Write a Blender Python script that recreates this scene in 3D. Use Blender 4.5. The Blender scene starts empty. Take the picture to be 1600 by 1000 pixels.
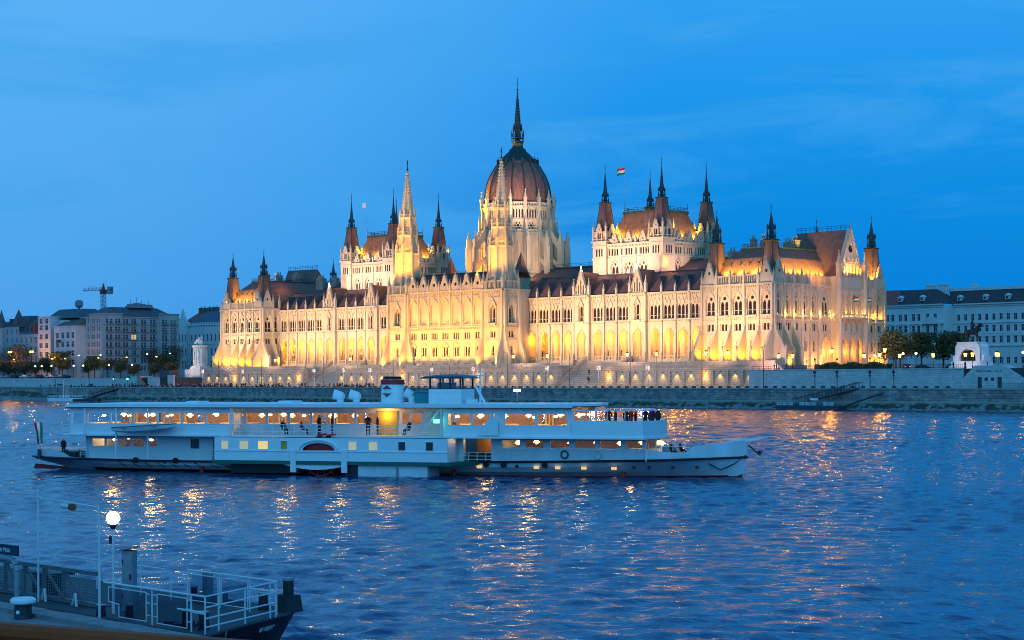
import bpy, bmesh, math, random
import numpy as np
from mathutils import Vector, Matrix
from mathutils.geometry import tessellate_polygon
random.seed(7)
scene = bpy.context.scene
COL = scene.collection
R = math.radians
PI = math.pi

# ------------------------------------------------------------------ camera
cam_d = bpy.data.cameras.new('camera')
cam = bpy.data.objects.new('camera', cam_d)
COL.objects.link(cam)
cam_d.sensor_width = 36.0
cam_d.lens = 62.06
cam_d.shift_y = 0.0575
cam_d.clip_start = 0.5
cam_d.clip_end = 6000
th = 0.0035
rv, uv, bv = Vector((.70711, .70711, 0)), Vector((0, 0, 1)), Vector((.70711, -.70711, 0))
r2 = rv * math.cos(th) - uv * math.sin(th)
u2 = uv * math.cos(th) + rv * math.sin(th)
cam.matrix_world = Matrix(((r2.x, u2.x, bv.x, 569), (r2.y, u2.y, bv.y, -408), (r2.z, u2.z, bv.z, 8), (0, 0, 0, 1)))
scene.camera = cam

# ------------------------------------------------------------------ exposure
scene.view_settings.view_transform = 'Standard'
scene.view_settings.look = 'None'
scene.view_settings.exposure = 0
scene.view_settings.gamma = 1
scene.view_settings.use_curve_mapping = False
scene.cycles.max_bounces = 6
scene.cycles.diffuse_bounces = 2
scene.cycles.glossy_bounces = 3
scene.cycles.transmission_bounces = 3
scene.cycles.transparent_max_bounces = 8
scene.cycles.sample_clamp_indirect = 4
scene.cycles.caustics_reflective = False
scene.cycles.caustics_refractive = False
scene.cycles.use_denoising = True
scene.cycles.pixel_filter_type = 'BLACKMAN_HARRIS'
scene.cycles.filter_width = 1.0

# ------------------------------------------------------------------ dusk sky
world = bpy.data.worlds.new('World')
scene.world = world
world.use_nodes = True
nt = world.node_tree
N = nt.nodes
L = nt.links
N.clear()
out = N.new('ShaderNodeOutputWorld')
bg = N.new('ShaderNodeBackground')
tc = N.new('ShaderNodeTexCoord')
sep = N.new('ShaderNodeSeparateXYZ')
L.new(tc.outputs['Generated'], sep.inputs[0])
ramp = N.new('ShaderNodeValToRGB')
L.new(sep.outputs['Z'], ramp.inputs[0])
el = ramp.color_ramp.elements
el[0].position = 0.0
el[0].color = (.0025, .205, .65, 1)
el[1].position = 1.0
el[1].color = (.045, .22, .60, 1)
for p, c in ((.05, (.0025, .222, .70)), (.10, (.004, .262, .765)), (.155, (.012, .305, .83)), (.21, (.03, .345, .88)), (.35, (.05, .36, .86)), (.6, (.045, .28, .72))):
    e = el.new(p)
    e.color = (*c, 1)
# the afterglow: paler towards the west, where the sun has gone down, and a little towards the north
def dotn(vec):
    n = N.new('ShaderNodeVectorMath')
    n.operation = 'DOT_PRODUCT'
    L.new(tc.outputs['Generated'], n.inputs[0])
    n.inputs[1].default_value = vec
    return n.outputs['Value']
def maprange(sock, a, b, c, d):
    n = N.new('ShaderNodeMapRange')
    n.interpolation_type = 'SMOOTHSTEP'
    L.new(sock, n.inputs['Value'])
    for k, x in zip((1, 2, 3, 4), (a, b, c, d)):
        n.inputs[k].default_value = x
    return n.outputs[0]
def mix(fac, a, b, kind='MIX'):
    n = N.new('ShaderNodeMix')
    n.data_type = 'RGBA'
    n.blend_type = kind
    for s, x in ((n.inputs['Factor'], fac), (n.inputs[6], a), (n.inputs[7], b)):
        if isinstance(x, (int, float)):
            s.default_value = x
        elif isinstance(x, tuple):
            s.default_value = x
        else:
            L.new(x, s)
    return n.outputs[2]
west = maprange(dotn((.66, -.75, 0)), -.35, .95, 0, 1)
c1 = mix(west, ramp.outputs[0], (.10, .50, 1.0, 1))
north = maprange(dotn((-.90, .36, .26)), .88, 1.0, 0, .6)
c2 = mix(north, c1, (.15, .50, .95, 1))
# thin cloud streaks
mp = N.new('ShaderNodeMapping')
mp.inputs['Scale'].default_value = (2.6, 2.6, 13)
mp.inputs['Rotation'].default_value = (R(5), R(4), 0)
L.new(tc.outputs['Generated'], mp.inputs[0])
no = N.new('ShaderNodeTexNoise')
no.inputs['Scale'].default_value = 2.1
no.inputs['Detail'].default_value = 6
no.inputs['Roughness'].default_value = .58
no.inputs['Distortion'].default_value = .5
L.new(mp.outputs[0], no.inputs['Vector'])
cl = maprange(no.outputs['Fac'], .45, .70, 0, .8)
c3 = mix(cl, c2, (.055, .37, .84, 1))
L.new(c3, bg.inputs['Color'])
bg.inputs['Strength'].default_value = 1.0
L.new(bg.outputs[0], out.inputs[0])

# the western sky after sunset, behind the camera: a very wide, weak, bluish source
sd = bpy.data.lights.new('sun', 'SUN')
sd.energy = 0.5
sd.angle = R(70)
sd.color = (.14, .54, 1.0)
sun = bpy.data.objects.new('sun', sd)
COL.objects.link(sun)
sun.rotation_euler = Vector((-.62, .70, -.42)).to_track_quat('-Z', 'Y').to_euler()

# ------------------------------------------------------------------ helpers: materials
def mat(name, col, rough=.6, metal=0.0, var=.0, scale=1.0, bump=0.0, bscale=6.0, emit=None, estr=0.0, spec=.5, streak=False):
    m = bpy.data.materials.new(name)
    m.use_nodes = True
    t = m.node_tree
    b = t.nodes['Principled BSDF']
    b.inputs['Roughness'].default_value = rough
    b.inputs['Metallic'].default_value = metal
    b.inputs['Specular IOR Level'].default_value = spec
    b.inputs['Base Color'].default_value = (*col, 1)
    if var or bump:
        g = t.nodes.new('ShaderNodeNewGeometry')
        mp = t.nodes.new('ShaderNodeMapping')
        t.links.new(g.outputs['Position'], mp.inputs[0])
        if streak:
            mp.inputs['Scale'].default_value = (1, 1, .22)
    if var:
        n = t.nodes.new('ShaderNodeTexNoise')
        n.inputs['Scale'].default_value = scale
        n.inputs['Detail'].default_value = 5
        n.inputs['Roughness'].default_value = .65
        t.links.new(mp.outputs[0], n.inputs['Vector'])
        r = t.nodes.new('ShaderNodeValToRGB')
        r.color_ramp.elements[0].position = .3
        r.color_ramp.elements[1].position = .72
        r.color_ramp.elements[0].color = (*[max(0, c * (1 - var)) for c in col], 1)
        r.color_ramp.elements[1].color = (*[min(1, c * (1 + var)) for c in col], 1)
        t.links.new(n.outputs['Fac'], r.inputs[0])
        t.links.new(r.outputs[0], b.inputs['Base Color'])
    if bump:
        n2 = t.nodes.new('ShaderNodeTexNoise')
        n2.inputs['Scale'].default_value = bscale
        n2.inputs['Detail'].default_value = 4
        t.links.new(mp.outputs[0], n2.inputs['Vector'])
        bp = t.nodes.new('ShaderNodeBump')
        bp.inputs['Strength'].default_value = bump
        bp.inputs['Distance'].default_value = .1
        t.links.new(n2.outputs['Fac'], bp.inputs['Height'])
        t.links.new(bp.outputs[0], b.inputs['Normal'])
    if emit:
        b.inputs['Emission Color'].default_value = (*emit, 1)
        b.inputs['Emission Strength'].default_value = estr
    return m

def masonry(name, c1, c2, mortar, bw, bh, axis='xz', rough=.85, var=.35, vs=.35):
    """coursed stone: brick texture on the two named world axes, with large stains"""
    m = bpy.data.materials.new(name)
    m.use_nodes = True
    t = m.node_tree
    b = t.nodes['Principled BSDF']
    b.inputs['Roughness'].default_value = rough
    g = t.nodes.new('ShaderNodeNewGeometry')
    s = t.nodes.new('ShaderNodeSeparateXYZ')
    t.links.new(g.outputs['Position'], s.inputs[0])
    cb = t.nodes.new('ShaderNodeCombineXYZ')
    t.links.new(s.outputs['XYZ'.index(axis[0].upper())], cb.inputs[0])
    t.links.new(s.outputs['XYZ'.index(axis[1].upper())], cb.inputs[1])
    br = t.nodes.new('ShaderNodeTexBrick')
    br.inputs['Scale'].default_value = 1
    br.inputs['Brick Width'].default_value = bw
    br.inputs['Row Height'].default_value = bh
    br.inputs['Mortar Size'].default_value = bh * .06
    br.inputs['Bias'].default_value = 0
    br.inputs['Color1'].default_value = (*c1, 1)
    br.inputs['Color2'].default_value = (*c2, 1)
    br.inputs['Mortar'].default_value = (*mortar, 1)
    t.links.new(cb.outputs[0], br.inputs['Vector'])
    n = t.nodes.new('ShaderNodeTexNoise')
    n.inputs['Scale'].default_value = vs
    n.inputs['Detail'].default_value = 7
    n.inputs['Roughness'].default_value = .7
    t.links.new(g.outputs['Position'], n.inputs['Vector'])
    mr = t.nodes.new('ShaderNodeMapRange')
    mr.inputs[1].default_value = .3
    mr.inputs[2].default_value = .7
    mr.inputs[3].default_value = 1 - var
    mr.inputs[4].default_value = 1 + var
    t.links.new(n.outputs['Fac'], mr.inputs[0])
    mx = t.nodes.new('ShaderNodeVectorMath')
    mx.operation = 'SCALE'
    t.links.new(br.outputs['Color'], mx.inputs[0])
    t.links.new(mr.outputs[0], mx.inputs['Scale'])
    t.links.new(mx.outputs[0], b.inputs['Base Color'])
    bp = t.nodes.new('ShaderNodeBump')
    bp.inputs['Strength'].default_value = .6
    bp.inputs['Distance'].default_value = .05
    t.links.new(br.outputs['Fac'], bp.inputs['Height'])
    bp.invert = True
    t.links.new(bp.outputs[0], b.inputs['Normal'])
    return m

def clear_glass(name, tint=(.92, .96, 1), refl=.10):
    m = bpy.data.materials.new(name)
    m.use_nodes = True
    t = m.node_tree
    t.nodes.clear()
    o = t.nodes.new('ShaderNodeOutputMaterial')
    a = t.nodes.new('ShaderNodeBsdfTransparent')
    a.inputs[0].default_value = (*tint, 1)
    g = t.nodes.new('ShaderNodeBsdfGlossy')
    g.inputs['Roughness'].default_value = .05
    x = t.nodes.new('ShaderNodeMixShader')
    x.inputs[0].default_value = refl
    t.links.new(a.outputs[0], x.inputs[1])
    t.links.new(g.outputs[0], x.inputs[2])
    t.links.new(x.outputs[0], o.inputs[0])
    return m

M = {}
M['stone'] = mat('limestone', (.54, .45, .30), .85, var=.16, scale=.55, bump=.35, bscale=2.2, streak=True)
M['stone_dark'] = mat('weathered_stone', (.33, .29, .23), .88, var=.25, scale=.5, bump=.4, bscale=2, streak=True)
M['slate'] = mat('brown_roof_slate', (.19, .088, .056), .62, var=.35, scale=.9, bump=.25, bscale=5, streak=True)
M['slate_dark'] = mat('dark_roof_slate', (.095, .052, .048), .6, var=.3, scale=.7, bump=.2, bscale=4, streak=True)
M['copper'] = mat('dark_green_copper', (.028, .050, .052), .5, metal=.3, var=.3, scale=1.2)
M['iron'] = mat('black_iron', (.018, .02, .024), .5, metal=.4)
M['glass'] = mat('dark_window_glass', (.030, .017, .012), .18, spec=.45, var=.5, scale=.45)
M['wood'] = mat('brown_oak', (.10, .045, .02), .6)
M['gold'] = mat('gilding', (.30, .17, .05), .45, metal=.6)
M['white'] = mat('white_paint', (.84, .84, .84), .38, var=.05, scale=.6)
M['hullwhite'] = mat('white_hull_paint', (.72, .73, .74), .38, var=.16, scale=.5, streak=True, bump=.12, bscale=1.5)
M['red'] = mat('red_paint', (.42, .018, .022), .5, var=.15, scale=1)
M['green'] = mat('green_paint', (.02, .12, .09), .45)
M['teal'] = mat('teal_paint', (.01, .22, .25), .45)
M['grey'] = mat('grey_paint', (.22, .24, .26), .5, var=.12, scale=2)
M['darkgrey'] = mat('dark_grey_paint', (.05, .055, .065), .5, var=.2, scale=2)
M['navy'] = mat('dark_hull_paint', (.014, .016, .024), .4, var=.35, scale=1.5)
M['rubber'] = mat('black_rubber', (.012, .012, .013), .8)
M['cloth_w'] = mat('white_cloth', (.75, .75, .73), .8)
M['cloth_r'] = mat('red_cloth', (.55, .02, .03), .8)
M['cloth_g'] = mat('green_cloth', (.02, .20, .08), .8)
M['dark'] = mat('dark_clothes', (.016, .017, .024), .85)
M['navycloth'] = mat('navy_clothes', (.02, .03, .07), .85)
M['redcloth'] = mat('dull_red_clothes', (.16, .02, .025), .85)
M['skin'] = mat('skin', (.40, .23, .16), .6)
M['bulbw'] = mat('white_lamp_glass', (.8, .8, .8), .3, emit=(1, .86, .62), estr=5)
M['bulbo'] = mat('amber_lamp_glass', (.8, .6, .3), .3, emit=(1, .46, .06), estr=6)
M['bulbs'] = mat('saloon_lamp_shade', (.8, .6, .3), .3, emit=(1, .62, .20), estr=5.5)
M['bulbg'] = mat('green_signal_glass', (.1, .8, .4), .3, emit=(.08, 1, .45), estr=6)
M['bulbr'] = mat('red_signal_glass', (.8, .1, .1), .3, emit=(1, .05, .05), estr=5)
M['globe'] = mat('opal_globe', (.85, .85, .82), .25, emit=(1, .90, .72), estr=4.5)
M['litwin'] = mat('lit_window', (.5, .4, .2), .4, emit=(1, .66, .22), estr=.75)
M['litpale'] = mat('dim_lit_window', (.4, .4, .3), .4, emit=(.72, .72, .34), estr=.42)
M['bronze'] = mat('bronze', (.035, .030, .026), .42, metal=.5, var=.3, scale=2)
M['clear'] = clear_glass('clear_glass')
M['mesh_pane'] = clear_glass('tinted_screen', (.55, .62, .72), .06)
M['bark'] = mat('bark', (.055, .04, .03), .9)
M['leaf'] = [mat('leaves_a', (.045, .075, .022), .7), mat('leaves_b', (.065, .10, .03), .7), mat('leaves_c', (.035, .058, .020), .7)]
M['leafdry'] = [mat('leaves_d', (.085, .075, .035), .7), mat('leaves_e', (.06, .058, .03), .7)]
M['quay'] = masonry('quay_stone', (.42, .32, .28), (.26, .205, .19), (.13, .11, .105), 1.5, .6, var=.55, vs=.5)
M['terrace'] = masonry('terrace_stone', (.47, .40, .31), (.39, .33, .26), (.22, .19, .16), 1.4, .62, var=.12)
M['bankwall'] = masonry('bank_wall_stone', (.60, .58, .55), (.48, .465, .445), (.32, .31, .30), 1.1, .5, var=.16)
M['paving'] = mat('quay_paving', (.26, .24, .23), .85, var=.2, scale=.6, bump=.3, bscale=3)
M['asphalt'] = mat('asphalt', (.05, .05, .053), .9, var=.2, scale=1)
M['rock'] = mat('foreshore_rock', (.20, .20, .19), .9, var=.5, scale=1.3, bump=.8, bscale=2)
M['weed'] = mat('foreshore_weed', (.055, .062, .035), .9, var=.5, scale=.5, bump=.8, bscale=2)

# ------------------------------------------------------------------ helpers: geometry
WM = {}
class MB:
    def __init__(s, T=None):
        s.v, s.f, s.m, s.T, s.mi = [], [], [], T or Matrix(), 0
    def add(s, vs, fs):
        n = len(s.v)
        T = s.T
        s.v += [tuple(T @ Vector(p)) for p in vs]
        s.f += [tuple(i + n for i in f) for f in fs]
        s.m += [s.mi] * len(fs)
        return s
    def box(s, x0, x1, y0, y1, z0, z1):
        return s.add([(x0, y0, z0), (x1, y0, z0), (x1, y1, z0), (x0, y1, z0), (x0, y0, z1), (x1, y0, z1), (x1, y1, z1), (x0, y1, z1)],
                     [(0, 3, 2, 1), (4, 5, 6, 7), (0, 1, 5, 4), (1, 2, 6, 5), (2, 3, 7, 6), (3, 0, 4, 7)])
    def frus(s, a, z0, b, z1):
        """frustum between two rectangles (x0,x1,y0,y1)"""
        return s.add([(a[0], a[2], z0), (a[1], a[2], z0), (a[1], a[3], z0), (a[0], a[3], z0), (b[0], b[2], z1), (b[1], b[2], z1), (b[1], b[3], z1), (b[0], b[3], z1)],
                     [(0, 3, 2, 1), (4, 5, 6, 7), (0, 1, 5, 4), (1, 2, 6, 5), (2, 3, 7, 6), (3, 0, 4, 7)])
    def pyr(s, cx, cy, w, z0, z1, d=None):
        d = d or w
        return s.add([(cx - w / 2, cy - d / 2, z0), (cx + w / 2, cy - d / 2, z0), (cx + w / 2, cy + d / 2, z0), (cx - w / 2, cy + d / 2, z0), (cx, cy, z1)],
                     [(3, 2, 1, 0), (0, 1, 4), (1, 2, 4), (2, 3, 4), (3, 0, 4)])
    def rings(s, cx, cy, rz, n=8, rot=None, cap=True):
        """stack of regular polygons: a faceted lathe"""
        rot = PI / n if rot is None else rot
        vs, fs = [], []
        for r, z in rz:
            vs += [(cx + r * math.cos(rot + 2 * PI * i / n), cy + r * math.sin(rot + 2 * PI * i / n), z) for i in range(n)]
        for k in range(len(rz) - 1):
            for i in range(n):
                j = (i + 1) % n
                fs.append((k * n + i, k * n + j, k * n + n + j, k * n + n + i))
        if cap:
            fs.append(tuple(reversed(range(n))))
            fs.append(tuple(range((len(rz) - 1) * n, len(rz) * n)))
        return s.add(vs, fs)
    def extx(s, prof, x0, x1):
        """(y,z) outline extruded along x"""
        n = len(prof)
        vs = [(x0, y, z) for y, z in prof] + [(x1, y, z) for y, z in prof]
        fs = [(i, (i + 1) % n, n + (i + 1) % n, n + i) for i in range(n)] + [tuple(reversed(range(n))), tuple(range(n, 2 * n))]
        return s.add(vs, fs)
    def exty(s, prof, y0, y1):
        """(x,z) outline extruded along y"""
        n = len(prof)
        vs = [(x, y0, z) for x, z in prof] + [(x, y1, z) for x, z in prof]
        fs = [(i, n + i, n + (i + 1) % n, (i + 1) % n) for i in range(n)] + [tuple(range(n)), tuple(reversed(range(n, 2 * n)))]
        return s.add(vs, fs)
    def extz(s, prof, z0, z1):
        n = len(prof)
        vs = [(x, y, z0) for x, y in prof] + [(x, y, z1) for x, y in prof]
        fs = [(i, (i + 1) % n, n + (i + 1) % n, n + i) for i in range(n)] + [tuple(reversed(range(n))), tuple(range(n, 2 * n))]
        return s.add(vs, fs)
    def tube(s, p, q, r, n=6, r2=None):
        p, q = Vector(p), Vector(q)
        d = q - p
        if d.length < 1e-6:
            return s
        a = d.orthogonal().normalized()
        b = d.normalized().cross(a)
        r2 = r if r2 is None else r2
        vs = []
        for c, rr in ((p, r), (q, r2)):
            vs += [tuple(c + (a * math.cos(2 * PI * i / n) + b * math.sin(2 * PI * i / n)) * rr) for i in range(n)]
        fs = [(i, (i + 1) % n, n + (i + 1) % n, n + i) for i in range(n)] + [tuple(reversed(range(n))), tuple(range(n, 2 * n))]
        return s.add(vs, fs)
    def path(s, pts, r, n=6):
        for p, q in zip(pts[:-1], pts[1:]):
            s.tube(p, q, r, n)
        return s
    def ball(s, c, r, n=8, m=6, sz=1.0):
        vs, fs = [], []
        for k in range(m + 1):
            a = -PI / 2 + PI * k / m
            for i in range(n):
                vs.append((c[0] + r * math.cos(a) * math.cos(2 * PI * i / n), c[1] + r * math.cos(a) * math.sin(2 * PI * i / n), c[2] + r * sz * math.sin(a)))
        for k in range(m):
            for i in range(n):
                j = (i + 1) % n
                fs.append((k * n + i, k * n + j, k * n + n + j, k * n + n + i))
        return s.add(vs, fs)
    def plate(s, outer, holes, y, depth, back=False):
        """upright plate in the xz plane at y with real openings, reveals going in by depth"""
        polys = [[Vector((x, z, 0)) for x, z in outer]] + [[Vector((x, z, 0)) for x, z in h] for h in holes]
        tri = tessellate_polygon(polys)
        flat = [p for q in polys for p in q]
        s.add([(p.x, y, p.y) for p in flat], [tuple(t) for t in tri])
        if depth:
            for h in holes:
                n = len(h)
                s.add([(x, y, z) for x, z in h] + [(x, y + depth, z) for x, z in h], [(i, (i + 1) % n, n + (i + 1) % n, n + i) for i in range(n)])
        return s
    def build(s, name, mats, parent=None, smooth=False):
        me = bpy.data.meshes.new(name)
        me.from_pydata(s.v, [], s.f)
        for m in (mats if isinstance(mats, (list, tuple)) else [mats]):
            me.materials.append(m)
        if any(s.m):
            me.polygons.foreach_set('material_index', s.m)
        if smooth:
            me.polygons.foreach_set('use_smooth', [True] * len(me.polygons))
        me.update()
        return link(name, me, parent)
    def mesh(s, name, mats, smooth=False):
        me = bpy.data.meshes.new(name)
        me.from_pydata(s.v, [], s.f)
        for m in (mats if isinstance(mats, (list, tuple)) else [mats]):
            me.materials.append(m)
        if any(s.m):
            me.polygons.foreach_set('material_index', s.m)
        if smooth:
            me.polygons.foreach_set('use_smooth', [True] * len(me.polygons))
        me.update()
        return me

def link(name, me, parent=None):
    o = bpy.data.objects.new(name, me)
    COL.objects.link(o)
    if parent is not None:
        o.parent = parent
        w = WM.get(parent.name)
        if w is not None:
            o.matrix_parent_inverse = w.inverted()
        elif parent.parent is not None:
            pass
    return o
def put(name, me, parent, T):
    o = link(name, me, parent)
    o.location = T.to_translation()
    o.rotation_euler = T.to_euler()
    o.scale = T.to_scale()
    return o
def tag(o, label, cat, group=None, kind=None):
    if label: o['label'] = label
    if cat: o['category'] = cat
    if group: o['group'] = group
    if kind: o['kind'] = kind
    return o
def thing(name, label, cat, loc=(0, 0, 0), rz=0, group=None, world=False):
    """an Empty at a thing's base; with world=True its parts are built in world coordinates"""
    o = bpy.data.objects.new(name, None)
    COL.objects.link(o)
    o.location = loc
    o.rotation_euler = (0, 0, rz)
    if world:
        WM[o.name] = Matrix.Translation(loc) @ Matrix.Rotation(rz, 4, 'Z')
    return tag(o, label, cat, group)
def dup(root, loc, rz=0, label=None, sc=None):
    r = root.copy()
    COL.objects.link(r)
    r.location = loc
    r.rotation_euler = (0, 0, rz)
    if sc: r.scale = (sc, sc, sc)
    if label: r['label'] = label
    for ch in list(root.children):
        c = ch.copy()
        COL.objects.link(c)
        c.parent = r
        for g in ch.children:
            d = g.copy()
            COL.objects.link(d)
            d.parent = c
    return r
def struct(mb, name, m, smooth=False):
    o = mb.build(name, m, None, smooth)
    o['kind'] = 'structure'
    return o
def Tr(x, y, z, rz=0, s=1):
    return Matrix.Translation((x, y, z)) @ Matrix.Rotation(rz, 4, 'Z') @ Matrix.Diagonal((s, s, s, 1))

nl = [0]
def point(loc, p, col, r=.3):
    d = bpy.data.lights.new('floodlight', 'POINT')
    d.energy = p
    d.color = col
    d.shadow_soft_size = r
    o = bpy.data.objects.new('floodlight', d)
    COL.objects.link(o)
    o.location = loc
    nl[0] += 1
    return o
def spot(loc, to, p, col, ang=90, blend=.6, r=.4):
    d = bpy.data.lights.new('floodlight', 'SPOT')
    d.energy = p
    d.color = col
    d.spot_size = R(ang)
    d.spot_blend = blend
    d.shadow_soft_size = r
    o = bpy.data.objects.new('floodlight', d)
    COL.objects.link(o)
    o.location = loc
    o.rotation_euler = (Vector(to) - Vector(loc)).to_track_quat('-Z', 'Y').to_euler()
    nl[0] += 1
    return o
YEL = (1, .37, .006)
AMB = (1, .34, .01)
WARM = (1, .62, .46)
ROOFL = (1, .60, .06)
PALE = (1, .76, .55)

# outline shapes (x, z)
def rect(x, w, z0, z1):
    return [(x - w / 2, z0), (x + w / 2, z0), (x + w / 2, z1), (x - w / 2, z1)]
def lancet(x, w, z0, z1, k=1.0, n=4):
    """pointed arch; rise = .866*w*k"""
    rise = .866 * w * k
    zs = z1 - rise
    pts = [(x - w / 2, z0), (x + w / 2, z0)]
    for i in range(n + 1):
        a = (PI / 3) * i / n
        pts.append((x - w / 2 + w * math.cos(a), zs + w * math.sin(a) * k))
    for i in range(1, n + 1):
        a = (PI / 3) * (n - i) / n
        pts.append((x + w / 2 - w * math.cos(a), zs + w * math.sin(a) * k))
    return pts
def rarch(x, w, z0, z1, n=8):
    r = w / 2
    return [(x - r, z0), (x + r, z0)] + [(x + r * math.cos(PI * i / n), z1 - r + r * math.sin(PI * i / n)) for i in range(n + 1)]
def disc(x, z, r, n=10):
    return [(x + r * math.cos(2 * PI * i / n), z + r * math.sin(2 * PI * i / n)) for i in range(n)]
# ------------------------------------------------------------------ the parliament
PAR = thing('parliament_building', 'vast floodlit gothic palace with a dark red ribbed dome and many spires', 'palace', (133.2, 20, 11.6), world=True)
G0 = 11.6                                   # terrace level

def window_mesh(key, outer, holes, rec=.28, bars=(), m=None, plate=True):
    """stone tracery plate with real openings and dark panes behind; origin at the foot of the window"""
    b = MB()
    if plate:
        b.plate(outer, holes, 0, .22)
    b.mi = 1
    for h in (holes if plate else [outer]):
        b.add([(x, .22, z) for x, z in h], [tuple(range(len(h)))])
    b.mi = 0
    for x0, x1, z0, z1 in bars:
        b.box(x0, x1, .1, .2, z0, z1)
    return b.mesh(key, [M['stone'], m or M['glass']])
W = {}
W['triple'] = window_mesh('window', rect(0, 4.5, 0, 4.6), [lancet(x, 1.12, .12, 4.35, 1.1) for x in (-1.5, 0, 1.5)], bars=[(x - .5, x + .5, 1.1, 1.22) for x in (-1.5, 0, 1.5)])
W['arch'] = window_mesh('window', lancet(0, 3.3, 0, 6.6), [lancet(-.78, 1.15, .1, 4.1), lancet(.78, 1.15, .1, 4.1), disc(0, 4.95, .55)], bars=[(-1.3, 1.3, 1.3, 1.42)])
W['arch3'] = window_mesh('window', lancet(0, 3.0, 0, 6.2), [lancet(-.95, .72, .1, 4.0), lancet(0, .72, .1, 4.0), lancet(.95, .72, .1, 4.0), disc(0, 4.7, .5)])
W['sarch'] = window_mesh('window', lancet(0, 2.0, 0, 6.4), [lancet(0, 1.1, .1, 4.3), disc(0, 5.1, .42)], bars=[(-.5, .5, 1.3, 1.42)])
W['pair'] = window_mesh('window', rect(0, 2.6, 0, 2.1), [rect(-.62, .82, .08, 2.0), rect(.62, .82, .08, 2.0)])
W['trism'] = window_mesh('window', rect(0, 3.1, 0, 2.2), [rect(x, .66, .08, 2.1) for x in (-1.05, 0, 1.05)])
W['pairarch'] = window_mesh('window', rarch(0, 2.7, 0, 3.7), [rarch(-.62, .8, .08, 3.1), rarch(.62, .8, .08, 3.1)])
W['lancet'] = window_mesh('window', lancet(0, 1.15, 0, 3.4), [lancet(0, .95, .06, 3.3)], bars=[(-.45, .45, 1.0, 1.12)])
W['small'] = window_mesh('window', rect(0, .7, 0, 1.2), [rect(0, .58, .04, 1.15)])
W['niche'] = window_mesh('window', lancet(0, 1.7, 0, 5.4), [lancet(0, 1.2, .1, 4.9)], bars=[(-.5, .5, 1.4, 1.55)])
W['round'] = window_mesh('window', disc(0, 0, .8), [disc(0, 0, .62)])
W['door'] = window_mesh('door', lancet(0, 2.4, 0, 6.2), [rect(-.5, .8, .1, 3.0), rect(.5, .8, .1, 3.0), disc(0, 4.7, .5)])
W['slits'] = window_mesh('window', lancet(0, 2.0, 0, 3.2), [lancet(x, .34, .1, 2.0 + (.6 if x == 0 else 0)) for x in (-.55, 0, .55)])
W['gothic'] = window_mesh('window', lancet(0, 2.6, 0, 10.5), [lancet(-.62, .95, .2, 7.2), lancet(.62, .95, .2, 7.2), disc(-.6, 8.0, .42), disc(.6, 8.0, .42), disc(0, 9.2, .45)], bars=[(-1.1, 1.1, 2.6, 2.8), (-1.1, 1.1, 5, 5.2)])
W['rose'] = window_mesh('window', disc(0, 0, 1.5, 12), [disc(0, 0, .5, 8)] + [disc(.95 * math.cos(2 * PI * i / 6), .95 * math.sin(2 * PI * i / 6), .33, 6) for i in range(6)])
W['cham'] = window_mesh('window', lancet(0, 3.4, 0, 4.2), [lancet(-.8, 1.1, .1, 2.5), lancet(.8, 1.1, .1, 2.5), disc(0, 3.1, .45)])

def win(kind, T, u, z, parent, v=.0, name=None):
    o = put(name or ('door' if kind == 'door' else 'window'), W[kind], parent, T @ Matrix.Translation((u, v, z)))
    return o

def pinn_mesh(h, w, m='stone'):
    b = MB()
    b.box(-w / 2, w / 2, -w / 2, w / 2, 0, h * .5)
    b.box(-w * .62, w * .62, -w * .62, w * .62, h * .46, h * .52)
    for s in (-1, 1):
        b.add([(s * w * .56, -w * .5, h * .5), (s * w * .56, w * .5, h * .5), (s * w * .56, 0, h * .62), (0, 0, h * .62)], [(0, 1, 2), (0, 2, 3), (1, 3, 2)])
        b.add([(-w * .5, s * w * .56, h * .5), (w * .5, s * w * .56, h * .5), (0, s * w * .56, h * .62), (0, 0, h * .62)], [(0, 1, 2), (0, 2, 3), (1, 3, 2)])
    b.pyr(0, 0, w * .84, h * .52, h)
    b.box(-w * .2, w * .2, -w * .2, w * .2, h * .93, h * .96)
    for k in range(3):
        q = w * (.34 - .09 * k)
        z = h * (.62 + .1 * k)
        b.box(-q * 1.25, q * 1.25, -q * .35, q * .35, z, z + h * .02)
        b.box(-q * .35, q * .35, -q * 1.25, q * 1.25, z, z + h * .02)
    return b.mesh('pinnacle', M[m])
PN = {}
def pinn(T, u, v, z, h, w, parent):
    k = (round(h, 1), round(w, 2))
    if k not in PN:
        PN[k] = pinn_mesh(*k)
    return put('pinnacle', PN[k], parent, T @ Matrix.Translation((u, v, z)))

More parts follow.
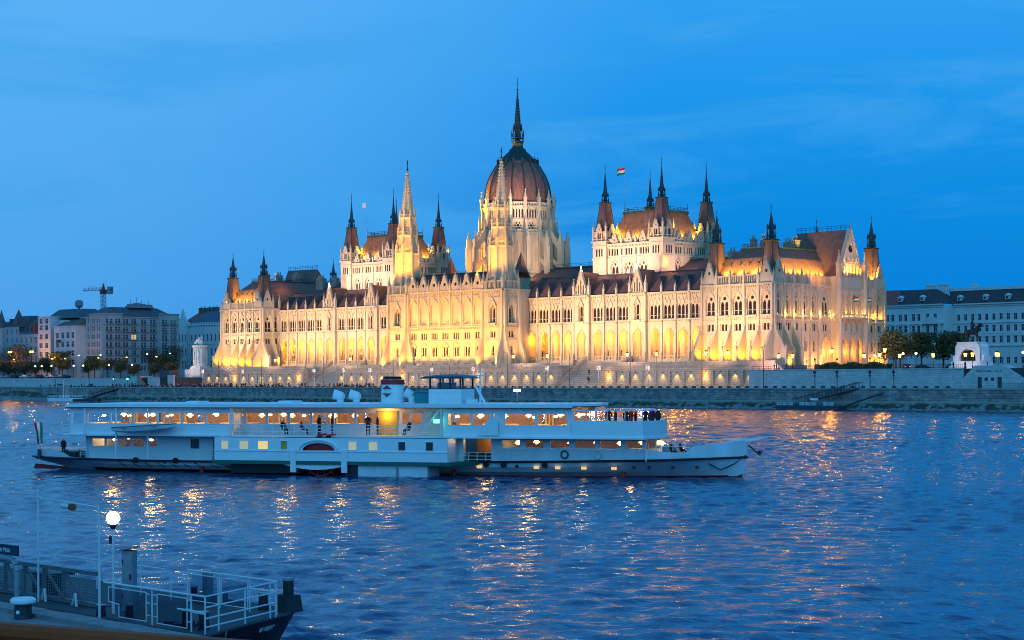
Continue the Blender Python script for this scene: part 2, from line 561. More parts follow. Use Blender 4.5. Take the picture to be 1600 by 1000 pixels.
def gable_mesh(w, h, d=.8, hole=None, slits=0):
    b = MB()
    outer = [(-w / 2, 0), (w / 2, 0), (w / 2, h * .06), (.12, h), (-.12, h), (-w / 2, h * .06)]
    holes = []
    if hole:
        holes = [disc(0, hole[0], hole[1], 10)]
    for i in range(slits):
        x = (i - (slits - 1) / 2) * w * .2
        hh = h * (.62 - abs(x) / w * 1.0)
        holes.append(lancet(x, w * .10, h * .05, hh))
    b.plate(outer, holes, 0, .35)
    b.add([(x, d, z) for x, z in outer], [tuple(range(len(outer)))])
    n = len(outer)
    b.add([(x, 0, z) for x, z in outer] + [(x, d, z) for x, z in outer], [(i, (i + 1) % n, n + (i + 1) % n, n + i) for i in range(n)])
    # raised coping and crockets along both slopes
    for s in (-1, 1):
        p, q = Vector((s * w / 2, -.1, h * .06)), Vector((s * .1, -.1, h))
        b.tube(p, q, .16, 4)
        for k in range(1, 6):
            c = p.lerp(q, k / 6)
            b.box(c.x - .14 + s * .1, c.x + .14 + s * .1, -.22, .1, c.z - .02, c.z + .34)
    b.tube((0, .1, h), (0, .1, h + h * .14), .1, 5)
    b.box(-.28, .28, -.05, .25, h + h * .07, h + h * .10)
    b.mi = 1
    for q in holes:
        b.add([(x, .34, z) for x, z in q], [tuple(range(len(q)))])
    return b.mesh('gable', [M['stone'], M['glass']])
GB = {}
def gable(T, u, v, z, w, h, parent, hole=None, slits=0, d=.8):
    k = (w, h, hole, slits, d)
    if k not in GB:
        GB[k] = gable_mesh(w, h, d, hole, slits)
    return put('gable', GB[k], parent, T @ Matrix.Translation((u, v, z)))

def spire_mesh(w0, hbody, hlan, hneedle, w1):
    """slate roof turret: tapering square body, open lantern with colonnettes, needle"""
    b = MB()
    b.frus((-w0 / 2, w0 / 2, -w0 / 2, w0 / 2), 0, (-w1 / 2, w1 / 2, -w1 / 2, w1 / 2), hbody)
    b.mi = 1
    q = w1 * .62
    for s in (-1, 1):
        for t in (-1, 1):
            b.tube((s * w0 * .5, t * w0 * .5, 0), (s * w1 * .5, t * w1 * .5, hbody), .13, 5)
    b.box(-q, q, -q, q, hbody, hbody + .35)
    b.mi = 2
    b.box(-q * 1.02, q * 1.02, -q * 1.02, q * 1.02, hbody - .35, hbody - .02)
    b.mi = 1
    z0, z1 = hbody + .35, hbody + hlan
    r = w1 * .45
    b.rings(0, 0, [(r * .55, z0), (r * .5, z1)], 8)
    for i in range(8):
        a = PI / 8 + i * PI / 4
        b.tube((r * math.cos(a), r * math.sin(a), z0), (r * .92 * math.cos(a), r * .92 * math.sin(a), z1), .09, 4)
        b.tube((r * 1.15 * math.cos(a), r * 1.15 * math.sin(a), z0), (r * 1.15 * math.cos(a), r * 1.15 * math.sin(a), z0 + hlan * .55), .06, 4)
        b.pyr(r * 1.0 * math.cos(a), r * 1.0 * math.sin(a), .4, z1 - .1, z1 + hlan * .45)
    b.rings(0, 0, [(r * 1.15, z0 + hlan * .22), (r * 1.15, z0 + hlan * .30)], 8)
    b.rings(0, 0, [(r * 1.1, z1 - .15), (r * 1.1, z1 + .1)], 8)
    b.rings(0, 0, [(r * .92, z1 + .1), (r * .55, z1 + hneedle * .25), (.12, z1 + hneedle * .86), (.05, z1 + hneedle)], 8)
    zt = z1 + hneedle
    b.tube((0, 0, zt - .2), (0, 0, zt + hneedle * .25), .06, 5)
    b.ball((0, 0, zt + .25), .2, 6, 4)
    b.box(-.35, .35, -.04, .04, zt + hneedle * .12, zt + hneedle * .12 + .1)
    return b.mesh('spire', [M['slate'], M['copper'], M['gold']])

def balustrade(b, T, u0, u1, v, z0, z1, step=.9, t=.2, arch=True):
    b.T = T
    n = max(1, int(round((u1 - u0) / step)))
    b.box(u0, u1, v, v + t + .06, z1 - .28, z1)
    b.box(u0, u1, v - .04, v + t + .1, z0, z0 + .22)
    for i in range(n + 1):
        x = u0 + (u1 - u0) * i / n
        b.box(x - .14, x + .14, v + .02, v + t, z0 + .2, z1 - .26)
        if arch and i < n:
            xm, hw = x + (u1 - u0) / n / 2, (u1 - u0) / n / 2
            b.add([(x + .1, v + .05, z1 - .28), (xm, v + .05, z1 - .28), (x + .1, v + .05, z1 - .75)], [(0, 1, 2)])
            b.add([(xm + hw - .1, v + .05, z1 - .28), (xm, v + .05, z1 - .28), (xm + hw - .1, v + .05, z1 - .75)], [(0, 1, 2)])

def cornice(b, T, u0, u1, z, v=0, step=.75, drop=.55):
    """moulded cornice over a row of brackets"""
    b.T = T
    b.box(u0, u1, v - .55, v + .1, z, z + .3)
    b.box(u0, u1, v - .35, v + .1, z - .22, z)
    n = max(1, int((u1 - u0) / step))
    for i in range(n):
        x = u0 + (i + .5) * (u1 - u0) / n
        b.box(x - .16, x + .16, v - .3, v + .05, z - .22 - drop, z - .22)

def hoods(b, T, us, w, z0, h, v=0):
    """pointed hood moulds in relief"""
    b.T = T
    for u in us:
        for s in (-1, 1):
            b.tube((u + s * w / 2, v - .1, z0), (u, v - .1, z0 + h), .11, 4)
        b.tube((u, v - .1, z0 + h), (u, v - .1, z0 + h + .5), .08, 4)
        for s in (-1, 1):
            b.box(u + s * w / 2 - .09, u + s * w / 2 + .09, v - .18, v + .02, z0 - .9, z0)

def string(b, T, u0, u1, z, h=.3, p=.22, v=0):
    b.T = T
    b.box(u0, u1, v - p, v + .05, z, z + h)

# ---- wings
PITCH = 5.45
def wing(x0, x1, cols, gcols):
    """a wing between x0 and x1 at y=8.3; cols = bay centres, gcols = gabled bay centres"""
    T = Tr(0, 8.3, 0)
    b = MB(T)
    # plinth storey with coursed wall
    b.box(x0, x1, -.35, .6, G0 - .1, 13.9)
    allc = sorted([(c, 0) for c in cols] + [(c, 1) for c in gcols])
    edges = [x0]
    for (a, _), (c, _) in zip(allc[:-1], allc[1:]):
        edges.append((a + c) / 2)
    edges.append(x1)
    holes_info = []
    for i, (c, g) in enumerate(allc):
        e0, e1 = edges[i], edges[i + 1]
        v = -.9 if g else 0
        b.T = Tr(0, 8.3 + v, 0)
        hw = 1.85
        if c - hw - .2 > e0 and c + hw + .2 < e1:
            b.plate(rect((e0 + e1) / 2, e1 - e0, 13.9, 25.2), [lancet(c, 2 * hw, 13.9, 23.5, .95)], 0, .9)
        else:
            b.plate(rect((e0 + e1) / 2, e1 - e0, 13.9, 25.2), [], 0, 0)
        if g:
            b.plate(rect((e0 + e1) / 2, e1 - e0, 25.2, 34.6), [lancet(c, 1.7, 26.3, 31.7)], 0, .5)
            b.box(e0, e0 + .02, 0, .95, 13.9, 34.6)
            b.box(e1 - .02, e1, 0, .95, 13.9, 34.6)
            for s in (-1, 1):
                b.tube((c + s * 1.35, -.25, 31.0), (c, -.25, 33.4), .2, 4)
                b.tube((c + s * 1.2, -.2, 26.2), (c + s * 1.2, -.2, 31.0), .16, 5)
            b.box(c - 1.5, c + 1.5, -.6, 0, 25.7, 26.25)
        else:
            b.plate(rect((e0 + e1) / 2, e1 - e0, 25.2, 34.6), [rect(c, 4.5, 26.3, 30.9)], 0, .3)
        # loggia behind the arch
        string(b, b.T, e0, e1, 25.2)
        string(b, b.T, e0, e1, 24.55, .2, .14)
        string(b, b.T, e0, e1, 25.95, .3, .3)
        cornice(b, b.T, e0, e1, 34.3)
        if not g:
            hoods(b, b.T, [c - 1.5, c, c + 1.5], 1.4, 31.6, 1.3)
            n = 6
            for k in range(n):                     # panelled parapet under the windows
                x = c - 2.2 + 4.4 * k / (n - 1)
                b.box(x - .08, x + .08, -.16, 0, 25.5, 25.95)
        # arch moulding
        for h in (lancet(c, 2 * hw + .3, 20, 23.75, .95, 6),):
            pts = [(x, -.08, z) for x, z in h[1:]] + [(h[0][0], -.08, h[0][1])]
            b.path(pts, .14, 4)
    # loggia: floor, vault and back wall
    b.T = T
    b.mi = 0
    b.box(x0, x1, .6, 5.0, 13.7, 13.95)
    b.box(x0, x1, .9, 5.0, 24.2, 24.6)
    b.box(x0, x1, 4.6, 5.0, 13.9, 24.3)
    for i, (c, g) in enumerate(allc[:-1]):         # vault ribs between bays
        e = edges[i + 1]
        b.box(e - .35, e + .35, .5, 1.2, 13.9, 21)
        b.extx([(0.9, 24.2), (0.9, 21.6), (1.6, 23.2), (3.0, 23.9), (4.6, 23.2), (4.6, 24.2)], e - .25, e + .25)
    o = b.build('wing', [M['stone']], PAR)
    # balusters in the arches
    for c, g in allc:
        bb = MB()
        balustrade(bb, T, c - 1.85, c + 1.85, .3 - (.9 if g else 0), 13.95, 15.1, .6, .18, False)
        bb.build('balustrade', M['stone'], o)
    # loggia doors and round windows in the back wall
    TB = Tr(0, 8.3 + 4.38, 0)
    for i, (c, g) in enumerate(allc):
        if i % 7 in (0, 5, 6) or g:
            win('door', TB, c, 14.0, o)
        # bay windows
        if g:
            win('niche', Tr(0, 8.3 - .9 + .4, 0), c, 26.3, o)
        else:
            win('triple', Tr(0, 8.3 + .28, 0), c, 26.3, o)
    # pilasters and pinnacles at bay edges
    for i, e in enumerate(edges):
        bp = MB(T)
        near = any(abs(e - c) < 3.4 for c in gcols)
        p = 1.25 if near else .5
        bp.extx([(-p - .25, G0), (.3, G0), (.3, 34.8), (-p + .1, 34.8), (-p + .1, 26), (-p, 25.6), (-p, 16), (-p - .25, 15.6)], e - .36, e + .36)
        for z in (15.7, 25.3, 34.0):
            bp.box(e - .46, e + .46, -p - .35, .1, z, z + .22)
        bp.build('buttress', M['stone'], o)
    for e in edges:
        near = any(abs(e - c) < 3.4 for c in gcols)
        if near:
            pinn(T, e, -.6, 34.6, 5.6, .8, o)
        else:
            pinn(T, e, -.2, 34.6, 3.4, .6, o)
    # gables
    for c in gcols:
        gable(Tr(0, 8.3 - .9, 0), c, 0, 34.6, 5.2, 8.2, o, slits=5)
    # roof with small hipped dormers
    rb = MB(T)
    rb.mi = 0
    rb.add([(x0, .2, 34.75), (x1, .2, 34.75), (x1, 7.6, 41.3), (x0, 7.6, 41.3), (x1, 14, 41.3), (x0, 14, 41.3), (x1, 18, 36), (x0, 18, 36)], [(0, 1, 2, 3), (3, 2, 4, 5), (5, 4, 6, 7)])
    rb.mi = 1
    rb.box(x0, x1, 7.4, 7.7, 41.25, 41.5)
    ro = rb.build('roof', [M['slate_dark'], M['copper']], o)
    for c, g in allc:
        d = MB(T)
        w = 2.45
        if g:
            d.add([(c - 2.3, .0, 35), (c + 2.3, 0, 35), (c, 0, 42.2), (c, 7.6, 42.0), (c - 2.3, 7.6, 36), (c + 2.3, 7.6, 36)], [(0, 2, 3, 4), (1, 5, 3, 2)])
        else:
            d.add([(c - w, .1, 34.75), (c + w, .1, 34.75), (c, 2.5, 39.7), (c, 7.6, 39.7), (c - w, 6, 36), (c + w, 6, 36)], [(0, 1, 2), (0, 2, 3, 4), (1, 5, 3, 2)])
            d.mi = 1
            d.tube((c - w, .08, 34.8), (c, 2.5, 39.75), .13, 4)
            d.tube((c + w, .08, 34.8), (c, 2.5, 39.75), .13, 4)
            d.tube((c, 2.5, 39.7), (c, 2.5, 40.6), .07, 4)
        d.build('dormer', [M['slate_dark'], M['copper']], o)
    return o

RB = [162.0, 167.5, 173.0, 178.4, 191.4, 196.8, 202.2, 215.2, 220.7, 226.2, 231.6, 236.9]
RG = [184.9, 208.7]
wR = wing(159.3, 239.8, RB, RG)
wL = wing(26.6, 107.1, sorted(266.4 - c for c in RB), sorted(266.4 - c for c in RG))

# ---- pavilions
def buttress(b, T, u, th=.85, reach=4.3, top=22.6):
    b.T = T
    b.extx([(0.2, G0 - .2), (-reach, G0 - .2), (-reach, 15.6), (-reach + .35, 16.2), (-reach + .5, 16.6), (-1.3, 21.2), (-.85, 21.9), (-.85, top), (-.5, top + .6), (.2, top + .6)], u - th / 2, u + th / 2)
    b.box(u - th / 2 - .1, u + th / 2 + .1, -reach - .12, -reach + .7, 15.4, 15.7)
    # little gablet on the outer end
    b.exty([(u - th / 2 - .08, 15.7), (u + th / 2 + .08, 15.7), (u, 17.2)], -reach - .1, -reach + .8)
    b.extx([(0.2, top), (-.5, top), (-.5, 35), (0.2, 35)], u - .38, u + .38)

def face(b, o, T, u0, u1, edges, cents, big, reach=4.3, wide=(), low='lancet'):
    """one facade of an end pavilion"""
    b.T = T
    b.box(u0, u1, .02, .5, G0 - .3, G0 + .1)
    for i, c in enumerate(cents):
        e0, e1 = edges[i], edges[i + 1]
        w = e1 - e0
        k = 'arch' if (big == 'arch' or i in wide) else 'sarch'
        oc = lancet(c, 3.3, 26.3, 32.9) if k == 'arch' else lancet(c, 2.0, 26.3, 32.7)
        lo = [lancet(c, 1.15, 15.7, 19.1)] if low == 'lancet' and i not in wide else []
        if i in wide and low == 'lancet':
            lo = []
        prs = rect(c, 2.6, 21.7, 23.8) if w > 4.2 else None
        b.T = T
        b.plate(rect((e0 + e1) / 2, w, G0, 21), lo + [rect(c - .7, .7, 12.0, 13.2), rect(c + .7, .7, 12.0, 13.2)], 0, .3)
        b.plate(rect((e0 + e1) / 2, w, 21, 35.2), [oc] + ([prs] if prs else [rect(c, .95, 21.7, 23.8)]), 0, .45)
        win(k, T @ Matrix.Translation((0, .42, 0)), c, 26.3, o)
        if prs:
            win('pair', T @ Matrix.Translation((0, .3, 0)), c, 21.7, o)
        else:
            b.mi = 1
            b.add([(c - .5, .3, 21.7), (c + .5, .3, 21.7), (c + .5, .3, 23.8), (c - .5, .3, 23.8)], [(0, 1, 2, 3)])
            b.mi = 0
        if lo:
            win('lancet', T @ Matrix.Translation((0, .28, 0)), c, 15.7, o)
        for s in (-.7, .7):
            win('small', T @ Matrix.Translation((0, .25, 0)), c + s, 12.0, o)
        # window hood and sill
        hw = 3.7 if k == 'arch' else 2.4
        h = lancet(c, hw, 28, 33.4 if k == 'arch' else 33.0, 1, 6)
        b.path([(x, -.1, z) for x, z in h[1:]] + [(h[0][0], -.1, h[0][1])], .14, 4)
        b.box(c - hw / 2, c + hw / 2, -.45, 0, 25.7, 26.2)
        n = max(3, int(w / .8))
        for j in range(n):                         # relief tracery below the sill and below the cornice
            x = e0 + .5 + (w - 1) * j / (n - 1)
            b.box(x - .07, x + .07, -.15, 0, 24.9, 25.7)
            b.box(x - .09, x + .09, -.14, 0, 33.6, 34.5)
        if lo:
            b.path([(x, -.06, z) for x, z in lancet(c, 1.7, 17, 19.9, 1, 4)[1:]], .1, 4)
    for z, h, p in ((14.0, .25, .2), (20.6, .25, .2), (24.6, .3, .25), (25.6, .2, .3)):
        string(b, T, u0, u1, z, h, p)
    cornice(b, T, u0, u1, 35.0)

def pavilion(north):
    X0, X1 = (0.0, 26.4) if north else (240.0, 266.4)
    b = MB()
    o = MB(Tr(0, 0, 0)).box(X0 + 1, X1 - 1, 1, 56, G0, 35.1).box(X0 + .03, X1 - .03, .03, 56.9, 8.9, G0 + .02).box(X0 + (-2.5 if north else 26.3), X0 + (.1 if north else 28.9), 28.1, 41.9, 8.9, G0 + .02).build('pavilion', M['stone'], PAR)
    T = Tr(0, 0, 0)
    cs = [X0 + c for c in ((3.9, 8.9, 13.9, 18.6, 23.5) if north else (3.5, 8.5, 13.5, 18.6, 23.7))]
    ed = [X0 + .0] + [(a + c) / 2 for a, c in zip(cs[:-1], cs[1:])] + [X1]
    face(b, o, T, X0, X1, ed, cs, 'arch')
    # south-facing side
    TS = Tr(X1, 0, 0, PI / 2)
    if north:
        face(b, o, TS, 0, 8.3, [0, 5.2, 8.3], [3.0, 6.8], 'sarch', wide=(0,))
        sed = [0, 5.2]
    else:
        cS = [2.7, 7.0, 11.3, 15.4, 19.6]
        eS = [0, 4.9, 9.15, 13.35, 17.5, 21.8]
        face(b, o, TS, 0, 21.8, eS, cS, 'sarch')
        # wide bay with the carriage arch
        b.T = TS
        b.plate(rect(24.9, 6.2, G0, 21), [lancet(25.4, 4.1, G0, 20.0, .9)], 0, 2.4)
        b.add([(22, 2.4, G0), (28, 2.4, G0), (28, 2.4, 21), (22, 2.4, 21)], [(0, 1, 2, 3)])
        b.plate(rect(24.9, 6.2, 21, 35.2), [lancet(25.4, 3.3, 26.3, 32.9), rect(25.4, 2.6, 21.7, 23.8)], 0, .45)
        win('arch', TS @ Matrix.Translation((0, .42, 0)), 25.4, 26.3, o)
        win('pair', TS @ Matrix.Translation((0, .3, 0)), 25.4, 21.7, o)
        win('door', TS @ Matrix.Translation((0, 2.35, 0)), 25.6, G0 + .05, o, name='door')
        h = lancet(25.4, 3.7, 28, 33.4, 1, 6)
        b.path([(x, -.1, z) for x, z in h[1:]], .14, 4)
        h = lancet(25.4, 4.5, 14, 20.4, .9, 6)
        b.path([(x, -.1, z) for x, z in h[1:]] + [(h[0][0], -.1, 12)], .2, 4)
        for z in (20.6, 24.6, 25.6):
            string(b, TS, 21.8, 28, z)
        cornice(b, TS, 21.8, 28, 35.0)
        # portal block
        TP = Tr(269.0, 0, 0, PI / 2)
        b.T = TP
        b.plate(rect(35, 14, G0, 21), [lancet(31.3, 3.3, G0, 20.2, 1), lancet(35.1, 3.3, G0, 20.2, 1), lancet(38.9, 3.3, G0, 20.2, 1)], 0, 1.0)
        b.add([(28, 2.2, G0), (42, 2.2, G0), (42, 2.2, 21), (28, 2.2, 21)], [(0, 1, 2, 3)])
        b.plate(rect(35, 14, 21, 37.6), [lancet(u, 2.1, 26.4, 33.0) for u in (30.7, 33.6, 36.5, 39.4)] + [rect(u, .9, 21.8, 24.2) for u in (32.2, 35, 37.8)], 0, .8)
        b.box(28, 42, -.02, 2.7, 37.6, 38)
        b.box(28, 28.02, 0, 2.7, G0, 37.6)
        b.box(41.98, 42, 0, 2.7, G0, 37.6)
        for u in (30.7, 33.6, 36.5, 39.4):
            win('sarch', TP @ Matrix.Translation((0, .78, 0)), u, 26.4, o)
        b.mi = 1
        for u in (32.2, 35, 37.8):
            b.add([(u - .5, .6, 21.8), (u + .5, .6, 21.8), (u + .5, .6, 24.2), (u - .5, .6, 24.2)], [(0, 1, 2, 3)])
        b.mi = 0
        for z in (21.2, 24.9, 34.2):
            string(b, TP, 28, 42, z, .35, .3)
        b.T = TP
        b.box(29, 41, -1.5, 0, 25.3, 25.7)          # balcony
        balustrade(b, TP, 29, 41, -1.45, 25.7, 26.9, .7)
        for u in (29.6, 33.2, 36.8, 40.4):
            b.extx([(0, 23.5), (-1.3, 25.3), (0, 25.3)], u - .2, u + .2)
        for u in (28.3, 41.7):
            b.T = TP
            b.rings(u, -.2, [(1.0, G0 - .2), (1.0, 24), (.85, 24.3), (.85, 37.5)], 8)
            pinn(TP, u, -.2, 37.5, 8.4, 1.25, o)
        for u in (33.2, 37.0):
            b.T = TP
            b.box(u - .35, u + .35, -.6, 0, G0, 21)
        gable(TP, 35, .2, 38.0, 11.6, 14.4, o, hole=(8.4, 1.25), d=1.2)
        b.T = TP
        for i in range(6):                          # statue niches on the gable's foot
            u = 30.7 + i * 1.72
            hgt = 3.6 if i in (0, 5) else 5.2
            b.tube((u, -.15, 38.2), (u, -.15, 38.2 + hgt * .6), .32, 6)
            b.ball((u, -.15, 38.2 + hgt * .68), .3, 6, 4)
            b.pyr(u, -.1, .9, 38.2 + hgt * .8, 38.2 + hgt * 1.15)
        # beyond the portal
        face(b, o, TS, 44.2, 57, [44.2, 47.8, 51.3, 57], [46.0, 49.6, 53.4], 'sarch')
    # far faces
    b.T = Tr(0, 0, 0)
    b.box(X0, X0 + .6, .05, 57, G0, 35.2)
    b.box(X0 + .6, X1, 56.5, 57, G0, 35.2)
    if north:
        b.box(X1 - .6, X1, 8.4, 57, G0, 35.2)
    else:
        b.box(X1 - .62, X1 - .5, 41.8, 44.4, G0, 35.2)
    b.build('facade', [M['stone'], M['glass']], o)
    # flaring buttresses
    for e in ed:
        bt = MB()
        buttress(bt, T, min(max(e, X0 + .43), X1 - .43))
        bt.build('buttress', M['stone'], o)
    for e in ([.45, 5.2] if north else [.45, 4.9, 9.15]):
        bt = MB()
        buttress(bt, TS, e, reach=3.6 if e > 1 else 4.3)
        bt.build('buttress', M['stone'], o)
    for e in ([] if north else [13.35, 17.5, 21.8, 44.4, 47.8, 51.3, 56.5]):
        bt = MB(TS)
        bt.box(e - .36, e + .36, -.55, .1, G0, 35)
        bt.box(e - .45, e + .45, -.8, .1, G0, 15)
        bt.build('buttress', M['stone'], o)
    # parapet, pinnacles, corner gables
    for Tq, q0, q1 in [(T, X0 + 5.3, X1 - 5.3)] + ([] if north else [(TS, 4.8, 28), (TS, 42, 52)]):
        pb = MB()
        balustrade(pb, Tq, q0, q1, -.1, 35.3, 37.9, .62)
        pb.build('balustrade', M['stone'], o)
    for e in ed[1:-1]:
        pinn(T, e, -.2, 35.2, 5.4, .62, o)
    for e in ([5.2, 8.2] if north else [4.9, 9.15, 13.35, 17.5, 21.8, 44.4, 47.8, 51.3]):
        pinn(TS, e, -.2, 35.2, 5.4, .62, o)
    for c in (cs[0] - .3, cs[-1] + .2):
        gable(T, c, -.1, 35.2, 4.9, 6.9, o, hole=(3.5, .5), slits=0)
        for s in (-1, 1):
            pinn(T, c + s * 2.6, -.2, 35.2, 4.4, .55, o)
    gable(TS, 2.7, -.1, 35.2, 4.9, 6.9, o, hole=(3.5, .5))
    if not north:
        gable(TS, 54.2, -.1, 35.2, 4.9, 6.9, o, hole=(3.5, .5))
    # roofs: concave slopes up to a flat with a railing
    rf = MB()
    def slope(x0, x1, y0, y1):
        a = [(x0 + .6, x1 - .6, y0 + .6, y1 - .6, 35.4), (x0 + 2, x1 - 2, y0 + 2.0, y1 - 2, 38.4), (x0 + 5.2, x1 - 5.2, y0 + 5.5, y1 - 5.5, 43), (x0 + 8.4, x1 - 8.4, y0 + 9, y1 - 9, 46.2)]
        for p, q in zip(a[:-1], a[1:]):
            rf.frus(p[:4], p[4], q[:4], q[4])
        return a[-1]
    top = slope(X0, X1, 0, 57)
    rf.mi = 1
    rf.box(top[0] - .3, top[1] + .3, top[2] - .3, top[3] + .3, 46.1, 46.5)
    for k in range(6):                              # roof vents
        for z, off in ((41.0, 4.1),):
            x = X0 + 5 + k * (X1 - X0 - 10) / 5
            rf.box(x - .12, x + .12, off - .3, off + .6, z - .2, z + .8)
    rf.mi = 0
    # cross roof behind the portal gable
    xg, s = (X0 - 2.4, 1) if north else (X1 + 2.0, -1)
    xe = xg + s * 19
    rf.add([(xg, 28.8, 38), (xg, 41.2, 38), (xg, 35, 52.2), (xe, 35, 52.0), (xe + s * 4, 28.8, 40), (xe + s * 4, 41.2, 40), (xg, 28.3, 36), (xe + s * 4, 28.3, 36), (xg, 41.7, 36), (xe + s * 4, 41.7, 36)],
           [(0, 2, 3, 4), (1, 5, 3, 2), (4, 3, 5), (6, 0, 4, 7), (8, 9, 5, 1)])
    ro = rf.build('roof', [M['slate'], M['copper']], o)
    rr = MB()
    for a, c in (((top[0], top[2]), (top[1], top[2])), ((top[1], top[2]), (top[1], top[3])), ((top[0], top[2]), (top[0], top[3]))):
        for z in (47.0, 47.5):
            rr.tube((*a, z), (*c, z), .07, 4)
        n = 10
        for i in range(n + 1):
            x, y = a[0] + (c[0] - a[0]) * i / n, a[1] + (c[1] - a[1]) * i / n
            rr.tube((x, y, 46.3), (x, y, 47.6), .06, 4)
    for i in range(13):
        x = xg + (xe - xg) * i / 12
        rr.tube((x, 35, 52), (x, 35, 54.0 if i in (0, 8) else 53.5), .06, 4)
    for z in (52.9, 53.5):
        rr.tube((xg, 35, z), (xe, 35, z), .07, 4)
    rr.build('roof_railing', M['iron'], o)
    for (x, y, w) in ((X0 + 11, 20, 3), (X0 + 10, 30, 3.4), (X0 + 14, 12, 1.4), (X0 + 16.5, 24, 2.4), (X0 + 9.5, 13, 1.5)):
        cb = MB()
        cb.box(x - w / 2, x + w / 2, y - .8, y + .8, 45.9, 49.2)
        cb.box(x - w / 2 - .15, x + w / 2 + .15, y - .95, y + .95, 48.7, 49.0)
        for k in range(max(2, int(w))):
            xx = x - w / 2 + (k + .5) * w / max(2, int(w))
            cb.rings(xx, y, [(.28, 49.2), (.22, 50.4)], 6)
        cb.build('chimney', M['stone_dark'], o)
    sm = SPM
    for (x, y) in ((X0 + 3.2, 3.6), (X1 - 3.4, 3.6), (X1 - 3.6, 55.0), (X0 + 3.2, 54)):
        put('spire', sm, o, Tr(x, y, 37.2))
    return o
SPM = spire_mesh(4.3, 10.4, 3.4, 5.6, 2.7)
pN = pavilion(True)
pS = pavilion(False)

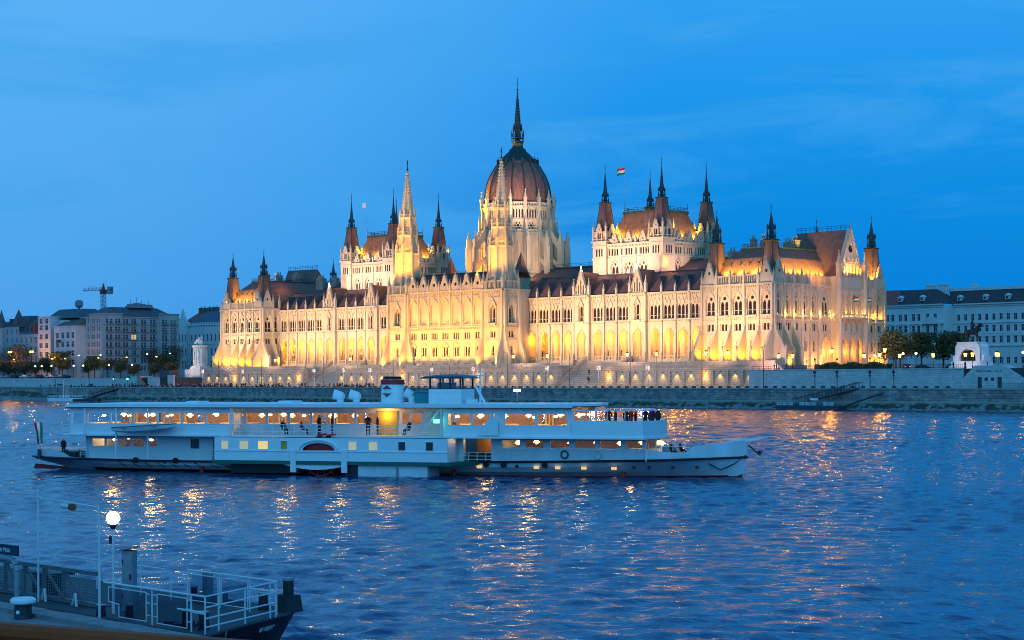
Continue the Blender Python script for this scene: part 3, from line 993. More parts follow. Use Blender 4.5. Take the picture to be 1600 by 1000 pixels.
# ---- centre block
def centre():
    x0, x1, ya = 104.7, 161.7, -4.6
    xa, xb = 114.6, 151.8
    o = MB().box(x0 + 1.2, x1 - 1.2, ya + 1.5, 24, G0, 37.6).build('central_block', M['stone'], PAR)
    b = MB()
    T = Tr(0, ya + .9, 0)
    cs = [117.0 + 5.33 * i for i in range(7)]
    for i, c in enumerate(cs):
        e0 = xa if i == 0 else (cs[i - 1] + c) / 2
        e1 = xb if i == 6 else (cs[i + 1] + c) / 2
        b.T = T
        w = e1 - e0
        b.plate(rect((e0 + e1) / 2, w, G0, 25.3), [rect(c - .75, .75, 12.1, 13.3), rect(c + .75, .75, 12.1, 13.3), rarch(c, 2.7, 15.7, 19.4), rect(c, 3.1, 21.4, 23.6)], 0, .3)
        for s in (-.75, .75):
            win('small', T @ Matrix.Translation((0, .25, 0)), c + s, 12.1, o)
        win('pairarch', T @ Matrix.Translation((0, .25, 0)), c, 15.7, o)
        win('trism', T @ Matrix.Translation((0, .25, 0)), c, 21.4, o)
        # deep arcade on the main floor
        b.plate(rect((e0 + e1) / 2, w, 25.3, 37.7), [lancet(c, 4.1, 26.2, 35.0, .95)], 0, 1.5)
        T2 = T @ Matrix.Translation((0, 1.5, 0))
        b.T = T2
        b.plate(rect(c, 4.6, 26.0, 35.3), [lancet(c, 3.0, 27.2, 33.4)], 0, .3)
        win('arch3', T2 @ Matrix.Translation((0, .28, 0)), c, 27.2, o)
        b.T = T
        b.path([(x, -.1, z) for x, z in rarch(c, 3.2, 18, 20.1)[1:]], .14, 4)
        h = lancet(c, 4.4, 31, 35.3, .95, 6)
        b.path([(x, -.12, z) for x, z in h[1:]] + [(h[0][0], -.12, h[0][1])], .17, 4)
        for k in range(6):
            x = e0 + .5 + (w - 1) * k / 5
            b.box(x - .09, x + .09, -.15, 0, 36.0, 37.0)
            b.box(x - .08, x + .08, -.15, 0, 24.6, 25.3)
        balustrade(b, T, c - 2.05, c + 2.05, .3, 26.1, 27.3, .55, .18, False)
        gable(T, c, -.25, 37.7, 4.6, 5.4, o, hole=(2.1, .62))
        pinn(T, e0 if i else xa + .4, -.3, 37.7, 4.0, .55, o)
        b.T = T
        b.box(e0 - .3, e0 + .3, -.42, 0, 25.3, 37.7)
    for z, h, p in ((14.2, .3, .22), (15.3, .18, .16), (20.7, .2, .16), (24.4, .25, .2), (25.3, .35, .4), (35.6, .25, .2)):
        string(b, T, xa, xb, z, h, p)
    cornice(b, T, xa, xb, 37.4)
    # corner towers
    for side, (a, c) in enumerate(((x0, xa), (xb, x1))):
        m = (a + c) / 2
        for Tf, u, hw, cen in ((Tr(0, ya, 0), m, (c - a) / 2, 0), (Tr(c, 0, 0, PI / 2), ya + 3.8, 3.8, 1), ):
            b.T = Tf
            b.plate(rect(u, 2 * hw, G0, 25.3), [lancet(u, 1.15, 15.7, 19.1), rect(u, 2.6, 21.5, 23.6), rect(u, .8, 12.1, 13.4)], 0, .3)
            b.plate(rect(u, 2 * hw, 25.3, 37.4), [lancet(u, 2.7, 26.3, 32.4)], 0, 1.1)
            b.add([(u - 1.6, 1.1, 26), (u + 1.6, 1.1, 26), (u + 1.6, 1.1, 33), (u - 1.6, 1.1, 33)], [(0, 1, 2, 3)])
            win('lancet', Tf @ Matrix.Translation((0, .28, 0)), u, 15.7, o)
            win('pair', Tf @ Matrix.Translation((0, .28, 0)), u, 21.5, o)
            win('niche', Tf @ Matrix.Translation((0, .85, 0)), u, 26.35, o)
            for s in (-1, 1):
                b.T = Tf
                b.tube((u + s * 2.0, -.3, 31.6), (u, -.3, 34.6), .26, 4)
                b.tube((u + s * 1.7, -.2, 26.2), (u + s * 1.7, -.2, 31.6), .2, 5)
                b.extx([(.2, G0), (-2.9, G0), (-2.9, 15.2), (-1.0, 21.6), (-.7, 25.5), (-.55, 37.3), (.2, 37.3)], u + s * (hw - .42) - .42, u + s * (hw - .42) + .42)
            b.box(u - 1.9, u + 1.9, -.7, 0, 25.7, 26.3)
            n = 9
            for k in range(n):
                x = u - hw + .9 + (2 * hw - 1.8) * k / (n - 1)
                b.box(x - .1, x + .1, -.16, 0, 34.9, 36.6)
            for z, h, p in ((14.2, .3, .22), (20.7, .2, .16), (24.6, .3, .25), (25.4, .2, .3), (34.6, .2, .2)):
                string(b, Tf, u - hw, u + hw, z, h, p)
            cornice(b, Tf, u - hw, u + hw, 37.1)
            bb = b
            balustrade(bb, Tf, u - hw, u + hw, -.2, 37.4, 40.2, .62)
        b.T = Matrix()
        b.box(a, a + .4, ya + .02, ya + 7.6, G0, 37.4)
        b.box(a + .4, c, ya + 7.3, ya + 7.6, G0, 40)
        b.box(a + .3, c - .3, ya + .3, ya + 7.4, 37.0, 37.6)
        for (px, py) in ((a + .4, ya + .3), (c - .4, ya + .3), (c - .4, ya + 7.2)):
            pinn(Matrix(), px, py, 37.4, 6.4, .95, o)
    b.build('facade', [M['stone'], M['glass']], o)
    rf = MB()
    rf.add([(xa - 3, ya + 1.3, 37.8), (xb + 3, ya + 1.3, 37.8), (xb + 3, ya + 7, 43.6), (xa - 3, ya + 7, 43.6), (xb + 3, 18, 43.6), (xa - 3, 18, 43.6)], [(0, 1, 2, 3), (3, 2, 4, 5)])
    for c in cs:
        rf.add([(c - 2.3, ya + .95, 37.8), (c + 2.3, ya + .95, 37.8), (c, ya + .95, 43), (c, ya + 7, 43)], [(0, 2, 3), (1, 3, 2)])
    rf.mi = 1
    rf.box(xa, xb, ya + 6.8, ya + 7.2, 43.5, 43.9)
    rf.build('roof', [M['slate_dark'], M['copper']], o)
    return o
cB = centre()

# ---- the two slender stone towers on the corners of the centre block
def stone_tower(cx, cy):
    b = MB(Tr(cx, cy, 0))
    b.rings(0, 0, [(4.0, 36.8), (4.0, 51.0), (4.35, 51.3), (4.35, 51.8), (3.3, 51.9), (3.3, 57.2), (3.65, 57.5), (3.65, 58.0), (2.75, 58.1), (2.65, 63.4), (2.95, 63.7), (2.95, 64.2), (2.1, 64.3), (2.0, 67.6)], 8)
    o = b.build('stone_tower', M['stone'], PAR)
    for i in range(8):
        bb = MB()
        a = PI / 8 + i * PI / 4
        for r, z0, z1, t in ((4.15, 37.4, 52.6, .34), (3.4, 51.8, 58.8, .26), (2.75, 58, 65, .2)):
            bb.T = Tr(cx, cy, 0)
            x, y = r * math.cos(a), r * math.sin(a)
            bb.rings(x, y, [(t * 1.4, z0), (t * 1.3, z1)], 4)
        # flying strut from the lower corner pinnacles
        bb.T = Tr(cx, cy, 0, a)
        bb.exty([(4.0, 46.5), (5.9, 40), (5.9, 37.3), (5.3, 37.3), (5.3, 39.5), (4.0, 44.5)], -.25, .25)
        bb.build('buttress', M['stone'], o)
    for i in range(8):
        a = i * PI / 4 - PI / 2
        Ta = Tr(cx, cy, 0, a + PI / 2)
        for kind, r, z in (('slits', 3.66, 52.4), ('lancet', 3.72, 43.2), ('lancet', 2.5, 58.9)):
            # face mid-plane is r*cos(22.5)
            rr = {'slits': 3.3 * .924, 'lancet': (4.0 if z < 50 else 2.7) * .924}[kind]
            win(kind, Ta @ Matrix.Translation((0, -rr - .06, 0)), 0, z, o)
        Pn = Tr(cx, cy, 0, a + PI / 8)
        pinn(Pn, 4.15, 0, 52.2, 4.2, .6, o)
        pinn(Pn, 3.4, 0, 58.4, 3.8, .5, o)
        pinn(Pn, 2.75, 0, 64.6, 3.6, .45, o)
    for r, z0, z1 in ((4.15, 51.6, 52.9), (3.5, 57.8, 59.0), (2.8, 64.0, 65.0)):
        gl = MB()
        for i in range(8):
            a0, a1 = PI / 8 + i * PI / 4, PI / 8 + (i + 1) * PI / 4
            p, q = Vector((cx + r * math.cos(a0), cy + r * math.sin(a0), 0)), Vector((cx + r * math.cos(a1), cy + r * math.sin(a1), 0))
            gl.tube((p.x, p.y, z1), (q.x, q.y, z1), .13, 4)
            for k in range(1, 6):
                c = p.lerp(q, k / 6)
                gl.tube((c.x, c.y, z0), (c.x, c.y, z1), .09, 4)
        gl.build('balustrade', M['stone'], o)
    sp = MB(Tr(cx, cy, 0))
    sp.rings(0, 0, [(2.0, 67.6), (1.62, 70), (.28, 80.4)], 8)
    for i in range(8):
        a = PI / 8 + i * PI / 4
        for k in range(11):
            t = k / 11
            r = 1.85 * (1 - t) + .35 * t
            sp.box(r * math.cos(a) - .14, r * math.cos(a) + .14, r * math.sin(a) - .14, r * math.sin(a) + .14, 68.6 + t * 11.6, 68.95 + t * 11.6)
    sp.mi = 1
    sp.rings(0, 0, [(.32, 80.4), (.4, 80.8), (.16, 81.1), (.12, 82.2), (.34, 82.5), (.05, 84.2)], 6)
    sp.build('spire', [M['stone'], M['iron']], o)
    return o
stone_tower(156.4, 0)
stone_tower(110.0, 0)

# ---- the two chambers with four roof turrets each
CHS = spire_mesh(4.7, 10.2, 2.4, 8.6, 2.35)
def chamber(cx):
    cy, hx, hy = 30.0, 11.95, 11.2
    o = MB().box(cx - hx, cx + hx, cy - hy - 1.6, cy + hy + 1.6, 34, 51.2).box(cx - hx - 1.6, cx + hx + 1.6, cy - hy, cy + hy, 34, 51.15).build('chamber', M['stone'], PAR)
    b = MB()
    for Tf, u0, u1, den in ((Tr(0, cy - hy - 2.2, 0), cx - hx + 2.9, cx + hx - 2.9, 4), (Tr(cx + hx + 2.2, 0, 0, PI / 2), cy - hy + 2.9, cy + hy - 2.9, 4)):
        w = (u1 - u0) / 3
        cs = [u0 + w * (i + .5) for i in range(3)]
        b.T = Tf
        b.plate(rect((u0 + u1) / 2, u1 - u0, 34, 51.2), [lancet(c, 3.4, 41.6, 45.8) for c in cs] + [rect(c, 3.1, 47.5, 49.7) for c in cs] + [rect(c, .7, 47.5, 49.7) for c in [u0 + w * i for i in (1, 2)] + [u0 + .8, u1 - .8]], 0, .4)
        b.add([(u0, .42, 46), (u1, .42, 46), (u1, .42, 51), (u0, .42, 51)], [(0, 1, 2, 3)])
        b.mi = 1
        b.add([(u0, .4, 47.5), (u1, .4, 47.5), (u1, .4, 49.7), (u0, .4, 49.7)], [(0, 1, 2, 3)])
        b.mi = 0
        for c in cs:
            win('cham', Tf @ Matrix.Translation((0, .38, 0)), c, 41.6, o)
            win('trism', Tf @ Matrix.Translation((0, .18, 0)), c, 47.5, o)
            gable(Tf, c, 0, 51.2, 2.9, 3.7, o, hole=(1.3, .4))
            b.T = Tf
            b.path([(x, -.1, z) for x, z in lancet(c, 3.8, 43, 46.2, 1, 6)[1:]], .13, 4)
        for i in range(1, 3):
            b.T = Tf
            b.box(u0 + w * i - .25, u0 + w * i + .25, -.35, 0, 34, 47)
            pinn(Tf, u0 + w * i, -.1, 51.2, 3.2, .5, o)
        for z, h, p in ((46.6, .3, .3), (50.0, .3, .3)):
            string(b, Tf, u0, u1, z, h, p)
        cornice(b, Tf, u0, u1, 51.0, step=.6)
        balustrade(b, Tf, u0, u1, .3, 51.2, 53.0, .8)
    b.build('facade', [M['stone'], M['glass']], o)
    for sx in (-1, 1):
        for sy in (-1, 1):
            x, y = cx + sx * hx, cy + sy * hy
            t = MB(Tr(x, y, 0))
            t.box(-2.9, 2.9, -2.9, 2.9, 34, 52.0)
            t.box(-3.1, 3.1, -3.1, 3.1, 46.4, 46.8)
            t.box(-3.1, 3.1, -3.1, 3.1, 50.6, 50.9)
            t.box(-3.3, 3.3, -3.3, 3.3, 52.0, 52.4)
            t.box(-2.5, 2.5, -2.5, 2.5, 52.4, 55.4)
            for k in range(4):
                t.T = Tr(x, y, 0, k * PI / 2)
                for u in (-1.1, 0, 1.1):
                    t.mi = 1
                    t.box(u - .28, u + .28, -2.95, -2.88, 47.4, 49.8)
                    t.box(u * .8 - .3, u * .8 + .3, -2.55, -2.48, 53.2, 55.0)
                    t.mi = 0
                    t.box(u - .42, u + .42, -3.0, -2.9, 49.85, 50.05)
                for u in (-2.75, -.95, .95, 2.75):
                    t.box(u - .2, u + .2, -3.05, -2.65, 52.4, 55.4)
                t.box(-2.9, 2.9, -2.98, -2.6, 53.0, 53.2)
                t.box(-2.9, 2.9, -3.0, -2.5, 55.2, 55.5)
                if k == 3 and sx < 0 and sy < 0:
                    t.box(-.15, .15, -5.2, -3, 51.6, 51.9)
            to = t.build('turret', [M['stone'], M['glass']], o)
            for k in range(4):
                Tk = Tr(x, y, 0, k * PI / 2)
                gable(Tk, 0, -2.95, 55.4, 2.2, 2.6, o, hole=(.9, .25), d=.5)
                pinn(Tk, -2.75, -2.75, 55.3, 3.4, .55, o)
            put('spire', CHS, o, Tr(x, y, 54.6))
    rf = MB()
    a = [(cx - hx + .6, cx + hx - .6, cy - hy + .6, cy + hy - .6, 51.3), (cx - hx + 1.4, cx + hx - 1.4, cy - hy + 1.2, cy + hy - 1.2, 53.4), (cx - 8.6, cx + 8.6, cy - 7.9, cy + 7.9, 58.5), (cx - 7.6, cx + 7.6, cy - 6.9, cy + 6.9, 61.2)]
    for p, q in zip(a[:-1], a[1:]):
        rf.frus(p[:4], p[4], q[:4], q[4])
    rf.mi = 1
    rf.box(cx - 7.9, cx + 7.9, cy - 7.2, cy + 7.2, 61.1, 62.0)
    t = a[-1]
    for sx in (0, 1):
        for sy in (2, 3):
            rf.tube((a[1][sx], a[1][sy], 53.4), (a[2][sx], a[2][sy], 58.5), .14, 4)
    rf.build('roof', [M['slate'], M['copper']], o)
    rr = MB()
    P = [(t[0], t[2]), (t[1], t[2]), (t[1], t[3]), (t[0], t[3])]
    for i in range(4):
        p, q = P[i], P[(i + 1) % 4]
        for z in (62.6, 63.1):
            rr.tube((*p, z), (*q, z), .07, 4)
        for k in range(9):
            x, y = p[0] + (q[0] - p[0]) * k / 8, p[1] + (q[1] - p[1]) * k / 8
            rr.tube((x, y, 62), (x, y, 64.6 if k == 0 else 63.2), .07, 4)
    rr.build('roof_railing', M['iron'], o)
    return o
chamber(197.25)
chamber(69.15)

# ---- the dome
def dome():
    cx, cy = 133.2, 31.0
    T0 = Tr(cx, cy, 0)
    n = 16
    o = MB(T0).rings(0, 0, [(12.6, 34), (12.6, 58), (11.6, 58.2), (11.6, 67.5)], 16).build('dome_drum', M['stone'], PAR)
    b = MB()
    for i in range(n):
        a = -PI / 2 + i * 2 * PI / n
        Tf = Tr(cx, cy, 0, a + PI / 2)
        hw2 = 13.0 * math.tan(PI / n)
        hw1 = 12.2 * math.tan(PI / n)
        F2 = Tf @ Matrix.Translation((0, -13.0, 0))
        F1 = Tf @ Matrix.Translation((0, -12.2, 0))
        b.T = F2
        b.plate(rect(0, 2 * hw2, 40, 58.2), [lancet(0, 2.6, 44.8, 55.3)], 0, .5)
        b.T = F1
        b.plate(rect(0, 2 * hw1, 58.2, 67.4), [disc(0, 60.8, 1.5, 12)] + [lancet(x, .62, 63.4, 66.5) for x in (-1.5, -.5, .5, 1.5)], 0, .4)
        b.mi = 1
        b.add([(-2, .4, 63), (2, .4, 63), (2, .4, 66.8), (-2, .4, 66.8)], [(0, 1, 2, 3)])
        b.mi = 0
        win('gothic', F2 @ Matrix.Translation((0, .45, 0)), 0, 44.8, o)
        win('rose', F1 @ Matrix.Translation((0, .38, 0)), 0, 60.8, o)
        string(b, F2, -hw2, hw2, 57.9, .4, .4)
        string(b, F2, -hw2, hw2, 44.2, .3, .3)
        string(b, F1, -hw1, hw1, 62.7, .3, .3)
        cornice(b, F1, -hw1, hw1, 67.2, step=.6)
        balustrade(b, F1, -hw1, hw1, -.3, 67.5, 68.9, .6)
        balustrade(b, F2, -hw2, hw2, -.1, 58.2, 59.4, .6)
        b.T = F2
        b.path([(x, -.1, z) for x, z in lancet(0, 3.0, 50, 55.8, 1, 6)[1:]], .16, 4)
        for s in (-1, 1):
            b.tube((s * 1.9, -.3, 55.4), (0, -.3, 58.8), .16, 4)
    b.build('facade', [M['stone'], M['glass']], o)
    for i in range(n):
        a = (i + .5) * 2 * PI / n - PI / 2
        Tb = Tr(cx, cy, 0, a)
        f = MB(Tb)
        f.box(12.0, 14.0, -.6, .6, 36, 60)
        f.box(11.4, 13.0, -.5, .5, 59, 68)
        f.box(16.7, 18.5, -.65, .65, 36, 53.5)
        f.box(16.5, 18.7, -.75, .75, 48, 48.4)
        f.exty([(13.2, 60.6), (17.2, 54.6), (17.2, 52.6), (16.4, 52.8), (14.6, 55.2), (13.2, 57.8)], -.32, .32)
        f.exty([(13.6, 50.6), (17.2, 47.6), (17.2, 45.8), (15.4, 47.2), (13.6, 48.6)], -.3, .3)
        f.build('flying_buttress', M['stone'], o)
        pinn(Tb, 12.9, 0, 67.2, 6.2, 1.0, o)
        pinn(Tb, 17.6, 0, 53.2, 6.0, 1.15, o)
        pinn(Tb, 13.7, 0, 60, 4.6, .75, o)
    prof = [(11.75, 68.0), (11.75, 70), (11.45, 73.7), (10.5, 77.2), (8.9, 80.4), (7.0, 83.2)]
    prof2 = [(7.0, 83.2), (4.9, 85.5), (2.9, 87.4), (2.2, 88.6)]
    sh = MB(T0)
    nn = 64
    fine = []
    P = prof + prof2[1:]
    for p, q in zip(P[:-1], P[1:]):
        fine.append(p)
        fine.append(((p[0] + q[0]) / 2 + .12, (p[1] + q[1]) / 2))
    fine.append(P[-1])
    k = next(i for i, p in enumerate(fine) if p[1] >= 83.1)
    sh.rings(0, 0, fine[:k + 1], nn, cap=False)
    sh.mi = 1
    sh.rings(0, 0, fine[k:], nn)
    sh.build('dome_shell', [M['slate'], M['copper']], o, smooth=True)
    for i in range(16):
        a = (i + .5) * 2 * PI / 16 - PI / 2
        rb = MB(Tr(cx, cy, 0, a))
        pts = [(r + .05, 0, z) for r, z in fine]
        rb.path(pts, .24, 6)
        rb.box(6.6, 7.5, -.3, .3, 83.0, 84.6)
        rb.tube((7.0, 0, 84.4), (7.0, 0, 85.5), .12, 4)
        rb.build('rib', M['copper'], o)
    ln = MB(T0)
    ln.rings(0, 0, [(2.4, 88.4), (2.0, 89.2), (1.95, 90.6), (2.3, 90.8), (2.3, 91.1)], 8)
    ln.rings(0, 0, [(1.1, 91), (1.1, 95)], 8)
    for i in range(8):
        a = PI / 8 + i * PI / 4
        c, s = math.cos(a), math.sin(a)
        ln.tube((1.75 * c, 1.75 * s, 91), (1.6 * c, 1.6 * s, 95), .17, 5)
        ln.tube((2.25 * c, 2.25 * s, 91), (2.25 * c, 2.25 * s, 93.2), .1, 4)
        ln.pyr(2.2 * c, 2.2 * s, .5, 93.0, 95.4)
        ln.pyr(1.45 * c, 1.45 * s, .6, 95.2, 97.8)
    ln.rings(0, 0, [(2.25, 92.2), (2.25, 92.4)], 8)
    ln.rings(0, 0, [(1.8, 94.9), (1.8, 95.3), (1.35, 95.5), (1.05, 98.5), (.3, 107), (.16, 109)], 8)
    for i in range(8):
        a = PI / 8 + i * PI / 4
        for k in range(8):
            t = k / 8
            r = 1.05 * (1 - t) + .35 * t
            ln.box(r * math.cos(a) - .1, r * math.cos(a) + .1, r * math.sin(a) - .1, r * math.sin(a) + .1, 98.5 + t * 8, 98.8 + t * 8)
    ln.tube((0, 0, 108.8), (0, 0, 113.4), .09, 5)
    ln.ball((0, 0, 109.3), .35, 6, 4)
    ln.box(-.5, .5, -.05, .05, 111.2, 111.35)
    ln.mi = 1
    ln.rings(0, 0, [(1.5, 89.3), (2.05, 89.5), (2.05, 90.3), (1.5, 90.4)], 8)
    ln.build('lantern', [M['copper'], M['gold']], o)
dome()

# ---- lower roofs between the dome and the chambers, and at the back
def backroofs():
    b = MB()
    for x0, x1 in ((146, 184), (82, 120), (26, 56), (210.5, 246)):
        b.add([(x0, 16, 38), (x1, 16, 38), (x1, 30, 45.6), (x0, 30, 45.6), (x1, 44, 38), (x0, 44, 38)], [(0, 1, 2, 3), (3, 2, 4, 5), (1, 4, 2), (0, 3, 5)])
    b.box(20, 246, 14, 56, G0, 38)
    b.mi = 1
    for x0, x1 in ((152, 184), (82, 116), (26, 56), (210, 246)):
        b.box(x0, x1, 29.7, 30.3, 45.6, 46.0)
        for z in (46.5, 47.0):
            b.tube((x0, 30, z), (x1, 30, z), .06, 4)
        for i in range(9):
            x = x0 + (x1 - x0) * i / 8
            b.tube((x, 30, 46), (x, 30, 47.1), .06, 4)
    o = b.build('rear_roof', [M['slate_dark'], M['copper']], PAR)
    for x, y, w in ((30, 26, 4), (36, 28, 3), (43, 27, 2), (49, 27, 3.2), (54, 27, 2.4), (222, 30, 3), (230, 28, 2.4)):
        c = MB()
        c.box(x - w / 2, x + w / 2, y - .9, y + .9, 41, 47.4)
        c.box(x - w / 2 - .15, x + w / 2 + .15, y - 1.05, y + 1.05, 46.6, 47)
        for k in range(max(2, int(w))):
            xx = x - w / 2 + (k + .5) * w / max(2, int(w))
            c.rings(xx, y, [(.3, 47.4), (.24, 48.6)], 6)
        c.build('chimney', M['stone_dark'], o)
    # small slate pyramids beside the drum
    for x in (150.5, 116):
        c = MB(Tr(x, 15, 0))
        c.box(-2, 2, -2, 2, 38, 42)
        c.mi = 1
        c.pyr(0, 0, 4.4, 42, 51)
        c.build('turret', [M['stone'], M['slate']], o)
backroofs()
# ------------------------------------------------------------------ the river
def water_mat():
    m = bpy.data.materials.new('river_water')
    m.use_nodes = True
    t = m.node_tree
    b = t.nodes['Principled BSDF']
    b.inputs['Base Color'].default_value = (.0008, .040, .125, 1)
    b.inputs['Roughness'].default_value = .11
    b.inputs['IOR'].default_value = 1.333
    g = t.nodes.new('ShaderNodeNewGeometry')
    prev = None
    for sc, st, dist, rot, stretch in ((.35, .45, .40, 20, 1.8), (1.5, .42, .11, -15, 1.5), (5.0, .28, .03, 40, 1.3)):
        mp = t.nodes.new('ShaderNodeMapping')
        mp.inputs['Rotation'].default_value = (0, 0, R(rot + 45))
        mp.inputs['Scale'].default_value = (1, stretch, 1)
        t.links.new(g.outputs['Position'], mp.inputs[0])
        n = t.nodes.new('ShaderNodeTexNoise')
        n.inputs['Scale'].default_value = sc
        n.inputs['Detail'].default_value = 3
        n.inputs['Distortion'].default_value = .35
        t.links.new(mp.outputs[0], n.inputs['Vector'])
        bp = t.nodes.new('ShaderNodeBump')
        bp.inputs['Strength'].default_value = st
        bp.inputs['Distance'].default_value = dist
        t.links.new(n.outputs['Fac'], bp.inputs['Height'])
        if prev:
            t.links.new(prev.outputs[0], bp.inputs['Normal'])
        prev = bp
    t.links.new(prev.outputs[0], b.inputs['Normal'])
    return m
M['water'] = water_mat()

def make_water():
    rng = np.random.default_rng(5)
    C0 = np.array([569., -408.])
    fw = np.array([-.70711, .70711])
    rt = np.array([.70711, .70711])
    z = [30.0]
    while z[-1] < 230:
        z.append(z[-1] + .22 + .0022 * (z[-1] - 30))
    z = np.array(z)
    x = np.linspace(-76, 76, 420)
    XX, ZZ = np.meshgrid(x, z)
    wx = C0[0] + fw[0] * ZZ + rt[0] * XX
    wy = C0[1] + fw[1] * ZZ + rt[1] * XX
    h = np.zeros_like(wx)
    for k in range(70):
        lam = 10 ** rng.uniform(-.12, .5)
        ang = rng.normal(-.9, .6)
        kx, ky = math.cos(ang) * 2 * PI / lam, math.sin(ang) * 2 * PI / lam
        am = .0046 * lam ** .75
        ph = kx * wx + ky * wy + rng.uniform(0, 6.28)
        h += am * (np.sin(ph) + .25 * np.sin(2 * ph + .6))
    # wind patches: calmer and rougher areas
    pt = np.zeros_like(wx)
    for k in range(8):
        lam = rng.uniform(25, 90)
        ang = rng.uniform(0, 6.28)
        pt += np.sin((math.cos(ang) * wx + math.sin(ang) * wy) * 2 * PI / lam + rng.uniform(0, 6.28))
    h *= np.clip(1 + .22 * pt / 2, .5, 1.6)
    fade = np.clip((z[-1] - ZZ) / 3, 0, 1) * np.clip((76 - np.abs(XX)) / 8, 0, 1) * np.clip((ZZ - 30) / 4, 0, 1)
    h *= fade
    nr, nc = XX.shape
    vs = np.stack([wx, wy, h], -1).reshape(-1, 3)
    idx = np.arange(nr * nc).reshape(nr, nc)
    fs = np.stack([idx[:-1, :-1], idx[:-1, 1:], idx[1:, 1:], idx[1:, :-1]], -1).reshape(-1, 4)
    # the farther water, on a coarser grid out to the far bank
    z2 = np.arange(z[-1], 548, 1.0)
    x2 = np.linspace(-176, 176, 500)
    X2, Z2 = np.meshgrid(x2, z2)
    wx2 = C0[0] + fw[0] * Z2 + rt[0] * X2
    wy2 = C0[1] + fw[1] * Z2 + rt[1] * X2
    h2 = np.zeros_like(wx2)
    for k in range(60):
        lam = 10 ** rng.uniform(.25, .75)
        ang = rng.normal(-.9, .7)
        h2 += .0044 * lam ** .75 * np.sin((math.cos(ang) * wx2 + math.sin(ang) * wy2) * 2 * PI / lam + rng.uniform(0, 6.28))
    h2 *= np.clip((Z2 - z[-1]) / 3, 0, 1) * np.clip((547 - Z2) / 4, 0, 1) * np.clip((176 - np.abs(X2)) / 5, 0, 1)
    n1 = len(vs)
    vs = np.concatenate([vs, np.stack([wx2, wy2, h2], -1).reshape(-1, 3)])
    id2 = n1 + np.arange(X2.size).reshape(X2.shape)
    fs = np.concatenate([fs, np.stack([id2[:-1, :-1], id2[:-1, 1:], id2[1:, 1:], id2[1:, :-1]], -1).reshape(-1, 4)])
    n0 = len(vs)
    def W(a, c): return (C0[0] + fw[0] * c + rt[0] * a, C0[1] + fw[1] * c + rt[1] * a, 0)
    ze, z3 = z[-1], z2[-1]
    far = [W(-76, 30), W(76, 30), W(76, ze), W(-76, ze), W(-176, ze), W(176, ze), W(176, z3), W(-176, z3), W(-2500, -200), W(2500, -200), W(2500, 1100), W(-2500, 1100)]
    vs = np.concatenate([vs, np.array(far)])
    ff = n0 + np.array([[0, 8, 9, 1], [1, 9, 5, 2], [5, 9, 10, 6], [6, 10, 11, 7], [7, 11, 8, 4], [4, 8, 0, 3]])
    fs = np.concatenate([fs, ff])
    me = bpy.data.meshes.new('river_water')
    me.vertices.add(len(vs))
    me.vertices.foreach_set('co', vs.astype(np.float32).ravel())
    me.loops.add(fs.size)
    me.loops.foreach_set('vertex_index', fs.astype(np.int32).ravel())
    me.polygons.add(len(fs))
    me.polygons.foreach_set('loop_start', np.arange(0, fs.size, 4, dtype=np.int32))
    me.polygons.foreach_set('loop_total', np.full(len(fs), 4, dtype=np.int32))
    me.polygons.foreach_set('use_smooth', np.ones(len(fs), dtype=bool))
    me.materials.append(M['water'])
    me.update(calc_edges=True)
    me.validate()
    o = link('river_water', me)
    o['kind'] = 'structure'
make_water()

# ------------------------------------------------------------------ the far bank
b = MB()
b.box(-2600, 3200, -38.5, 900, -3, .35)
struct(b, 'river_bed', M['rock'])
b = MB()
b.extx([(-37, -.5), (-6, -.5), (-6, 5.3), (-36.3, 5.15), (-37, 5.15)], -95, 1500)
struct(b, 'quay', M['quay'])
b = MB()
b.add([(-60, -36.3, 5.156), (1500, -36.3, 5.156), (1500, -5.8, 5.306), (-60, -5.8, 5.306)], [(0, 1, 2, 3)])
b.add([(-60, -6.2, 5.31), (-1800, -6.2, 5.31), (-1800, -36, 4.9), (-60, -36.3, 5.156)], [(0, 1, 2, 3)])
struct(b, 'quay_road', M['paving'])
b = MB()
b.box(-92, 1500, -37.15, -36.6, 5.1, 5.42)
b.box(-60, 1500, -37.35, -37.0, 1.7, 2.2)
struct(b, 'quay_coping', M['terrace'])
# foreshore: rubble below the quay wall, a grassy slope on the left
def foreshore():
    rng = random.Random(3)
    vs, fs, mi = [], [], []
    xs = [-1500, -1000, -700, -500]
    x = -400
    while x < 560:
        xs.append(x)
        x += 1.1
    xs += [700, 1000, 1500]
    rows = 6
    for x in xs:
        k = min(1, max(0, (-40 - x) / 50))          # 1 = the slope on the left
        for j in range(rows):
            t = j / (rows - 1)
            y = (-36.9 - 4.2 * t) * (1 - k) + (-35.6 - 7 * t) * k
            zz = (2.0 - 2.5 * t) * (1 - k) + (5.0 - 5.4 * t) * k
            a = .30 if 0 < j else .02
            vs.append((x + rng.uniform(-.3, .3), y + rng.uniform(-a, a), zz + rng.uniform(-a, a) * (1 - .4 * k)))
    for i in range(len(xs) - 1):
        for j in range(rows - 1):
            fs.append((i * rows + j, i * rows + j + 1, (i + 1) * rows + j + 1, (i + 1) * rows + j))
            mi.append(1 if (j in (1, 2) and rng.random() < .75) else 0)
    me = bpy.data.meshes.new('foreshore')
    me.from_pydata(vs, [], fs)
    me.materials.append(M['rock'])
    me.materials.append(M['weed'])
    me.polygons.foreach_set('material_index', mi)
    me.update()
    o = link('foreshore', me)
    o['kind'] = 'structure'
foreshore()
b = MB()
b.box(-1800, -2.5, -19.5, 900, 3, 9.0)
struct(b, 'embankment', M['asphalt'])
b = MB()
b.box(-2.45, 271.5, 7.3, 900, 3, 10.2)
b.box(271.51, 1500, -4.8, 900, 3, 10.2)
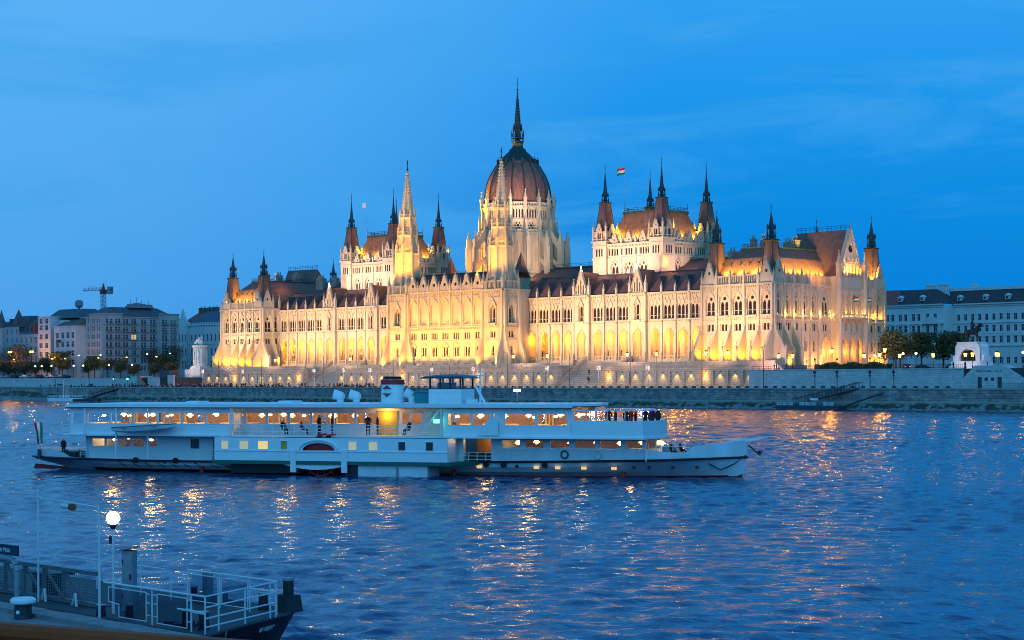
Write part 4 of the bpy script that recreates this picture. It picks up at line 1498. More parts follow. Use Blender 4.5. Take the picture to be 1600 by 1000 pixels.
b.box(273, 1500, -19.5, -4.81, 3, 10.195)
struct(b, 'square_ground', M['asphalt'])

# walls of the embankment
def low_wall(name, label, x0, x1, y, z0, z1, m='bankwall'):
    o = thing(name, label, 'wall', ((x0 + x1) / 2, y, z0), world=True)
    b = MB()
    b.box(x0, x1, y, y + .7, z0 - .3, z1)
    b.build('wall', M[m], o)
    c = MB()
    c.box(x0 - .05, x1 + .05, y - .12, y + .8, z1 + .003, z1 + .28)
    c.build('coping', M[m], o)
    return o
low_wall('retaining_wall', 'long pale stone embankment wall left of the palace, under the street trees', -420, -42.0, -20.2, 5.2, 8.75)
low_wall('retaining_wall', 'pale stone embankment wall between the dark doorway and the palace terrace', -6.8, -2.8, -20.2, 5.2, 9.7)
low_wall('retaining_wall', 'pale blue lit stone wall right of the palace terrace, under the railing', 273, 339, -20.2, 5.3, 10.0)
low_wall('retaining_wall', 'pale stone wall at the right edge behind the stair ramp', 357.5, 560, -20.2, 5.3, 10.0)

# the block with an outside stair and the dark gap on the left
o = thing('stair_block', 'pale stone block with a brown outside stair below the apartment house', 'staircase', (-25, -20, 5.2), world=True)
for q in ((-32, -26, -20.6, -14, 5, 9.6), (-42, -32, -20.4, -14, 5, 8.7), (-20.5, -13, -20.2, -14, 5, 9.3)):
    MB().box(*q).build('wall', M['bankwall'], o)
for k in range(13):
    s = MB().box(-26 + k * .42, -26 + (k + 1) * .42, -21.6, -20.3, 5.0, 9.5 - k * .33)
    s.build('step', M['paving'], o)
b = MB()
b.tube((-26, -21.5, 10.5), (-20.6, -21.5, 6.3), .08, 5)
for k in range(6):
    b.tube((-26 + k * 1.08, -21.5, 9.5 - k * .84), (-26 + k * 1.08, -21.5, 10.5 - k * .84), .05, 4)
b.build('handrail', M['iron'], o)
o = thing('gatehouse', 'dark grey gate opening with a slab above it in the embankment wall', 'gate', (-10, -17, 5.2), world=True)
MB().box(-13, -7, -19.5, -15, 9.0, 11.9).build('slab', M['darkgrey'], o)
MB().box(-13, -7, -17, -15, 5, 9.0).build('door', M['navy'], o)

# terrace wall under the palace, panelled, with wall lamps
TW = thing('terrace_wall', 'long pale stone terrace wall below the palace with a row of glowing lamps', 'wall', (135, -6, 5.3), world=True)
SR = ((188.0, 206.0), (60.4, 78.4))
b = MB(Tr(0, -6.4, 0))
segs = [(-2.5, 60.4), (78.4, 188.0), (206.0, 271.5)]
for a, c in segs:
    MB(Tr(0, -6.4, 0)).box(a, c, 0, 1.6, 5.0, G0).build('wall', M['terrace'], TW)
for a, e in segs:
    c = MB(Tr(0, -6.4, 0))
    c.box(a - .05, e + .05, -.35, 1.7, G0 + .003, G0 + .25)
    c.box(a - .05, e + .05, -.15, 0, 10.2, 10.4)
    c.box(a - .05, e + .05, -.3, 0, 5.1, 6.0)
    c.build('coping', M['terrace'], TW)
LAMPX = []
for a, e in segs:
    n = int((e - a) / 5.4)
    for i in range(n + 1):
        x = a + .5 + (e - a - 1) * i / n
        MB(Tr(x, -6.4, 0)).box(-.45, .45, -.42, 0, 5.9, 10.2).build('pilaster', M['terrace'], TW)
        if i < n:
            LAMPX.append(x + (e - a - 1) / n / 2)
for a, e in segs:
    p = MB(Tr(0, -6.4, 0))
    n = int((e - a) / 5.4)
    p.box(a, e, .1, .45, G0 + .25, G0 + 1.15)
    for i in range(n + 1):
        x = a + .5 + (e - a - 1) * i / n
        p.box(x - .4, x + .4, .0, .6, G0 + .25, G0 + 1.4)
    p.box(a, e, .02, .55, G0 + 1.15, G0 + 1.32)
    p.build('parapet', M['terrace'], TW)
for a, e in segs:
    MB().box(a, e, -4.79, 9, 5, G0 - .01).build('terrace_floor', M['paving'], TW)
for x in LAMPX:
    l = MB(Tr(x, -6.4, 9.75))
    l.box(-.22, .22, -.42, 0, 0, .16)
    l.build('lamp_hood', M['iron'], TW)
# the two great stairs
for (x0, x1), lb in zip(SR, ('broad pale stone stair climbing to the right wing of the palace', 'broad pale stone stair climbing to the left wing of the palace')):
    o = thing('grand_stair', lb, 'staircase', ((x0 + x1) / 2, -7, 5.3), world=True)
    b = MB()
    n = 46
    for k in range(n):
        y0 = -8.2 + k * 15.2 / n
        b.box(x0, x1, y0, 7.2, 5.2 + k * 8.4 / n, 5.2 + (k + 1) * 8.4 / n)
    b.build('steps', M['terrace'], o)
    for x in (x0 - .37, x1 + .37):
        MB().extx([(-8.6, 5.2), (7, 5.2), (7, 15.1), (-6.3, 7.3), (-8.6, 6.3)], x - .5, x + .5).build('side_wall', M['terrace'], o)
# stair at the south end of the terrace
o = thing('side_stair', 'sloping stone stair wall at the right end of the palace terrace', 'staircase', (276, -10, 5.3), world=True)
MB().exty([(271.6, 5.2), (282.5, 5.2), (272.6, G0 + .3), (271.6, G0 + .3)], -7.4, -6.4).build('side_wall', M['bankwall'], o)
b = MB()
for k in range(16):
    b.box(271.7, 281 - k * .58, -6.38, -3.5, 5.2 + k * .4, 5.2 + (k + 1) * .4)
b.build('steps', M['paving'], o)

# railing along the square, right of the palace
o = thing('iron_railing', 'low black iron railing along the top of the wall right of the palace', 'railing', (305, -20, 10.2), world=True)
b = MB()
for z in (10.5, 11.2):
    b.box(274, 340, -19.98, -19.9, z, z + .07)
for i in range(111):
    b.box(274 + i * .6, 274.05 + i * .6, -19.97, -19.92, 10.25, 11.2)
b.build('bars', M['iron'], o)

# ------------------------------------------------------------------ floodlights on the palace
def palace_lights():
    # masts on the quay: pale wash over the river fronts
    for x, tx in ((16, 13), (43, 40), (66, 62), (88, 84), (170, 176), (192, 197), (216, 219), (252, 253)):
        spot((x, -30, 14), (tx, 8, 29), 112000, (1, .57, .32), 62, 1, .6)
    for x, tx in ((104, 106), (122, 124), (142, 141), (160, 158)):
        spot((x, -34, 13), (tx, -4, 29), 78000, (1, .44, .05), 56, 1, .6)
    for x in (22, 47, 88, 104, 118, 148.5, 168, 200, 221, 240):
        point((x + 2.5, -29, 13.5), 6500, (1, .66, .48), .4)
    # uplights along the terrace parapet, raking the wings
    for c in (31, 42, 53, 64, 75, 86, 97, 168, 179, 190, 201, 212, 223, 234):
        spot((c, -3.6, G0 + .8), (c, 8.0, 31), 6500, (1, .56, .30), 120, 1, .3)
    # between the pavilion buttresses
    for x0, cs in ((0.0, (3.6, 8.9, 13.9, 18.6, 23.4)), (240.0, (3.4, 8.5, 13.5, 18.6, 23.6))):
        for c in cs:
            spot((x0 + c, -3.7, G0 + .4), (x0 + c, .6, 21), 7500, YEL, 110, .6, .25)
    # loggias of the wings
    for c in RB + RG + [266.4 - c for c in RB + RG]:
        point((c, 9.9, 20.6), 1050, YEL, .25)
    # centre block
    for i in range(7):
        c = 117 + 5.33 * i
        spot((c, -8.6, G0 + .5), (c, -3.5, 26), 8000, (1, .41, .012), 105, .7, .3)
        point((c + 2.6, -5.0, 27.6), 300, YEL, .2)
        point((c, -2.75, 28), 130, YEL, .2)
    for x in (106, 113, 153.2, 160.2):
        spot((x, -8.8, G0 + .5), (x, -4.2, 28), 9500, (1, .41, .012), 100, .8, .3)
    spot((165.5, -1, G0 + .5), (161.7, 0, 30), 7000, AMB, 80, .7, .3)
    # the stone towers, lit from the roofs
    for cx, pw in ((110, 1.0), (156.4, .8)):
        for dx, dy in ((-9, -7), (9, -9), (0, -11)):
            spot((cx + dx, dy - 1, 39.5), (cx, 0, 60), 30000 * pw * (1.0 if dx <= 0 or cx < 120 else .55), (1, .43, .02), 75, .8, .4)
        spot((cx + 4, -34, 13), (cx, 0, 73), 420000, (1, .48, .08), 17, .9, .5)
        spot((cx + 18, 9.5, 43.5), (cx, 0, 73), 60000 * pw, (1, .50, .10), 34, .9, .3)
        spot((cx - 18, 9.5, 43.5), (cx, 0, 73), 60000 * pw, (1, .50, .10), 34, .9, .3)
        point((cx - 3.2, -3.4, 53.2), 260, YEL, .2)
        point((cx + 3.2, -3.4, 53.2), 220, YEL, .2)
    # dome drum: warm from the north, paler and weaker from the south-west
    for x, y, p, c in ((106, 14, 280000, YEL), (112, 2, 170000, YEL), (120, 6, 30000, (1, .5, .1)), (148, 3, 9000, WARM), (163, 12, 11000, WARM), (172, 20, 9000, PALE)):
        spot((x, y, 46.5), (133.2, 31, 60), p, c, 70, .8, .5)
    spot((98, 12, 48), (130, 27, 77), 520000, ROOFL, 44, .9, .5)
    spot((148, 2, 47), (134, 26, 77), 90000, WARM, 40, .9, .5)
    spot((168, 10, 47), (136, 27, 78), 60000, WARM, 40, .9, .5)
    for a in (-150, -118, -90, -62, -35):
        point((133.2 + 15 * math.cos(R(a)), 31 + 15 * math.sin(R(a)), 45.5), 900, YEL if a < -80 else WARM, .3)
    # chambers: washed walls, and lamps at the foot of the steep roofs
    for cx in (69.15, 197.25):
        for dx in (-11, 0, 11):
            spot((cx + dx, 5.5, 43), (cx + dx * .9, 19, 49), 10500, (1, .60, .48), 110, .7, .4)
        for dy in (-8, 3):
            spot((cx + 24, 30 + dy, 42), (cx + 13, 30 + dy, 49), 6500, (1, .58, .48), 110, .7, .4)
        point((cx + 15.6, 16.6, 44.5), 700, YEL, .3)
        for dx in (-6.5, 0, 6.5):
            spot((cx + dx, 19.0, 52.6), (cx + dx, 21.4, 56), 7500, ROOFL, 120, .8, .2)
        for dy in (-6, 0, 6):
            spot((cx + 11.7, 30 + dy, 52.6), (cx + 9.4, 30 + dy, 56), 7500, ROOFL, 120, .8, .2)
        for sx, sy in ((-1, -1), (1, -1), (1, 1)):
            x, y = cx + sx * 11.95, 30 + sy * 11.2
            point((x + 2.9, y + 1.5, 55.8), 700, ROOFL, .15)
    # south pavilion: roof foot, south side
    for k in range(5):
        spot((243.5 + k * 4.9, .15, 38.15), (243.5 + k * 4.9, 6, 43.5), 9000, ROOFL, 130, .8, .2)
        spot((3.5 + k * 4.9, .15, 38.15), (3.5 + k * 4.9, 6, 43.5), 9000, ROOFL, 130, .8, .2)
    for u in (3, 7.5, 12, 16.5, 21, 25.5, 47, 52):
        spot((266.2, u, 38.15), (260.4, u, 43.5), 9000, ROOFL, 130, .8, .2)
    for u in (4.9, 9.1, 13.3, 17.5, 21.8, 28, 46, 50, 53.8):
        point((267.2, u, 26.6), 420, (1, .48, .05), .15)
    for u in (30, 32.2, 35, 37.9, 40.3):
        point((269.8, u, 26.6), 240, (1, .5, .08), .15)
    for u in (4, 9, 13, 17.5, 22, 46, 50, 54):
        point((268.2, u, G0 + 1.2), 700, (1, .42, .03), .2)
    point((268.2, 25.4, 15.5), 900, AMB, .3)
    point((265.8, 25.4, 15.5), 300, AMB, .3)
    for u in (31.3, 35.1, 38.9):
        point((267.9, u, 15.5), 500, AMB, .3)
    for u in (31, 33, 35, 37, 39):
        spot((270.4, u, 38.4), (269, u, 43), 1500, YEL, 110, .7, .2)
    spot((272.5, 30, 36.5), (269, 34, 46), 3000, WARM, 80, .8, .3)
    spot((272, 15, 37), (255, 35, 45), 5000, AMB, 80, .8, .3)
    spot((274, -18, 11.5), (266.4, 12, 24), 17000, (1, .50, .38), 90, .8, .5)
    spot((300, 10, 12), (268, 28, 24), 34000, (1, .50, .42), 90, .8, .5)
    # gable copings of the north pavilion return and the wing
    point((28.5, -1.5, G0 + 1.5), 1500, AMB, .3)
    point((30.5, 5, G0 + 4), 900, YEL, .3)
    # lamps on the terrace wall
    for i, x in enumerate(LAMPX):
        big = i % 7 == 3
        spot((x, -7.05, 9.72), (x, -6.5, 5.2), 1500 if big else 750, (1, .55, .08), 88, .9, .12)
        if big:
            point((x, -7.3, 9.3), 260, YEL, .15)
    point((185, 16, 44), 900, YEL, .3)
    point((95, 15, 42.2), 700, AMB, .3)
    point((24, 14, 45), 500, AMB, .3)
palace_lights()
# ------------------------------------------------------------------ the city behind
M['plaster'] = mat('grey_plaster', (.42, .40, .385), .85, var=.14, scale=.3, streak=True)
M['plaster2'] = mat('pale_plaster', (.62, .61, .59), .85, var=.1, scale=.3, streak=True)
M['concrete'] = mat('pale_concrete', (.56, .56, .54), .85, var=.15, scale=.3, streak=True)
M['brickwork'] = mat('brown_brickwork', (.16, .10, .085), .85, var=.3, scale=.5)
M['rooftile'] = mat('grey_roof_tiles', (.085, .09, .10), .75, var=.25, scale=.8)
M['bluetile'] = mat('blue_grey_roof_tiles', (.055, .08, .12), .7, var=.15, scale=.8)
M['redtile'] = mat('red_brown_roof_tiles', (.30, .065, .05), .75, var=.25, scale=.6)
M['darktile'] = mat('dark_brown_roof_tiles', (.055, .04, .042), .75, var=.3, scale=.6)
M['wglass'] = mat('grey_window_glass', (.035, .045, .06), .15, var=.5, scale=.3)
WC = {}
def cwin(w, h, arch=False, frame='plaster2', glass='wglass', sill=True, bars=True):
    k = (w, h, arch, frame, glass)
    if k not in WC:
        b = MB()
        out = rarch(0, w, 0, h) if arch else rect(0, w, 0, h)
        b.mi = 1
        b.add([(x, .1, z) for x, z in out], [tuple(range(len(out)))])
        b.mi = 0
        if bars:
            b.box(-.04, .04, .03, .08, 0, h)
            b.box(-w / 2, w / 2, .03, .08, h * .62, h * .62 + .07)
        for s in (-1, 1):
            b.box(s * w / 2 - .06, s * w / 2 + .06, -.04, .12, 0, h * (.7 if arch else 1))
        if sill:
            b.box(-w / 2 - .18, w / 2 + .18, -.22, .02, -.18, -.02)
            if not arch:
                b.box(-w / 2 - .15, w / 2 + .15, -.15, .02, h, h + .16)
        WC[k] = b.mesh('window', [M[frame], M[glass]])
    return WC[k]
def cfacade(b, o, T, u0, u1, z0, z1, us, zs, w, h, arch=False, rec=.3, frame='plaster2', lit=()):
    """wall with real window openings on a grid"""
    b.T = T
    cuts = [u0] + [(a + c) / 2 for a, c in zip(us[:-1], us[1:])] + [u1]
    for i, u in enumerate(us):
        hs = [rarch(u, w, z, z + h) if arch else rect(u, w, z, z + h) for z in zs]
        b.plate(rect((cuts[i] + cuts[i + 1]) / 2, cuts[i + 1] - cuts[i], z0, z1), hs, 0, rec)
        for j, z in enumerate(zs):
            g = 'litwin' if (i, j) in lit else ('litpale' if (i, j, 1) in lit else 'wglass')
            put('window', cwin(w, h, arch, frame, g), o, T @ Matrix.Translation((u, rec - .12, z)))
def lin(a, c, n):
    return [a + (c - a) * (i + .5) / n for i in range(n)]

def city():
    S90 = PI / 2
    # big apartment house with corner blocks, grey roof
    xa = -85.1
    o = thing('apartment_house', 'large grey stone apartment house with corner blocks and one yellow lit window', 'building', (-94, 20, 9), world=True)
    b = MB()
    TS, TW = Tr(xa, 0, 0, S90), Tr(0, 0, 0)
    zs = [12.2 + 3.35 * i for i in range(7)]
    cfacade(b, o, TS, 0, 9.5, 9, 36.4, [2.2, 4.2, 6.6, 8.2], zs, 1.15, 2.0)
    b.T = Tr(xa - .8, 0, 0, S90)
    us = [11.2, 12.6, 15.3, 16.6, 20.1, 21.6, 24.8, 26.3]
    cfacade(b, o, Tr(xa - .8, 0, 0, S90), 9.5, 28.5, 9, 35.0, us, zs, 1.15, 2.0, lit=[(2, 4), (3, 4)])
    cfacade(b, o, TS, 28.5, 38.7, 9, 36.8, [30.4, 31.8, 34.8, 36.4], zs, 1.15, 2.0)
    cfacade(b, o, TW, -102.9, -94.6, 9, 34.8, [-101, -99, -96.6], zs, 1.3, 2.0, frame='white')
    cfacade(b, o, Tr(0, -.6, 0), -94.6, xa, 9, 36.2, [-92.6, -90.9, -88.6, -86.9], zs, 1.1, 2.0)
    b.T = Matrix()
    b.box(-102.9, -102.5, .1, 38.7, 9, 34.7)
    b.box(xa - .9, xa - .8, 9.4, 9.6, 9, 35)
    b.box(xa - .75, xa - .02, 9.3, 9.5, 9, 36.4)
    b.box(xa - .75, xa - .02, 28.5, 28.7, 9, 36.8)
    b.box(xa - .4, xa, -.58, .02, 9, 36.2)
    b.box(-94.6, -94.3, -.58, .02, 9, 36.2)
    for T, u0, u1, z in ((TS, 0, 9.5, 36.4), (TS, 28.5, 38.7, 36.8), (Tr(xa - .8, 0, 0, S90), 9.5, 28.5, 35), (Tr(0, -.6, 0), -94.6, xa, 36.2), (TW, -102.9, -94.6, 34.8)):
        b.T = T
        b.box(u0 - .2, u1 + .2, -.45, .4, z, z + .35)
        b.box(u0, u1, -.15, .05, z - 4.6, z - 4.35)
        b.box(u0, u1, -.15, .05, 15.2, 15.5)
    b.build('wall', M['plaster'], o)
    for T, us_, z_, hw, dp in ((Tr(xa - .8, 0, 0, S90), (11.9, 16, 20.8, 25.5), zs[2:], 1.7, .9), (TS, (3.2, 7.4, 31.1, 35.6), zs[1:], 1.6, .7)):
        for u in us_:
            for z in z_:
                bb = MB(T)
                bb.box(u - hw, u + hw, -dp, 0, z - .35, z - .2)
                bb.box(u - hw, u + hw, -dp - .02, -dp + .04, z + .55, z + .62)
                for k in range(9):
                    x = u - hw + .04 + k * (2 * hw - .08) / 8
                    bb.box(x - .02, x + .02, -dp, -dp + .03, z - .2, z + .55)
                bb.build('balcony', M['darkgrey'], o)
    r = MB()
    r.frus((-102.4, xa - .5, .5, 38.4), 35.2, (-97, xa - 6, 8, 31), 39.6)
    r.build('roof', M['rooftile'], o)
    r = MB()
    for y, h in ((17, 1.6), (20, 2.6), (22.5, 1.8), (26, 1.2)):
        r.box(-93, -90, y, y + 2, 39.4, 40.6 + h * .4)
        r.tube((-91.5, y + 1, 40.6), (-91.5, y + 1, 41.5 + h), .1, 4)
    r.box(-92, -89, 15.5, 28, 39.5, 40.3)
    r.build('roof_equipment', M['grey'], o)
    # modern pale block on its left
    o = thing('apartment_house', 'modern pale concrete block with a stair tower and blue shaded flats', 'building', (-115, 5, 9), world=True)
    b = MB()
    zt = [14.5, 18.4, 22.3, 26.2, 30.1]
    cfacade(b, o, Tr(0, -5, 0), -129.6, -119.3, 9, 35.7, [-127.2, -122.6], zt + [33.0], 2.6, 2.1)
    cfacade(b, o, Tr(0, -1, 0), -119.3, -110.3, 9, 34.3, [-116.8, -112.4], [z + .4 for z in zt], 2.2, 1.9)
    cfacade(b, o, Tr(0, -5, 0), -116.1, -98.8, 9, 31.2, [-113.6, -109.4, -105.2, -101.0], zt[:4], 2.5, 2.5, frame='white')
    b.T = Matrix()
    b.box(-129.6, -103.4, -.9, 20, 9, 31)
    b.box(-119.5, -119.3, -4.98, -1, 9, 35.7)
    b.box(-129.6, -119.35, -4.6, 12, 31, 35.6)
    b.box(-119.35, -110.3, -.95, 12, 31, 34.2)
    b.box(-99.1, -98.8, -4.98, 14, 9, 31.2)
    b.box(-129.8, -119.1, -5.2, 12.2, 35.7, 36.1)
    b.box(-116.4, -98.5, -5.3, -.5, 31.2, 31.6)
    b.build('wall', M['concrete'], o)
    for u, z in ((-111.5, 24.5), (-103, 19.5), (-106.5, 19.0)):
        bb = MB()
        bb.box(u - .9, u + .9, -6.2, -5, z, z + .15)
        bb.box(u - .9, u + .9, -6.2, -6.12, z + .15, z + 1.1)
        bb.box(u - .9, u - .82, -6.12, -5, z + .15, z + 1.1)
        bb.box(u + .82, u + .9, -6.12, -5, z + .15, z + 1.1)
        bb.build('balcony', M['darkgrey'], o)
    r = MB()
    r.frus((-130, -103.6, -1, 14), 35.2, (-127, -110, 4, 12), 39.4)
    r.mi = 1
    r.box(-104, -99.5, 10, 20, 31, 38)
    r.frus((-116, -98.6, -4.6, 4), 31.4, (-114, -99, 1, 4), 35.0)
    r.build('roof', [M['rooftile'], M['brickwork']], o)
    # gothic houses at the left edge
    o = thing('town_house', 'dark gothic town house with a pointed corner turret at the left edge', 'building', (-166, 5, 9), world=True)
    b = MB()
    cfacade(b, o, Tr(0, 0, 0), -190, -172, 9, 30.5, lin(-190, -172, 4), [12, 16.4, 20.8, 25.2], 1.6, 2.5)
    cfacade(b, o, Tr(0, 0, 0), -171.9, -155, 9, 32.4, lin(-171.9, -155, 4), [12, 16.4, 20.8, 25.2, 29], 1.5, 2.3)
    b.T = Matrix()
    b.box(-190, -155, .4, 16, 9, 30)
    b.rings(-170, -.4, [(2.4, 9), (2.4, 32.2)], 8)
    b.build('wall', M['plaster'], o)
    r = MB()
    r.rings(-170, -.4, [(2.8, 32.2), (1.2, 36.5), (.08, 40.4)], 8)
    r.pyr(-159.6, 2.5, 5.4, 32.4, 40.6)
    r.frus((-166.5, -154.8, 0, 15), 32.4, (-162, -155.5, 6, 10), 37.6)
    r.frus((-190, -172, 0, 15), 30.5, (-186, -173, 6, 10), 35.4)
    for x in (-165, -157, -176):
        r.box(x - .7, x + .7, 1.2, 3.4, 33.5, 36.3)
    r.build('roof', M['rooftile'], o)
    o = thing('town_house', 'lower grey town house with steep roofs and a red chimney', 'building', (-146, 5, 9), world=True)
    b = MB()
    cfacade(b, o, Tr(0, 0, 0), -154.8, -130, 9, 28.8, lin(-154.8, -130, 6), [12, 16.4, 20.8, 25], 1.5, 2.4)
    b.T = Matrix()
    b.box(-154.8, -130, .4, 16, 9, 28.6)
    b.build('wall', M['plaster'], o)
    r = MB()
    r.frus((-154.8, -142.5, 0, 15), 28.8, (-152, -144.5, 6, 9), 35.6)
    r.frus((-142.3, -130, 0, 15), 28.8, (-139, -131, 6, 9), 34.0)
    for x in (-151, -147):
        r.box(x - .8, x + .8, 1.0, 4, 30, 32.8)
    r.build('roof', M['rooftile'], o)
    c = MB()
    c.box(-143.6, -142.0, .5, 2.3, 27, 33.2)
    c.box(-143.8, -141.8, .3, 2.5, 33.2, 33.6)
    c.build('chimney', M['redtile'], o)
    # blue roofed hall beside the palace
    o = thing('public_building', 'pale building with a steep blue slate roof and stepped gable left of the palace', 'building', (-98, 66, 9), world=True)
    b = MB()
    T = Tr(0, 60, 0)
    cfacade(b, o, T, -108, -40, 9, 32.8, lin(-108, -40, 22), [13.5, 19.2, 25.6], 1.25, 3.2, arch=True)
    cfacade(b, o, Tr(0, 59, 0), -116.5, -108, 9, 33.5, [-114.6, -112.2, -109.8], [13.5, 19.2, 25.6], 1.1, 3.4, arch=True)
    b.T = Tr(0, 59, 0)
    b.exty([(-116.5, 33.5), (-108, 33.5), (-108.6, 34.6), (-110.6, 37.2), (-112.2, 40.6), (-113.8, 37.2), (-116, 34.6)], 0, .8)
    b.box(-116.5, -108, 1, 30, 9, 33.4)
    b.box(-108.2, -108, 0, 1.2, 9, 33.4)
    b.T = T
    b.box(-108, -40, -.5, .3, 32.8, 33.5)
    for i in range(34):
        b.box(-107.6 + i * 2, -107.0 + i * 2, -.4, 0, 33.5, 34.2)
    b.box(-108, -40, -.2, .02, 18, 18.3)
    b.box(-108, -40, -.2, .02, 24.2, 24.5)
    b.box(-108, -40, 22, 24, 9, 33)
    b.build('wall', M['plaster2'], o)
    r = MB()
    r.add([(-110, 60.3, 33.4), (-40, 60.3, 33.4), (-40, 70, 39.6), (-108, 70, 39.6), (-40, 84, 33.4), (-110, 84, 33.4)], [(0, 1, 2, 3), (3, 2, 4, 5), (0, 3, 5)])
    r.build('roof', M['bluetile'], o)
    # red roofed house with chimneys between them
    o = thing('town_house', 'distant house with a red brown roof and many chimneys behind the apartment house', 'building', (-118, 75, 9), world=True)
    b = MB()
    b.box(-140, -122, 80, 100, 9, 36)
    b.build('wall', M['plaster'], o)
    r = MB().frus((-140.4, -121.6, 79.6, 100.4), 36, (-137, -125, 86, 94), 40.6)
    r.build('roof', M['redtile'], o)
    for x in (-136, -133, -129, -125.5, -123):
        c = MB()
        c.box(x - .7, x + .7, 85, 87, 38, 42.6)
        c.rings(x, 86, [(.25, 42.6), (.2, 43.4)], 6)
        c.build('chimney', M['brickwork'], o)
    # tower crane and water tank
    o = thing('tower_crane', 'red and white tower crane rising above the grey apartment roofs', 'crane', (-212.7, 80, 9), world=True)
    m = MB(Tr(-212.7, 80, 0))
    for sx in (-.9, .9):
        for sy in (-.9, .9):
            m.box(sx - .13, sx + .13, sy - .13, sy + .13, 9, 53)
    for k in range(22):
        z = 9 + k * 2
        for s in (-.9, .9):
            m.tube((-.9, s, z), (.9, s, z + 2), .1, 4)
            m.tube((s, -.9, z + 2), (s, .9, z), .1, 4)
    m.build('mast', M['grey'], o)
    c = MB(Tr(-212.7, 80, 0))
    c.box(-1.3, 1.3, -1.3, 1.3, 52, 54.2)
    c.pyr(0, 0, 1.6, 54.2, 57.6)
    c.build('cab', M['red'], o)
    j = MB(Tr(-212.7, 80, 0))
    for k in range(10):
        j.mi = k % 2
        x0, x1 = -2 - k * 1.75, -3.75 - k * 1.75
        j.box(x1, x0, -.8, -.6, 53.6 + k * .06, 53.9 + k * .06)
        j.box(x1, x0, .6, .8, 53.6 + k * .06, 53.9 + k * .06)
        j.box(x1, x0, -.1, .1, 55.0 + k * .05, 55.3 + k * .05)
        j.tube((x0, -.7, 53.8), (x1, 0, 55.2), .1, 4)
        j.tube((x0, .7, 53.8), (x1, 0, 55.2), .1, 4)
    j.tube((0, 0, 57.4), (-14, 0, 55.8), .08, 4)
    j.build('jib', [M['red'], M['white']], o)
    j = MB(Tr(-212.7, 80, 0))
    j.box(1.3, 7.6, -.8, .8, 53.6, 54.0)
    j.box(5.2, 7.6, -1, 1, 51.6, 55.4)
    j.tube((0, 0, 57.4), (6.5, 0, 54), .08, 4)
    j.build('counterweight', M['grey'], o)
    o = thing('water_tank', 'small round water tank on a post above the roofs', 'water tank', (-169.9, 40, 36), world=True)
    MB(Tr(-169.9, 40, 0)).rings(0, 0, [(1.2, 42.6), (1.9, 43.4), (1.9, 45.4), (1.1, 46.2)], 10).build('tank', M['grey'], o)
    m = MB(Tr(-169.9, 40, 0))
    m.tube((0, 0, 30), (0, 0, 42.7), .45, 8)
    m.build('post', M['darkgrey'], o)
    # ministry on the right: a corner block with columns, and the long wing
    o = thing('ministry_building', 'long pale grey classical building with a dark brown roof right of the palace', 'building', (205, 215, 10), world=True)
    b = MB()
    T = Tr(0, 205, 0)
    ust = [203.6 + i * 3.07 for i in range(15)]
    cfacade(b, o, T, 201, 250, 10, 36.3, ust, [13.4, 21.4, 25.8, 30.2], 1.35, 2.35)
    T2 = Tr(0, 198, 0)
    cfacade(b, o, T2, 168, 201, 10, 36.3, [175.6, 178, 181.6, 184, 187.6, 190, 194.0, 197.4], [21.6, 25.8, 30.4], 1.4, 2.6)
    b.T = T2
    b.plate(rect(184.5, 33, 10, 20), [rarch(u, 3.6, 10, 17.6) for u in (177, 182.5, 188, 193.5, 198)], -.5, 2)
    for T_, u0, u1 in ((T, 201, 250), (T2, 168, 201)):
        b.T = T_
        for z, h, p in ((36.3, .5, .7), (35.6, .25, .4), (29.0, .3, .35), (20.0, .4, .45), (24.9, .15, .15)):
            b.box(u0, u1 + .2, -p, .2, z, z + h)
    b.T = T2
    b.box(201, 201.3, 0, 7.2, 10, 36.3)
    for u in (173.6, 179.8, 185.8, 191.6, 199.8):
        b.rings(u, -.7, [(.55, 20.4), (.45, 28.2), (.7, 28.6), (.7, 29)], 10)
    b.exty([(190.6, 29.4), (201.4, 29.4), (196, 32.2)], -1.2, -.1)
    b.box(190.6, 201.4, -1.2, -.1, 29.0, 29.4)
    b.T = Matrix()
    b.box(168, 250, 206, 230, 10, 36.3)
    b.build('wall', M['plaster2'], o)
    # pediment hoods above the piano nobile
    for u in ust:
        MB(T).exty([(u - 1.2, 24.0), (u + 1.2, 24.0), (u, 24.7)], -.3, 0).build('window_hood', M['plaster2'], o)
    r = MB()
    r.add([(200.6, 204.4, 36.7), (250, 204.4, 36.7), (250, 211, 42.2), (196, 211, 42.2), (250, 222, 42.2), (196, 222, 42.2)], [(0, 1, 2, 3), (3, 2, 4, 5)])
    r.add([(167.5, 197.4, 36.7), (201.6, 197.4, 36.7), (194, 205, 43), (167.5, 205, 43), (201.6, 215, 36.7)], [(0, 1, 2, 3), (1, 4, 2)])
    r.mi = 1
    r.box(196, 250, 210.6, 222, 42.1, 43.3)
    r.mi = 2
    r.add([(167.5, 197.2, 36.8), (181, 197.2, 36.8), (178, 204.85, 43.15), (167.5, 204.85, 43.15)], [(0, 1, 2, 3)])
    r.build('roof', [M['darktile'], M['plaster2'], M['redtile']], o)
    for u in (203.8, 215, 224.6, 235.5):
        d = MB(Tr(u, 205.6, 37.9))
        d.box(-.8, .8, -.4, 1.6, 0, 1.5)
        d.exty([(-1.1, 1.5), (1.1, 1.5), (0, 2.4)], -.5, 1.8)
        d.mi = 1
        d.box(-.5, .5, -.45, -.4, .3, 1.3)
        d.build('dormer', [M['plaster2'], M['wglass']], o)
